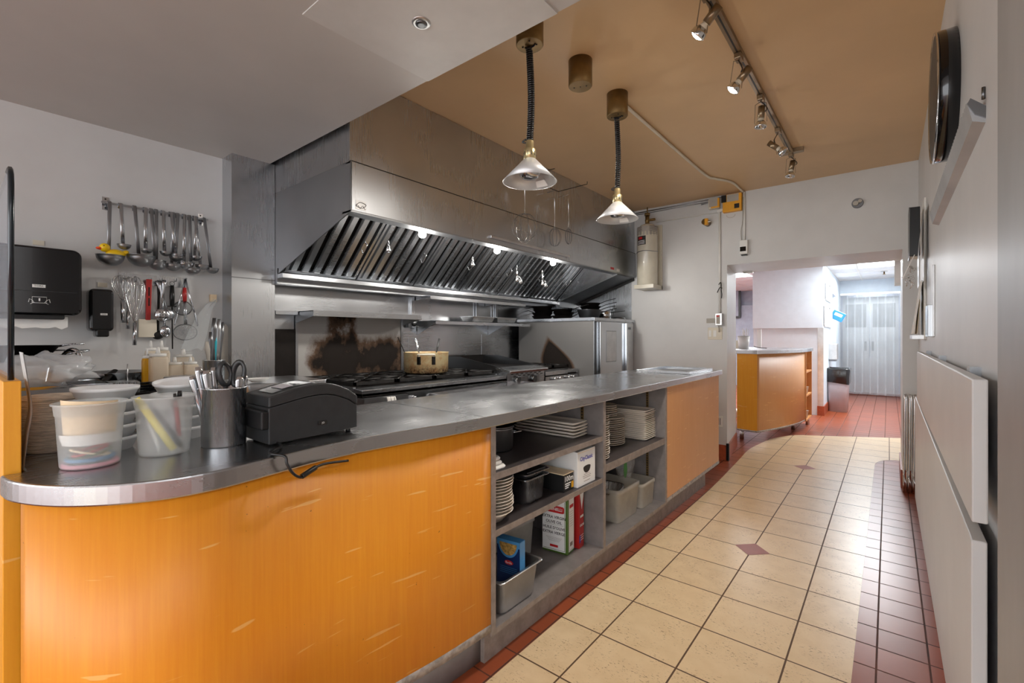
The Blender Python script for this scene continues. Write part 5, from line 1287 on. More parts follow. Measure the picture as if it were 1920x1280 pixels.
w_.tube([(PXF - 0.025, wz[-1].y + 0.002, wz[-1].z + 0.001), (PXF - 0.13, wz[-1].y + 0.002, wz[-1].z + 0.001)], 0.002, 6); w_.build('window_edge', 'alu', lid)
sa = gx(597, 797, PXF); sb = gx(613, 787, PXF)
s_ = MB().box(PXF - 0.002, PXF + 0.0015, sa.y, sb.y, sa.z, sb.z).build('power_switch', 'black_gloss', ptr, bev=0.001)
lettering('|O', 0.008, 'white_print', s_, (PXF + 0.0015, (sa.y + sb.y) / 2, (sa.z + sb.z) / 2), Y_, Z_)
MB().box(PXF - 0.14, PXF - 0.004, Y0p - 0.018, Y0p + 0.002, CT + 0.045, CT + 0.095).build('rear_step', 'black', ptr, bev=0.004)
for y in (Y0p + 0.02, Y1p - 0.02):
    for x in (PXF - 0.02, PXF - 0.13): MB().cyl((x, y, CT), (x, y, CT + 0.012), 0.008, n=10).build('foot', 'black', ptr)
cd = [gx(521, 832, PXF + 0.002), gx(527, 842, -1.24)]
cd[0].z = CT + 0.008; cd[1].z = CT + 0.006
cd += [Vector((-1.188, 0.512, CT + 0.007)), gx(534, 855, -1.150), gx(538, 869, -1.142), gx(546, 883, -1.14), gx(556, 892, -1.14), gx(567, 894, -1.143), gx(580, 884, -1.15), gx(606, 870, -1.165), Vector((-1.178, 0.72, CB_ - 0.01))]
cm = MB(); cm.tube(smooth_pts(cd, 5), 0.0035, 8); cm.tube(smooth_pts([gx(566, 893, -1.142), gx(578, 885, -1.146), gx(592, 876, -1.155)], 4), 0.007, 8); cm.build('power_cord', 'black', ptr)
# twine cone and foam bowls
ct_ = gz(98, 848, CT); ct_ = Vector((-1.70, 0.186, CT))
t = thing('twine_spool', ct_, 'big cream cotton twine spool beside the orange partition', 'spool')
m = MB(); m.lathe([(0.052, 0.0), (0.058, 0.004), (0.066, 0.05), (0.070, 0.09), (0.069, 0.12), (0.062, 0.142), (0.02, 0.143)], ct_, 40); m.build('twine', 'twine', t)
m = MB()
for k in range(34):
    z = 0.008 + k * 0.0039; r = 0.0575 + 0.0128 * math.sin(min(1, z / 0.1) * PI / 2) - (0.006 * max(0, (z - 0.115) / 0.03)); tl_ = 0.06 * math.sin(k * 1.7)
    m.tube([(ct_.x + r * math.cos(a_), ct_.y + r * math.sin(a_), ct_.z + z + r * tl_ * math.sin(a_ + k)) for a_ in [2 * PI * q / 28 for q in range(28)]], 0.0014, 4, True)
m.build('outer_strands', 'twine', t)
def foam(c, r, label, tilt=None):
    m = MB(); m.vessel([(0, 0), (r * 0.78, 0), (r * 0.94, 0.026), (r * 0.95, 0.026), (r, 0.030), (r, 0.036)], 0.003, (0, 0, 0), 36)
    o = m.build('foam_container', 'foam', label=label, cat='container', group='white foam containers behind the tubs', origin=(0, 0, 0)); o.location = c
    if tilt: o.rotation_euler = tilt
    return o
fc = Vector((-1.595, 0.272, CT))
for k in range(5): foam(fc + Z_ * 0.032 * k + X_ * random.uniform(-.002, .002), 0.070, 'white foam container, %s of the stack behind the rubber band tub' % ('bottom', 'second', 'third', 'fourth', 'topmost')[k])
fc2 = Vector((-1.62, 0.445, CT))
for k in range(4): foam(fc2 + Z_ * 0.032 * k, 0.072, 'white foam container, %s of the stack behind the steel canister' % ('bottom', 'second', 'third', 'fourth')[k])
foam(fc2 + Z_ * 0.13, 0.066, 'tilted white foam lid on the stack behind the marker tub', (0.06, 0.10, 0))
# steel tray let into the far end
a, b = gz(1204, 697, CT), gz(1338, 694, CT)
t = thing('steel_tray', (-1.42, 3.98, CT), 'shallow square stainless tray at the far end of the countertop', 'tray')
x0, x1, y0, y1 = -1.64, -1.20, 3.67, 4.27
m = MB(); w = 0.03; z0, z1 = CT + 0.001, CT + 0.022
m.box(x0, x1, y0, y0 + w, z0, z1).box(x0, x1, y1 - w, y1, z0, z1).box(x0, x0 + w, y0 + w, y1 - w, z0, z1).box(x1 - w, x1, y0 + w, y1 - w, z0, z1)
m.build('rim', 'steel_h', t, bev=0.002); MB().box(x0 + w, x1 - w, y0 + w, y1 - w, z0, z0 + 0.002).build('base', 'steel_dark', t)

# ================================================================ ON THE SHELVES
def plate_mesh(kind):
    m = MB()
    if kind == 'round': m.vessel([(0, 0), (0.055, 0), (0.062, 0.004), (0.088, 0.010), (0.09, 0.0125)], 0.0035, n=36)
    elif kind == 'bowl': m.vessel([(0, 0), (0.05, 0), (0.075, 0.03), (0.088, 0.040)], 0.0035, n=36)
    elif kind == 'big': m.vessel([(0, 0), (0.08, 0), (0.09, 0.004), (0.128, 0.010), (0.13, 0.0125)], 0.0035, n=40)
    else:
        hx, hy = kind; rings = []
        for s, z in ((0.80, 0), (0.86, 0.002), (1.0, 0.012), (1.0, 0.015), (0.97, 0.015), (0.85, 0.006)): rings.append(rr_(0, 0, hx * s if hx < 0.1 else hx - (1 - s) * 0.08, hy - (1 - s) * 0.08, z, 0.012, 3))
        loft(m, rings)
    return m
def stack(kind, base, n, dz, name, lab, group, rot=0.0, jit=0.003, cat='plate', topn=None):
    src = plate_mesh(kind).build(name, 'china', label=lab, cat=cat, group=group, origin=(0, 0, 0))
    for k in range(n):
        o = src if k == 0 else src.copy()
        if k: col.objects.link(o)
        o.location = Vector(base) + Vector((random.uniform(-jit, jit), random.uniform(-jit, jit), dz * k)); o.rotation_euler = (0, 0, rot)
        ORD = ('bottom', 'second', 'third', 'fourth', 'fifth', 'sixth', 'seventh', 'eighth', 'ninth', 'tenth', 'eleventh', 'twelfth', 'thirteenth', 'fourteenth', 'fifteenth', 'sixteenth', 'seventeenth', 'eighteenth', 'nineteenth', 'twentieth')
        if n > 1: o['label'] = (ORD[k] + (' from the bottom, ' if k else ' one, ')) + lab
        if k == n - 1 and topn: o['label'] = topn
    return src
# left bay, top shelf
stack((0.20, 0.068), (-1.44, 2.10, z1L), 5, 0.0165, 'rectangular_platter', 'long white platter in the upper left shelf stack', 'rectangular platters on the upper left shelf', 0.0, topn='topmost long white rectangular platter on the upper left shelf')
p = gz(962, 828, z1L)
t = thing('round_pot', (-1.42, 1.63, z1L), 'small dark steel pot with lugs on the upper left shelf', 'pot')
MB().vessel([(0, 0), (0.07, 0), (0.08, 0.01), (0.08, 0.10), (0.083, 0.105)], 0.003, (-1.42, 1.63, z1L), 32).build('body', 'steel_dull', t)
MB().cyl((-1.42, 1.63, z1L + 0.106), (-1.42, 1.63, z1L + 0.116), 0.085, 0.08, 32).build('lid', 'steel_dark', t)
MB().tube(smooth_pts([(-1.35, 1.67, z1L + 0.08), (-1.33, 1.70, z1L + 0.085), (-1.35, 1.715, z1L + 0.08), (-1.38, 1.70, z1L + 0.08)], 4), 0.005, 6).build('lug', 'steel', t)
for i, (z, dx) in enumerate(((0.0, 0.0), (0.016, -0.01), (0.032, -0.015))):
    m = MB(); rings = []
    for s, zz in ((0.94, 0.0), (1.0, 0.006), (1.0, 0.010), (0.93, 0.0155)): rings.append([(q[0], q[1], q[2] + 0.002 * noise.noise(Vector(q) * 20)) for q in rr_(-1.27 + dx, 1.385 + dx, 0.085 * s, 0.045 * s, z1L + z + zz, 0.02, 4)])
    loft(m, rings); m.build('folded_cloth', 'paper', label='folded white cloth, %s of the three at the left end of the upper shelf' % ('bottom', 'middle', 'topmost')[i], cat='cloth', group='folded cloths on the upper left shelf')
# left bay, middle shelf
stack('bowl', (-1.262, 1.418, z2L), 1, 0, 'bowl', 'white bowl at the very bottom of the plate stack on the middle shelf', 'white plates on the middle shelf', cat='bowl')
stack('round', (-1.262, 1.418, z2L + 0.031), 12, 0.0125, 'round_plate', 'small round plate in the middle shelf stack', 'white plates on the middle shelf', topn='topmost small white round plate at the left of the middle shelf')
def gn_pan(cx_, cy_, z, hx, hy, h, mat, label, name='food_pan', rot=0.0, flare=0.94, cat='food pan'):
    t = thing(name, (cx_, cy_, z), label, cat)
    m = MB(); loft(m, [rr_(cx_, cy_, hx * flare - 0.006, hy * flare - 0.006, z, 0.03, 5), rr_(cx_, cy_, hx * flare, hy * flare, z + 0.012, 0.03, 5), rr_(cx_, cy_, hx, hy, z + h - 0.004, 0.03, 5), rr_(cx_, cy_, hx + 0.014, hy + 0.014, z + h - 0.002, 0.022, 5), rr_(cx_, cy_, hx + 0.014, hy + 0.014, z + h, 0.022, 5), rr_(cx_, cy_, hx - 0.003, hy - 0.003, z + h - 0.001, 0.03, 5), rr_(cx_, cy_, hx * flare - 0.008, hy * flare - 0.008, z + 0.006, 0.03, 5)])
    m.build('body', mat, t); return t
gn_pan(-1.31, 1.69, z2L, 0.08, 0.08, 0.115, 'steel', 'deep steel food pan on the middle shelf, lowest of the two nested')
gn_pan(-1.31, 1.69, z2L + 0.112, 0.082, 0.082, 0.028, 'steel', 'shallow steel food pan nested on top on the middle shelf')
MB().box(-1.39, -1.23, 1.62, 1.76, z2L + 0.141, z2L + 0.146).build('pan_cover', 'steel_dark', label='dark flat cover resting on the nested food pans', cat='lid')
# black 100m box
t = thing('wrap_box', (-1.36, 1.90, z2L), 'black cling film box with a tan lid printed 100m on the middle shelf', 'box')
MB().box(-1.56, -1.20, 1.868, 1.955, z2L, z2L + 0.082).build('carton', 'black_print', t, bev=0.001)
MB().box(-1.56, -1.20, 1.866, 1.957, z2L + 0.082, z2L + 0.086).build('flap', 'kraft', t)
lettering('100m', 0.036, 'white_print', t, (-1.20, 1.911, z2L + 0.06), Y_, Z_, bold=0.0006)
for i, z in enumerate((0.038, 0.028, 0.018)): lettering(('FILM', '45 cm x 100 m', '18 in'), 0.010, 'white_print', t, (-1.20, 1.90, z2L + z), Y_, Z_) if False else MB().box(-1.2, -1.1992, 1.88, 1.93 - 0.01 * i, z2L + z - 0.003, z2L + z + 0.002).build('small_print', 'white_print', t)
MB().box(-1.2, -1.199, 1.936, 1.955, z2L + 0.01, z2L + 0.04).build('yellow_mark', 'mustard', t)
# white box with cutter window
t = thing('film_box', (-1.34, 2.05, z2L), 'tall white film box with blue lettering and a black oval on the middle shelf', 'box')
MB().box(-1.60, -1.185, 1.968, 2.145, z2L, z2L + 0.175).build('carton', 'white_print', t, bev=0.002)
lettering('CityClassic', 0.028, 'blue_print', t, (-1.185, 2.054, z2L + 0.135), Y_, Z_, bold=0.0006)
m = MB(); m.add([(-1.1845, 2.06 + 0.036 * math.cos(a_) * (1 if a_ < PI else 1.0), z2L + 0.088 + (0.008 if a_ < PI else 0.030) * math.sin(a_)) for a_ in [2 * PI * k / 24 for k in range(24)]], [list(range(24))]); m.build('cut_out', 'black_print', t)
for i, (z, hw) in enumerate(((0.052, 0.03), (0.043, 0.04), (0.034, 0.036), (0.018, 0.03))): MB().box(-1.185, -1.1845, 2.06 - hw, 2.06 + hw, z2L + z, z2L + z + 0.002).build('small_print', 'grey_edge', t)
m = MB()
for k in range(14): m.box(-1.1855, -1.1845, 1.972 + k * 0.012, 1.979 + k * 0.012, z2L + 0.166, z2L + 0.170)
m.build('perforation', 'kraft', t)
MB().box(-1.45, -1.35, 1.99, 2.0, z2L + 0.175, z2L + 0.176).box(-1.45, -1.35, 2.08, 2.10, z2L + 0.175, z2L + 0.176).build('slot', 'black_print', t)
# left bay, bottom
t = gn_pan(-1.265, 1.515, zB, 0.085, 0.13, 0.145, 'alu', 'deep dented steel food pan standing at the front of the bottom shelf', flare=0.87)
pb_ = thing('pasta_box', (-1.268, 1.553, zB + 0.01), 'blue pasta box standing in the deep steel pan', 'box')
R_ = rz(-PI / 2 + 0.12)
c_ = Vector((-1.268, 1.553, zB + 0.125)); sz = (0.042, 0.115, 0.23)
m = MB().obox(c_, sz, R_); m.build('carton', 'navy', pb_)
def face_pt(dy, dz, off=0.001): return c_ + R_ @ Vector((sz[0] / 2 + off, dy, dz))
fxd, fyd = R_ @ Y_, Z_
m = MB(); m.add([face_pt(-0.0575, 0.115), face_pt(0.0575, 0.115), face_pt(0.0575, 0.09), face_pt(-0.0575, 0.09)], [(0, 1, 2, 3)]); m.build('top_band', 'skyblue', pb_)
m = MB(); m.add([face_pt(0.052 * math.cos(a_), 0.104 + 0.062 * math.sin(a_), 0.0015) for a_ in [PI + PI * k / 16 for k in range(17)]], [list(range(17))]); m.build('dish_rim', 'skyblue', pb_)
m = MB(); m.add([face_pt(0.044 * math.cos(a_), 0.104 + 0.052 * math.sin(a_), 0.002) for a_ in [PI + PI * k / 16 for k in range(17)]], [list(range(17))]); m.build('pasta_picture', 'pasta', pb_)
m = MB(); m.add([face_pt(0.004 + 0.022 * math.cos(a_), 0.022 + 0.010 * math.sin(a_), 0.002) for a_ in [2 * PI * k / 20 for k in range(20)]], [list(range(20))]); rl = m.build('red_oval', 'red_print', pb_)
lettering('Barilla', 0.013, 'white_print', rl, face_pt(0.004, 0.022, 0.002), fxd, fyd)
m = MB().obox(c_ + R_ @ Vector((0, 0.0582, 0)), (0.042, 0.001, 0.23), R_); m.build('side', 'skyblue', pb_)
m = MB().obox(c_ + R_ @ Vector((0, 0, 0.1155)), (0.042, 0.115, 0.001), R_); m.build('top', 'skyblue', pb_)
for i in range(4):
    m = MB(); m.add([face_pt(-0.04, 0.000 - i * 0.008, 0.0015), face_pt(0.045, 0.000 - i * 0.008, 0.0015), face_pt(0.045, 0.0015 - i * 0.008, 0.0015), face_pt(-0.04, 0.0015 - i * 0.008, 0.0015)], [(0, 1, 2, 3)]); m.build('small_print', 'skyblue', pb_)
def bin_box(cx_, cy_, z, hx, hy, h, label, mat='bin_clear'):
    t = thing('plastic_bin', (cx_, cy_, z), label, 'bin', 'cloudy plastic bins on the shelves')
    m = MB(); loft(m, [rr_(cx_, cy_, hx * .86, hy * .86, z + 0.001, 0.025, 4), rr_(cx_, cy_, hx * .88, hy * .88, z + 0.008, 0.025, 4), rr_(cx_, cy_, hx * .96, hy * .96, z + h * .86, 0.03, 4), rr_(cx_, cy_, hx, hy, z + h * .87, 0.03, 4), rr_(cx_, cy_, hx, hy, z + h, 0.03, 4), rr_(cx_, cy_, hx - 0.012, hy - 0.012, z + h, 0.03, 4), rr_(cx_, cy_, hx * .84, hy * .84, z + 0.004, 0.025, 4)], True, True, True)
    m.build('body', mat, t); return t
bin_box(-1.53, 1.80, zB, 0.12, 0.14, 0.195, 'cloudy plastic bin behind the deep steel pan on the bottom shelf', 'milky')
for k in range(6):
    m = MB(); m.vessel([(0, 0), (0.045, 0), (0.06, 0.05), (0.062, 0.05)], 0.002, (-1.53, 1.70, zB + 0.01 + k * 0.03), 20); m.build('paper_cup', 'white_pl', label='white paper cup, %s of the nested cups in the cloudy bin' % ('lowest', 'second', 'third', 'fourth', 'fifth', 'topmost')[k], cat='cup', group='paper cups in the cloudy bin')
# olive oil tin
oc = thing('oil_tin', (-1.28, 1.93, zB), 'tall green and white olive oil tin on the bottom shelf', 'tin')
A_ = gz(1068, 1038, zB)          # nearest bottom corner
cx_, cy_ = -1.26, 1.905; R_ = rz(-0.62 + 0.30); sx_, sy_, sz_ = 0.145, 0.115, 0.315
R_ = rz(0.0)
x0, x1, y0, y1 = -1.37, -1.225, 1.855, 1.965
ca = gz(1070, 1036, zB)
x1, y0 = ca.x, ca.y; x0 = x1 - 0.19; y1 = y0 + 0.10
# the tin stands turned so a wide face looks left-forward and a narrow face right-forward
cc = Vector((-1.340, 2.034, zB)); R_ = rz(0.126)
W, D, HH = 0.146, 0.080, 0.305      # along x (wide, facing -y), depth along y
m = MB().obox(cc + Z_ * HH / 2, (W, D, HH), R_); m.build('body', 'green_print', oc, bev=0.006)
def wf_(x, z, off=0.0012): return cc + R_ @ Vector((x, -D / 2 - off, 0)) + Z_ * z
def nf_(y, z, off=0.0012): return cc + R_ @ Vector((W / 2 + off, y, 0)) + Z_ * z
def rect(fn, a, b, c, d, off, name, mat, par):
    m = MB(); m.add([fn(a, c, off), fn(b, c, off), fn(b, d, off), fn(a, d, off)], [(0, 1, 2, 3)]); return m.build(name, mat, par)
fa = rect(wf_, -0.072, 0.060, 0.012, 0.285, 0.0012, 'front_label', 'white_print', oc)
for (a, b, c, d) in ((-0.068, 0.056, 0.017, 0.019), (0.054, 0.056, 0.017, 0.27)): rect(wf_, a, b, c, d, 0.0018, 'label_border', 'green_print', fa)
m = MB(); m.add([wf_(-0.005 + 0.058 * max(-1, min(1, 1.3 * math.cos(a_))), 0.225 + 0.018 * max(-1, min(1, 1.3 * math.sin(a_))), 0.0018) for a_ in [2 * PI * k / 24 for k in range(24)]], [list(range(24))]); rb_ = m.build('red_banner', 'red_print', fa)
xd_, yd_ = R_ @ X_, Z_
lettering('REGINELLI', 0.021, 'white_print', rb_, wf_(-0.005, 0.225, 0.002), xd_, yd_, bold=0.0003)
for s, z, sz2 in (('EXTRA VIRGIN', 0.183, 0.0205), ('OLIVE OIL', 0.158, 0.0205), ("HUILE D'OLIVE", 0.128, 0.0195), ('EXTRA VIERGE', 0.103, 0.0195)):
    lettering(s, sz2, 'black_print', fa, wf_(-0.005, z, 0.0018), xd_, yd_, bold=0.0003)
rect(wf_, -0.06, 0.05, 0.1445, 0.1455, 0.0018, 'rule', 'grey_edge', fa)
for i in range(4): rect(wf_, -0.05 + 0.005 * i, 0.04 - 0.005 * i, 0.078 - i * 0.006, 0.079 - i * 0.006, 0.0018, 'small_print', 'grey_edge', fa)
rect(wf_, -0.028, 0.018, 0.030, 0.042, 0.0018, 'red_badge', 'red_print', fa)
na = rect(nf_, -0.032, 0.032, 0.015, 0.285, 0.0012, 'side_label', 'white_print', oc)
for (a, b, c, d) in ((-0.029, -0.028, 0.02, 0.28), (0.028, 0.029, 0.02, 0.28), (-0.029, 0.029, 0.02, 0.0215)): rect(nf_, a, b, c, d, 0.0018, 'label_border', 'black_print', na)
rect(nf_, -0.022, 0.022, 0.235, 0.252, 0.0018, 'red_badge', 'red_print', na)
for i in range(7): rect(nf_, -0.02, 0.018, 0.215 - i * 0.012, 0.2165 - i * 0.012, 0.0018, 'small_print', 'grey_edge', na)
rect(nf_, -0.018, 0.014, 0.04, 0.06, 0.0018, 'bar_code', 'grey_edge', na)
# red carton
rc = thing('red_carton', (-1.27, 2.03, zB), 'narrow dark red carton between the oil tin and the divider', 'carton')
cr = Vector((-1.31, 2.130, zB)); R2 = rz(0.10)
MB().obox(cr + Z_ * 0.145, (0.10, 0.055, 0.29), R2).build('body', 'red', rc, bev=0.002)
def cf(y, z, off=0.0012): return cr + R2 @ Vector((0.05 + off, y, 0)) + Z_ * z
m = MB(); m.add([cf(-0.024, 0.285), cf(0.024, 0.285), cf(0.0, 0.20)], [(0, 1, 2)]); m.build('white_wedge', 'white_print', rc)
lettering('OSCAR', 0.016, 'white_print', rc, cf(0, 0.12, 0.0015), R2 @ Y_, Z_, bold=0.0006)
rect(cf, -0.02, 0.02, 0.16, 0.172, 0.0014, 'white_band', 'white_print', rc); rect(cf, -0.03, -0.015, 0.03, 0.07, 0.0014, 'blue_mark', 'blue_print', rc)
for i in range(3): rect(cf, -0.018, 0.022, 0.065 - i * 0.012, 0.068 - i * 0.012, 0.0014, 'small_print', 'white_print', rc)
# right bay, upper
stack('round', (-1.29, 2.315, z1R), 20, 0.0125, 'round_plate', 'small round plate in the stack beside the divider', 'round plates beside the divider', topn='topmost small white round plate beside the divider')
stack('big', (-1.42, 2.69, z1R), 14, 0.0125, 'dinner_plate', 'large round plate in the right bay stack', 'large round plates in the right bay', topn='uppermost of the large white round plates in the right bay')
stack('round', (-1.42, 2.675, z1R + 14 * 0.0125), 6, 0.0125, 'round_plate', 'small round plate on top of the large plates', 'small plates on the large plates', jit=0.002, topn='topmost small white round plate on top of the large plates')
stack((0.15, 0.082), (-1.375, 2.972, z1R), 16, 0.0122, 'rectangular_plate', 'rectangular plate in the tall right bay stack', 'rectangular plates in the right bay', 0.0, topn='topmost white rectangular plate in the tall stack of the right bay')
# right bay, lower
bb_ = bin_box(-1.35, 2.66, zB, 0.125, 0.15, 0.20, 'large cloudy plastic bin at the front of the lower right bay')
bin_box(-1.32, 2.94, zB, 0.10, 0.11, 0.16, 'smaller cloudy plastic bin behind, at the right of the lower right bay')
def ribbed(cx_, cy_, z, hx, hy, h, label, rot):
    m = MB(); n = 48; rings = []
    for s, zz in ((0.8, 0), (1.0, h), (1.08, h + 0.001), (1.0, h - 0.002), (0.78, 0.003)):
        rg2 = []
        for k in range(n):
            a_ = 2 * PI * k / n; e = min(1 / max(abs(math.cos(a_)), 1e-3), 1 / max(abs(math.sin(a_)), 1e-3)); e = min(e, 1.22); w2 = 1 + (0.02 if k % 2 else -0.02) * (1 if zz < h else 0)
            p2 = rot @ Vector((hx * s * e * math.cos(a_) * w2, hy * s * e * math.sin(a_) * w2, zz)); rg2.append((cx_ + p2.x, cy_ + p2.y, z + p2.z))
        rings.append(rg2)
    loft(m, rings, True, True, False); return m.build('foil_container', 'foil', label=label, cat='tray', group='foil containers in the lower right bay')
for k in range(3): ribbed(-1.34, 2.58, zB + 0.135 + k * 0.008, 0.085, 0.065, 0.05, 'crinkled foil container lying in the cloudy bin, %s of three' % ('lowest', 'middle', 'uppermost')[k], rz(0.1) @ rx(0.12))
for k in range(6): ribbed(-1.44, 2.42 + k * 0.008, zB + 0.26, 0.075, 0.055, 0.04, 'upright foil container, %s in the nested row behind the cloudy bin' % ('nearest', 'second', 'third', 'fourth', 'fifth', 'farthest')[k], rx(PI / 2 - 0.1))
def film_bag(name, c, r, label, mat='bag_clear', seed=0, lab_mat=None, par=None, amp=0.35):
    m = MB(); n, k2 = 28, 16; P = []
    for i in range(k2 + 1):
        ph = PI * i / k2
        for j in range(n):
            a_ = 2 * PI * j / n; d = Vector((math.sin(ph) * math.cos(a_), math.sin(ph) * math.sin(a_), math.cos(ph)))
            q = 1 + amp * noise.noise(d * 2.2 + Vector((seed, 0, 0))) + amp * 0.5 * abs(noise.noise(d * 6 + Vector((0, seed, 0))))
            P.append((c[0] + d.x * r[0] * q, c[1] + d.y * r[1] * q, max(c[2] + d.z * r[2] * q, c[2] - r[2] * 0.92)))
    m.add(P, [(i * n + j, (i + 1) * n + j, (i + 1) * n + (j + 1) % n, i * n + (j + 1) % n) for i in range(k2) for j in range(n)], True)
    return m.build(name, mat, label=label, cat='bag')
fb = film_bag('film_bag', (-1.36, 2.86, zB + 0.27), (0.05, 0.10, 0.10), 'crumpled clear bag with green print sticking up from the lower right bay', 'bag_clear', 3)
m = MB(); m.add([Vector((-1.30, 2.745 + 0.026 * math.cos(a_), zB + 0.27 + 0.055 * math.sin(a_))) for a_ in [2 * PI * k / 16 for k in range(16)]], [list(range(16))]); m.build('green_print', 'bag_green', fb)

# ================================================================ BACK LEFT: PREP TABLE AND WALL
PT_ = 0.90
t = thing('prep_table', (-2.9, 0.6, 0), 'stainless prep table along the left wall behind the counter', 'table')
MB().box(-3.28, -2.40, 0.13, 1.12, PT_ - 0.04, PT_).box(-3.14, -2.46, 1.12, 1.385, PT_ - 0.04, PT_).build('top_sheet', 'steel_h', t, bev=0.003)
for x in (-3.2, -2.48):
    for y in (0.2, 1.05): MB().cyl((x, y, 0), (x, y, PT_ - 0.04), 0.02, n=12).build('leg', 'steel', t)
MB().box(-3.24, -2.44, 0.17, 1.08, 0.28, 0.30).build('lower_shelf', 'steel_dull', t)
# steel insert with a clear bag on top
t = thing('steel_insert', (-2.6, 0.29, PT_), 'deep grey steel container on the prep table under the clear plastic bag', 'container')
x0, x1, y0, y1, z1 = -2.74, -2.45, 0.135, 0.435, 1.058
m = MB(); m.box(x0, x1, y0, y0 + 0.004, PT_, z1).box(x0, x1, y1 - 0.004, y1, PT_, z1).box(x0, x0 + 0.004, y0, y1, PT_, z1).box(x1 - 0.004, x1, y0, y1, PT_, z1).box(x0, x1, y0, y1, PT_, PT_ + 0.004); m.build('body', 'steel_dull', t)
m = MB(); m.tube([(x0, y0, z1), (x1, y0, z1), (x1, y1, z1), (x0, y1, z1)], 0.006, 6, True); m.build('rim', 'steel_bright', t)
film_bag('clear_bag', (-2.52, 0.245, z1 + 0.055), (0.10, 0.135, 0.058), 'big crumpled clear plastic bag lying on the steel container', 'film', 9, amp=0.6)
MB().box(-2.74, -2.60, 0.44, 0.56, PT_, 1.05).build('small_insert', 'steel', label='narrow steel insert right of the container with the bag', cat='container')
# faucet
a = gx(112, 682, -3.12)
t = thing('faucet', (-3.15, a.y, PT_), 'arched chrome tap behind the clear bag', 'tap')
pts = [gx(95, 690, -3.12), gx(112, 676, -3.12), gx(124, 662, -3.10), gx(135, 656, -3.08), gx(146, 661, -3.06), gx(150, 671, -3.05)]
pts = [Vector((-3.15, pts[0].y - 0.02, PT_))] + pts
MB().tube(smooth_pts(pts, 5), 0.0125, 10).build('spout', 'chrome', t); q = pts[-1]; MB().cyl(q, q - Z_ * 0.02, 0.015, n=14).build('nozzle', 'chrome', t)
# dark pans on a wall rack at the left
def side_pan(u, v, x, r, h, hu, hv, mat, label, tilt=0.0):
    c_ = gx(u, v, x); t = thing('frying_pan', c_, label, 'pan', 'pans above the prep table')
    MB().vessel([(0, 0), (r * .72, 0), (r, h), (r + .004, h)], 0.003, c_, 28).build('body', mat, t)
    e = gx(hu, hv, x + 0.03); st = c_ + (Vector((e.x, e.y, c_.z)) - c_).normalized() * (r - 0.01) + Z_ * (h - 0.005)
    for s in (-0.008, 0.008): MB().tube([st + X_ * s, st.lerp(e, 0.5) + X_ * s + Z_ * 0.004, e + X_ * s * 0.3], 0.005, 6).build('handle', 'steel' if s > 0 else 'steel_dark', t)
side_pan(40, 668, -3.10, 0.13, 0.05, 158, 644, 'grime', 'black frying pan on the rack at the far left, upper one')
side_pan(48, 684, -3.08, 0.13, 0.045, 166, 657, 'iron', 'black frying pan on the rack at the far left, lower one')
m = MB()
for v in (657, 683): 
    a, b = gx(30, v, -3.12), gx(168, v - 1, -3.12); m.tube([a, b], 0.004, 6)
m.tube([(-3.12, 0.16, PT_), (-3.12, 0.16, 1.22)], 0.006, 6); m.tube([(-3.12, 0.42, PT_), (-3.12, 0.42, 1.02)], 0.004, 6)
m.build('wire_rack', 'steel_dark', label='thin wire rack holding the black pans at the far left', cat='rack')
# wok, plates, tray
c_ = gx(208, 703, -2.98)
t = thing('steel_wok', c_, 'wide shiny steel pan on the prep table with a ladle in it', 'pan')
c0 = Vector((-2.98, 0.55, 1.03))
MB().vessel([(0, 0), (0.09, 0), (0.15, 0.045), (0.155, 0.047)], 0.003, c0, 36).build('body', 'steel_bright', t)
MB().tube([gx(194, 716, -2.84), gx(206, 702, -2.86), gx(216, 694, -2.88)], [0.016, 0.018, 0.014], 10, flat=0.5).build('handle', 'iron', t)
MB().cyl((-2.98, 0.55, PT_), (-2.98, 0.55, 1.03), 0.11, 0.11, 30).build('steel_pot', 'steel_dull', label='steel pot under the wide shiny pan', cat='pot')
for k in range(6):
    q = Vector((-2.80, 0.60, PT_ + 0.06 + k * 0.013)); m = MB(); m.vessel([(0, 0), (0.06, 0), (0.10, 0.012), (0.102, 0.013)], 0.002, q + Vector((random.uniform(-.006, .006), random.uniform(-.006, .006), 0)), 28)
    m.build('steel_plate', 'steel', label='%s steel plate in the uneven stack right of the wide pan' % ('bottom', 'second', 'third', 'fourth', 'fifth', 'topmost')[k], cat='plate', group='steel plates on the prep table')
MB().box(-2.90, -2.68, 0.5, 0.72, PT_, PT_ + 0.058).build('metal_box', 'steel_dull', label='low dull metal box under the steel plates', cat='box')
m = MB(); m.tube([gx(239, 682, -2.7), gx(239, 722, -2.7)], 0.0025, 6); m.build('thin_skewer', 'steel', label='thin upright metal skewer beside the steel plates', cat='skewer')
m = MB(); loft(m, [rr_(-2.62, 0.60, 0.13, 0.11, PT_, 0.01, 2), rr_(-2.62, 0.60, 0.15, 0.13, PT_ + 0.11, 0.01, 2), rr_(-2.62, 0.60, 0.156, 0.136, PT_ + 0.115, 0.01, 2), rr_(-2.62, 0.60, 0.145, 0.125, PT_ + 0.112, 0.01, 2), rr_(-2.62, 0.60, 0.125, 0.105, PT_ + 0.01, 0.01, 2)]); m.build('baking_tray', 'iron', label='dark roasting tray in front of the sauce bottles', cat='tray')
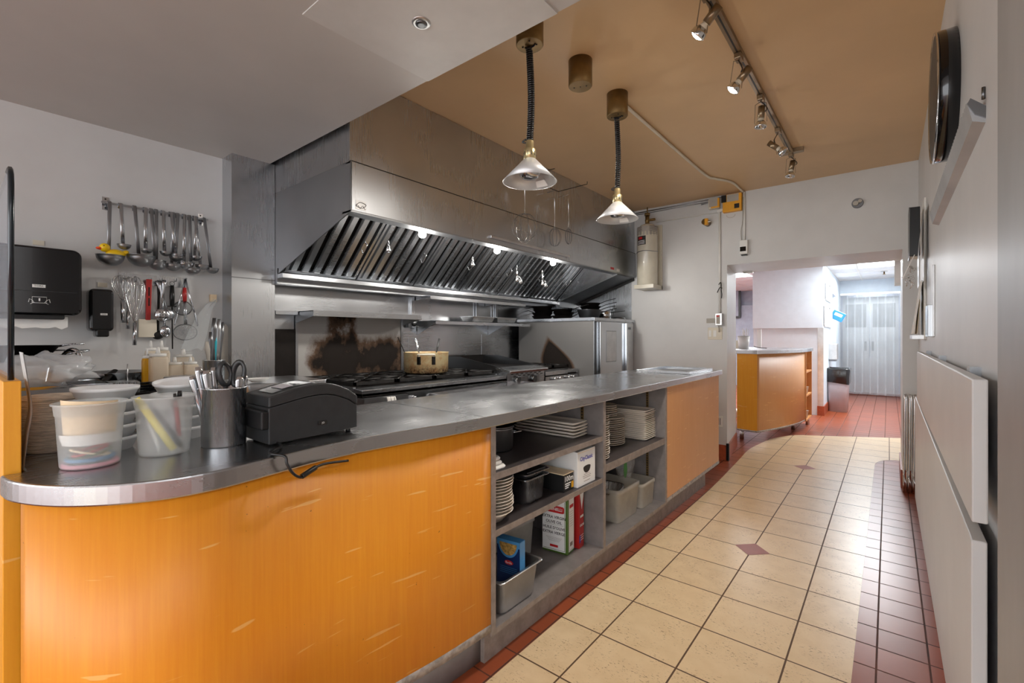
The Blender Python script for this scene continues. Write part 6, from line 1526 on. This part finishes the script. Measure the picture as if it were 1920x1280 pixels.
# bottles
def bottle(u, vb, x, r, h, liquid, fill, label, sq=True, cap='white_pl', zb=None, liq='sauce'):
    c_ = gx(u, vb, x); zb = PT_ if zb is None else zb; t = thing('squeeze_bottle', (c_.x, c_.y, zb), label, 'bottle', 'squeeze bottles on the prep table')
    c_ = Vector((c_.x, c_.y, zb))
    m = MB(); loft(m, [rr_(c_.x, c_.y, r, r, zb, r * .35, 3), rr_(c_.x, c_.y, r, r, zb + h * .8, r * .35, 3), rr_(c_.x, c_.y, r * .9, r * .9, zb + h * .84, r * .35, 3)]); m.build('bottle_body', 'bottle' if fill < 1 else liq, t)
    if fill < 1:
        m = MB(); loft(m, [rr_(c_.x, c_.y, r * .94, r * .94, zb + .003, r * .35, 3), rr_(c_.x, c_.y, r * .94, r * .94, zb + h * .8 * fill, r * .35, 3)]); m.build('contents', liq, t)
    MB().cyl(c_ + Z_ * h * .84, c_ + Z_ * h * .89, r * .92, n=18).build('cap', cap, t)
    MB().cyl(c_ + Z_ * h * .89, c_ + Z_ * h, r * .28, r * .16, 12).build('nozzle', cap, t)
bottle(276, 710, -2.82, 0.020, 0.29, 0, 1, 'slim yellow mustard bottle, leftmost in the row', liq='mustard')
bottle(283, 710, -2.93, 0.024, 0.33, 0, 0.5, 'tall milky bottle behind the yellow mustard bottle')
bottle(296, 722, -2.80, 0.038, 0.30, 0, 0.55, 'tall wide bottle of tan sauce standing at the front of the row')
bottle(303, 700, -2.98, 0.032, 0.33, 0, 0.5, 'tall milky bottle behind the wide tan sauce bottle')
bottle(328, 700, -2.86, 0.034, 0.245, 0, 0.7, 'shorter bottle of pale sauce right of the wide bottle')
bottle(357, 700, -2.84, 0.032, 0.245, 0, 0.75, 'shorter bottle of brown sauce, rightmost in the front row', liq='sauce')
bottle(344, 690, -3.12, 0.045, 0.28, 0, 0.6, 'wide pale bottle at the back against the wall')
t = thing('bain_marie', (-2.62, 0.86, PT_), 'round steel inserts in front of the sauce bottles', 'container')
q = gx(342, 712, -2.62)
MB().vessel([(0, 0), (0.065, 0), (0.065, 0.15), (0.075, 0.152), (0.075, 0.156)], 0.002, (-2.62, q.y, PT_), 32).build('body', 'steel_bright', t)
MB().cyl((-2.62, q.y, PT_ + 0.157), (-2.62, q.y, PT_ + 0.163), 0.074, 0.068, 32).build('lid', 'steel', t)
# knife pot near the column
q = gx(401, 690, -2.98)
t = thing('utensil_pot', (-2.98, q.y, PT_), 'steel pot full of knives and a teal handled tool beside the column', 'pot')
MB().vessel([(0, 0), (0.05, 0), (0.055, 0.215), (0.058, 0.218)], 0.002, (-2.98, q.y, PT_), 28).build('body', 'steel', t)
for i, (du, v1, r, mat, nm) in enumerate(((-13, 640, 0.014, 'woodgrey', 'pale wooden handle at the left of the utensil pot'), (-6, 622, 0.013, 'steel_dark', 'grey blade handle standing left in the utensil pot'), (1, 596, 0.016, 'steel_dark', 'large dark spoon head rising highest in the utensil pot'), (3, 624, 0.011, 'teal', 'teal handled tool in the utensil pot'), (10, 598, 0.013, 'steel_dull', 'grey spoon rising at the right of the utensil pot'), (17, 604, 0.011, 'steel_dark', 'dark handle at the right edge of the utensil pot'))):
    b = gx(401 + du, v1, -2.98); m = MB(); bs = Vector((-2.98, q.y + (du * 0.001), PT_ + 0.03)); m.tube([bs, bs.lerp(b, .6), bs.lerp(b, .85), b], [r * .4, r * .5, r, r * .6], 10, flat=0.4); m.build('kitchen_tool', mat, label=nm, cat='utensil', group='tools in the utensil pot')
a, b = gx(421, 690, -3.19), gx(420, 612, -3.19)
m = MB(); y = a.y
pl_ = [(y - 0.035, PT_), (y + 0.055, PT_), (y + 0.055, 1.20), (y + 0.045, 1.235), (y + 0.03, 1.245), (y + 0.026, 1.31), (y + 0.012, 1.33), (y - 0.004, 1.31), (y - 0.010, 1.22), (y - 0.03, 1.19)]
m.prism(pl_, 'x', -3.22, -3.205); m.build('paddle_board', 'woodgrey', label='grey paddle-shaped cutting board leaning beside the column', cat='board', bev=0.003)
q = gx(402, 565, -3.26)
t = thing('hanging_bag', (-3.26, q.y, 1.2), 'clear bag hanging from a wall hook beside the column', 'bag')
MB().box(-3.30, -3.28, q.y - 0.015, q.y + 0.02, q.z + 0.0, q.z + 0.045).build('hook_pad', 'kraft', t)
m = MB(); rings = []
for i, (z, s) in enumerate(((0.005, 0.008), (-0.03, 0.018), (-0.10, 0.035), (-0.20, 0.05), (-0.30, 0.055))):
    rings.append([(-3.24 + 0.3 * s * math.cos(a_) * (1 + 0.3 * math.sin(5 * a_)), q.y - 0.04 * i * 0.8 + s * math.sin(a_), q.z + z + 0.01 * math.sin(3 * a_)) for a_ in [2 * PI * k / 20 for k in range(20)]])
loft(m, rings, True, False).build('bag_film', 'bag_clear', t)
# small white dish and pan behind the printer
q = gz(490, 714, 1.06); q = gx(484, 716, -2.5)
m = MB(); m.vessel([(0, 0), (0.03, 0), (0.055, 0.018)], 0.002, (-2.5, q.y, 1.02), 24); m.build('small_dish', 'white_pl', label='small white dish behind the canister', cat='dish')
m = MB(); loft(m, [rr_(-2.62, q.y + 0.12, 0.2, 0.2, PT_, 0.02, 3), rr_(-2.62, q.y + 0.12, 0.21, 0.21, 1.015, 0.02, 3)]); m.build('steel_block', 'steel_h', label='square stainless unit standing behind the printer', cat='container', bev=0.004)

# ---- towel and soap dispensers
def rounded_yz(y0, y1, z0, z1, r, n=6):
    out = []
    for cy, cz, a0 in ((y1 - r, z1 - r, 0), (y0 + r, z1 - r, PI / 2), (y0 + r, z0 + r, PI), (y1 - r, z0 + r, 1.5 * PI)):
        for k in range(n + 1): out.append((cy + r * math.cos(a0 + PI / 2 * k / n), cz + r * math.sin(a0 + PI / 2 * k / n)))
    return out
tx1 = XL + 0.20
a, b = gx(31, 463, tx1), gx(154, 592, tx1)
ta, tb2 = gx(20, 458, tx1), gx(154, 478, tx1)
y0, y1, z0, z1 = gx(28, 500, tx1).y - 0.16, b.y, b.z, tb2.z + 0.02
t = thing('towel_dispenser', (XL + 0.1, (y0 + y1) / 2, z0), 'large glossy black paper towel dispenser on the left wall', 'dispenser')
MB().prism(rounded_yz(y0, y1, z0, z1, 0.035), 'x', XL, tx1, True).build('cover', 'black_gloss', t, bev=0.01)
MB().prism(rounded_yz(y0 + 0.02, y1 - 0.06, z0 - 0.02, z0 + 0.03, 0.008), 'x', XL + 0.02, tx1 - 0.02).build('lip', 'black', t)
MB().box(tx1 - 0.0005, tx1 + 0.001, y0, y1 - 0.02, z0 + 0.110, z0 + 0.112).build('split_line', 'charcoal', t)
lc = gx(73, 536, tx1 + .002); l_ = MB().box(tx1, tx1 + 0.002, lc.y - 0.022, lc.y + 0.022, lc.z - 0.007, lc.z + 0.007).build('logo_plate', 'white_print', t)
lettering('TORK', 0.012, 'black_print', l_, (tx1 + 0.002, lc.y, lc.z), Y_, Z_)
lc = gx(74, 562, tx1 + .002); m = MB(); hw, hh = 0.024, 0.014
m.tube([(tx1 + 0.002, lc.y + p[0], lc.z + p[1]) for p in ((-hw, -hh), (-hw, hh), (hw, hh), (hw, -hh), (-hw, -hh))], 0.0012, 4)
for s in (-1, 1): m.tube([(tx1 + 0.002, lc.y + s * p[0], lc.z + p[1]) for p in ((0.036, -0.012), (0.033, 0.004), (0.024, -0.002), (0.018, -0.012), (0.030, -0.02))], 0.0012, 4)
m.tube([(tx1 + 0.002, lc.y, lc.z + 0.008), (tx1 + 0.002, lc.y, lc.z - 0.006)], 0.003, 5); m.build('hands_pictogram', 'white_print', t)
pz0 = gx(100, 614, tx1 - 0.06).z
m = MB(); P = []; n = 14; xs = tx1 - 0.06
for k in range(n + 1):
    y = y0 + 0.03 + (gx(127, 600, xs).y - y0 - 0.03) * k / n; P += [(xs, y, z0 - 0.005), (xs + 0.006, y, pz0 + 0.005 * math.sin(k * 2.3) - 0.004 * (k % 2))]
m.add(P, [(2 * k, 2 * k + 1, 2 * k + 3, 2 * k + 2) for k in range(n)], True); m.build('paper_towel', 'paper', t)
sx1 = XL + 0.10
a, b = gx(168, 540, sx1), gx(214, 621, sx1)
t = thing('soap_dispenser', (XL + 0.05, (a.y + b.y) / 2, b.z), 'small glossy black soap dispenser right of the towel dispenser', 'dispenser')
MB().prism(rounded_yz(a.y, b.y, b.z, a.z, 0.02), 'x', XL, sx1, True).build('cover', 'black_gloss', t, bev=0.012)
MB().prism(rounded_yz(a.y + 0.025, b.y - 0.02, b.z - 0.03, b.z + 0.01, 0.01), 'x', XL + 0.02, sx1 + 0.005, True).build('push_bar', 'black_gloss', t, bev=0.006)
lc = gx(195, 589, sx1 + .002); l_ = MB().box(sx1, sx1 + 0.002, lc.y - 0.014, lc.y + 0.014, lc.z - 0.005, lc.z + 0.005).build('logo_plate', 'white_print', t)
lettering('TORK', 0.008, 'black_print', l_, (sx1 + 0.002, lc.y, lc.z), Y_, Z_)
for (u, v, nm) in ((72, 455, 'small clear sticker above the towel dispenser'), (192, 534, 'small clear sticker above the soap dispenser')):
    q = gx(u, v, XL); MB().box(XL, XL + 0.004, q.y - 0.02, q.y + 0.02, q.z - 0.012, q.z + 0.012).build('wall_clip', 'cream_pl', label=nm, cat='clip')
# ---- ladle rail
def cA(x, y): return (180 + x / 6.4, 340 + y / 6.4)
RX = XL + 0.035
a, b = gx(190, 378, RX), gx(390, 410, RX); rzz = (a.z + b.z) / 2 - 0.003
t = thing('ladle_rail', (RX, a.y, rzz), 'steel wall rail from which all the ladles hang', 'rail')
MB().box(RX - 0.004, RX + 0.004, a.y, b.y, rzz - 0.006, rzz + 0.004).build('bar', 'steel_dull', t)
for y in (a.y + 0.008, b.y - 0.045):
    MB().box(XL, XL + 0.004, y, y + 0.028, rzz - 0.035, rzz + 0.035).build('bracket', 'steel_bright', t)
    MB().box(XL, RX, y + 0.008, y + 0.02, rzz - 0.004, rzz + 0.002).build('arm', 'steel_dull', t)
    for s in (-1, 1): MB().ball((XL + 0.004, y + 0.014, rzz + 0.024 * s), 0.0045, 8).build('screw', 'grime', t)
def ladle(x0, y0, x1, y1, wpx, label, dark=False, depth=0.0, hw=0.0085):
    top = gx(*cA(x0, y0), RX + 0.008 + depth); r = wpx * 0.00021
    bx_ = RX + 0.012 + depth
    bot = gx(*cA(x1, y1), bx_ + 0.0)
    t = thing('ladle', (top.x, top.y, rzz), label, 'ladle', 'steel ladles on the rail')
    top.z = rzz + 0.005
    mat = 'steel_dull' if dark else 'steel_bright'
    m = MB(); m.tube([(RX - 0.008, top.y, rzz - 0.02), (RX - 0.007, top.y, rzz + 0.006), (RX + 0.001, top.y, rzz + 0.009), Vector((top.x, top.y, rzz + 0.004)), Vector((top.x, top.y, rzz)).lerp(bot, .5), bot], hw, 8, flat=0.22)
    m.build('handle', mat, t)
    c_ = bot + Vector((r * 0.75, 0, 0)); prof = [(r * math.sin(PI / 2 * k / 7), -r * 0.92 * math.cos(PI / 2 * k / 7)) for k in range(8)]
    prof = [(0.0, -r * .92)] + prof[1:] + [(r * 1.04, 0.001)]
    inn = [(r * .96 * math.sin(PI / 2 * k / 7), -r * 0.86 * math.cos(PI / 2 * k / 7)) for k in range(7, -1, -1)]; inn[-1] = (0.0, -r * .86)
    MB().lathe(prof + inn, c_, 28).build('bowl', 'steel_dull' if dark else 'steel', t)
    return c_, r
LD = [(165, 250, 150, 900, 285, 'big ladle at the left end with a toy duck sitting in it', 1), (300, 280, 325, 765, 145, 'small ladle second from the left on the rail', 0), (465, 300, 515, 905, 310, 'widest ladle, third from the left on the rail', 1),
      (597, 335, 595, 820, 130, 'small bright ladle right above the widest ladle', 0), (665, 350, 710, 958, 205, 'medium ladle below and right of the widest ladle', 1), (725, 348, 722, 985, 210, 'medium ladle nested under the one right of the widest ladle', 1),
      (810, 365, 822, 850, 130, 'small ladle near the middle of the rail', 0), (905, 385, 955, 880, 150, 'small ladle with a slanting handle right of the middle', 0), (985, 400, 950, 905, 175, 'dark ladle behind the slanting handled one', 1),
      (935, 400, 905, 1000, 200, 'dark big ladle low behind the middle of the row', 1), (1065, 400, 1055, 980, 205, 'broad ladle with a wide handle in the right half', 0), (1125, 420, 1140, 1050, 190, 'dark ladle half hidden behind the broad one', 1),
      (1210, 425, 1185, 905, 145, 'small bright ladle above the right end of the row', 0), (1190, 440, 1255, 1010, 170, 'medium ladle with a leaning bright handle near the right end', 0), (1300, 455, 1380, 1050, 160, 'dark ladle at the right end of the rail', 1)]
for i, (x0, y0, x1, y1, wpx, nm, dk) in enumerate(LD):
    r_ = ladle(x0, y0, x1, y1, wpx, nm, bool(dk), 0.0 if dk else 0.012)
    if i == 0: duck_c, duck_r = r_
# toy duck
dc = duck_c + Vector((0.0, 0.010, 0.008))
t = thing('toy_duck', dc - Z_ * 0.02, 'yellow rubber duck with an orange beak sitting in the left ladle', 'toy')
MB().ball(dc + Vector((0, 0.012, 0.002)), (0.028, 0.042, 0.026), 20).build('body', 'duck', t)
hd_ = MB(); hd_.ball(dc + Vector((0.005, -0.034, 0.030)), 0.023, 18); hd_.build('head', 'duck', t); MB().ball(dc + Vector((0, 0.05, 0.014)), (0.012, 0.02, 0.012), 12, rx(0.6)).build('tail', 'duck', t)
bk = MB(); bk.ball(dc + Vector((0.008, -0.056, 0.024)), (0.013, 0.015, 0.008), 12); bk.build('beak', 'duck_beak', t)
MB().ball(dc + Vector((0.024, -0.040, 0.037)), 0.0035, 8).ball(dc + Vector((-0.012, -0.045, 0.037)), 0.0035, 8).build('eye', 'black_gloss', t)
# ---- lower rail of utensils
def cB(x, y): return (200 + x / 6.4, 500 + y / 6.4)
def U(x, y, xx=XL + 0.03): return gx(*cB(x, y), xx)
a, b = U(200, 105, XL), U(1000, 190, XL)
t = thing('utensil_strip', (XL, a.y, a.z - 0.03), 'flat steel wall strip with hooks for whisks and spoons', 'rail')
MB().box(XL, XL + 0.006, a.y - 0.02, b.y, b.z - 0.035, b.z + 0.025).build('strip', 'steel', t)
for x in (185, 340, 520, 650, 820, 940):
    q = U(x, 150, XL); MB().tube(smooth_pts([(XL + 0.006, q.y, q.z - 0.01), (XL + 0.022, q.y, q.z - 0.014), (XL + 0.03, q.y, q.z + 0.004)], 3), 0.0022, 6).build('hook', 'steel_dark', t)
def whisk(x, y, w, yj, x2, ye, label, xx=XL + 0.055):
    top = U(x, y, xx); j = U((x + x2) / 2, yj, xx); e = U(x2, ye, xx); t = thing('balloon_whisk', e, label, 'whisk', 'balloon whisks on the wall'); r = w * 0.00027
    m = MB()
    for k in range(6):
        a_ = PI * k / 6; dv = Vector((math.cos(a_) * 0.8, math.sin(a_), 0)); pts = []
        for q in range(17):
            s = q / 16; th_ = PI * s * 2; side = math.sin(th_); f = (1 - math.cos(th_)) / 2
            rr = r * side * (0.25 + 0.75 * f) * 1.2; pts.append(j.lerp(top, f) + dv * rr)
        m.tube(pts, 0.0014, 5)
    m.build('wires', 'chrome', t); MB().cyl(j, e, 0.0085, 0.010, 14).build('handle', 'steel_bright', t)
whisk(175, 100, 190, 400, 200, 670, 'wire balloon whisk at the left end of the wall strip')
whisk(260, 120, 120, 495, 255, 745, 'wire whisk with a thin handle hidden behind the first one', XL + 0.03)
whisk(345, 115, 190, 670, 335, 940, 'longer wire balloon whisk, right of the other two')
t = thing('spatula', U(500, 640), 'red handled spatula with a white blade on the wall', 'spatula')
q0, q1, q2 = U(508, 150), U(495, 640), U(490, 845)
def yzquad(c0, c1, w0, w1, x, th_): 
    return [(c0.y - w0, c0.z), (c0.y + w0, c0.z), (c1.y + w1, c1.z), (c1.y - w1, c1.z)]
MB().prism(yzquad(q0, q1, 0.0145, 0.012, 0, 0), 'x', XL + 0.026, XL + 0.036).build('handle', 'red', t, bev=0.003)
MB().prism([(q1.y - 0.043, q1.z + 0.005), (q1.y + 0.040, q1.z + 0.005), (q1.y + 0.042, q2.z + 0.02), (q1.y + 0.03, q2.z), (q1.y - 0.044, q2.z)], 'x', XL + 0.026, XL + 0.034).build('blade', 'cream_pl', t, bev=0.002)
for (ya, yb_) in ((245, 350), (375, 470)):
    qa, qb = U(505, ya), U(502, yb_); MB().box(XL + 0.0358, XL + 0.0368, qa.y - 0.003, qa.y + 0.003, qb.z, qa.z).build('slot', 'grime', t)
def spoon(xt, yt, xb, yb_, w, h, label, slots, xx, mat='steel_bright'):
    a, b = U(xt, yt, xx), U(xb, yb_, xx); t = thing('serving_spoon', b, label, 'spoon', 'steel spoons on the wall')
    rb2 = w * 0.00021; MB().tube([a, a.lerp(b, .12), a.lerp(b, .3), b], [0.012, 0.010, 0.006, 0.006], 8, flat=0.3).build('handle', mat, t)
    cc_ = b + Vector((0.004, 0, -rb2 * 0.6)); d_ = MB(); d_.ball(cc_, (0.014, rb2, rb2 * h), 20); s_ = d_.build('bowl', mat, t)
    if slots:
        m = MB()
        for k in (-1, 0, 1):
            for z in (-0.4, 0.0, 0.4): m.tube([cc_ + Vector((0.0135, k * rb2 * 0.38, (z + .1) * rb2)), cc_ + Vector((0.0135, k * rb2 * 0.38, (z - .12) * rb2))], 0.002, 5)
        m.build('slots', 'black', s_)
spoon(690, 160, 665, 530, 180, 1.0, 'slotted round spoon at the front of the spoon bunch', True, XL + 0.05)
spoon(610, 165, 730, 530, 170, 1.0, 'plain round spoon behind the slotted one', False, XL + 0.03, 'steel')
spoon(650, 165, 700, 740, 130, 1.3, 'lower slotted oval spoon below the spoon bunch', True, XL + 0.035)
spoon(630, 165, 610, 780, 140, 0.9, 'dark spoon low behind the white spatula blade', False, XL + 0.02, 'iron')
a, b, c_ = U(785, 225), U(785, 475), U(790, 985)
t = thing('sharpening_steel', c_, 'long sharpening steel with a black handle hanging on the wall', 'knife steel')
MB().tube([a, a.lerp(b, .5), b], [0.010, 0.013, 0.011], 12).build('handle', 'black', t); MB().box(XL + 0.02, XL + 0.04, b.y - 0.02, b.y + 0.02, b.z - 0.003, b.z + 0.003).build('guard', 'black', t)
MB().cyl(b, c_, 0.0042, 0.0035, 10).build('rod', 'iron', t); MB().tube([a + Vector((0, 0.012 * math.cos(k), 0.012 * math.sin(k) + 0.012)) for k in [2 * PI * q / 12 for q in range(12)]], 0.0018, 5, True).build('ring', 'steel_dark', t)
# tongs
t = thing('tongs', U(820, 700, XL + 0.05), 'steel tongs hanging open upside down, framing the red handled strainer', 'tongs')
for s, (xm, ym), (xe, ye) in ((-1, (850, 560), (820, 700)), (1, (1050, 540), (1090, 710))):
    m = MB(); m.tube([U(945, 145, XL + .055), U(*((880, 400) if s < 0 else (1000, 380)), XL + .055), U(xm, ym, XL + .055)], 0.005, 8, flat=0.5); m.build('arm', 'steel_bright', t)
    m = MB(); A_, B_ = U(xm, ym, XL + .055), U(xe, ye, XL + .055); n = 12; m.tube([A_.lerp(B_, k / n) + Y_ * (0.0035 * (k % 2) * s) for k in range(n + 1)], [0.007 + 0.003 * math.sin(PI * k / n) for k in range(n + 1)], 8, flat=0.6); m.build('gripper', 'steel_dull', t)
# strainers
def strainer(cx0, cy0, wpx, hpx, handle_top, grip, label, rings_n, xx, mat):
    c_ = U(cx0, cy0, xx); ry_ = wpx * 0.00021; rz2 = hpx * 0.000475; t = thing('strainer', c_, label, 'strainer'); P = lambda s, a_, dx=0: (xx + dx, c_.y + s * ry_ * math.cos(a_), c_.z + s * rz2 * math.sin(a_) / 1.0)
    AA = [2 * PI * k / 32 for k in range(32)]
    m = MB(); m.tube([P(1, a_) for a_ in AA], 0.003, 6, True); m.build('rim', 'steel_dark', t)
    m = MB()
    if rings_n:
        for s in (0.75, 0.5, 0.28, 0.1): m.tube([P(s, a_, -0.012 * (1 - s)) for a_ in AA], 0.0012, 5, True)
        for k in range(14): a_ = PI * 2 * k / 14; m.tube([P(0.1, a_, -0.011), P(0.6, a_, -0.006), P(1, a_)], 0.0009, 4)
        m.build('wire_mesh', 'steel', t)
    else:
        for k in range(-12, 13):
            f = k / 13; w2 = math.sqrt(1 - f * f); m.tube([(xx, c_.y + f * ry_, c_.z - w2 * rz2), (xx - 0.015 * w2, c_.y + f * ry_, c_.z), (xx, c_.y + f * ry_, c_.z + w2 * rz2)], 0.0005, 3); m.tube([(xx, c_.y - w2 * ry_, c_.z + f * rz2), (xx - 0.015 * w2, c_.y, c_.z + f * rz2), (xx, c_.y + w2 * ry_, c_.z + f * rz2)], 0.0005, 3)
        m.build('wire_mesh', 'steel_dull', t)
    m = MB(); a = U(handle_top[0], handle_top[1], xx + .01)
    if grip:
        gt_, gb = U(935, 250, xx + .012), U(938, 415, xx + .012); MB().tube([gt_, gt_.lerp(gb, .5), gb], [0.009, 0.012, 0.010], 10).build('grip', 'red', t)
        for s in (-1, 1): m.tube([gb + Y_ * 0.004 * s, (xx + .004, c_.y + 0.006 * s, c_.z + rz2)], 0.003, 6)
    m.tube([a, (xx + .005, c_.y, c_.z + rz2)], 0.003, 6); m.build('handle', 'steel_bright', t)
strainer(915, 495, 215, 88, (935, 180), False, 'round fine mesh strainer behind the tongs', False, XL + 0.028, 'steel')
strainer(945, 785, 285, 98, (938, 200), True, 'wide wire spider strainer with a red handle on the wall', True, XL + 0.045, 'steel')
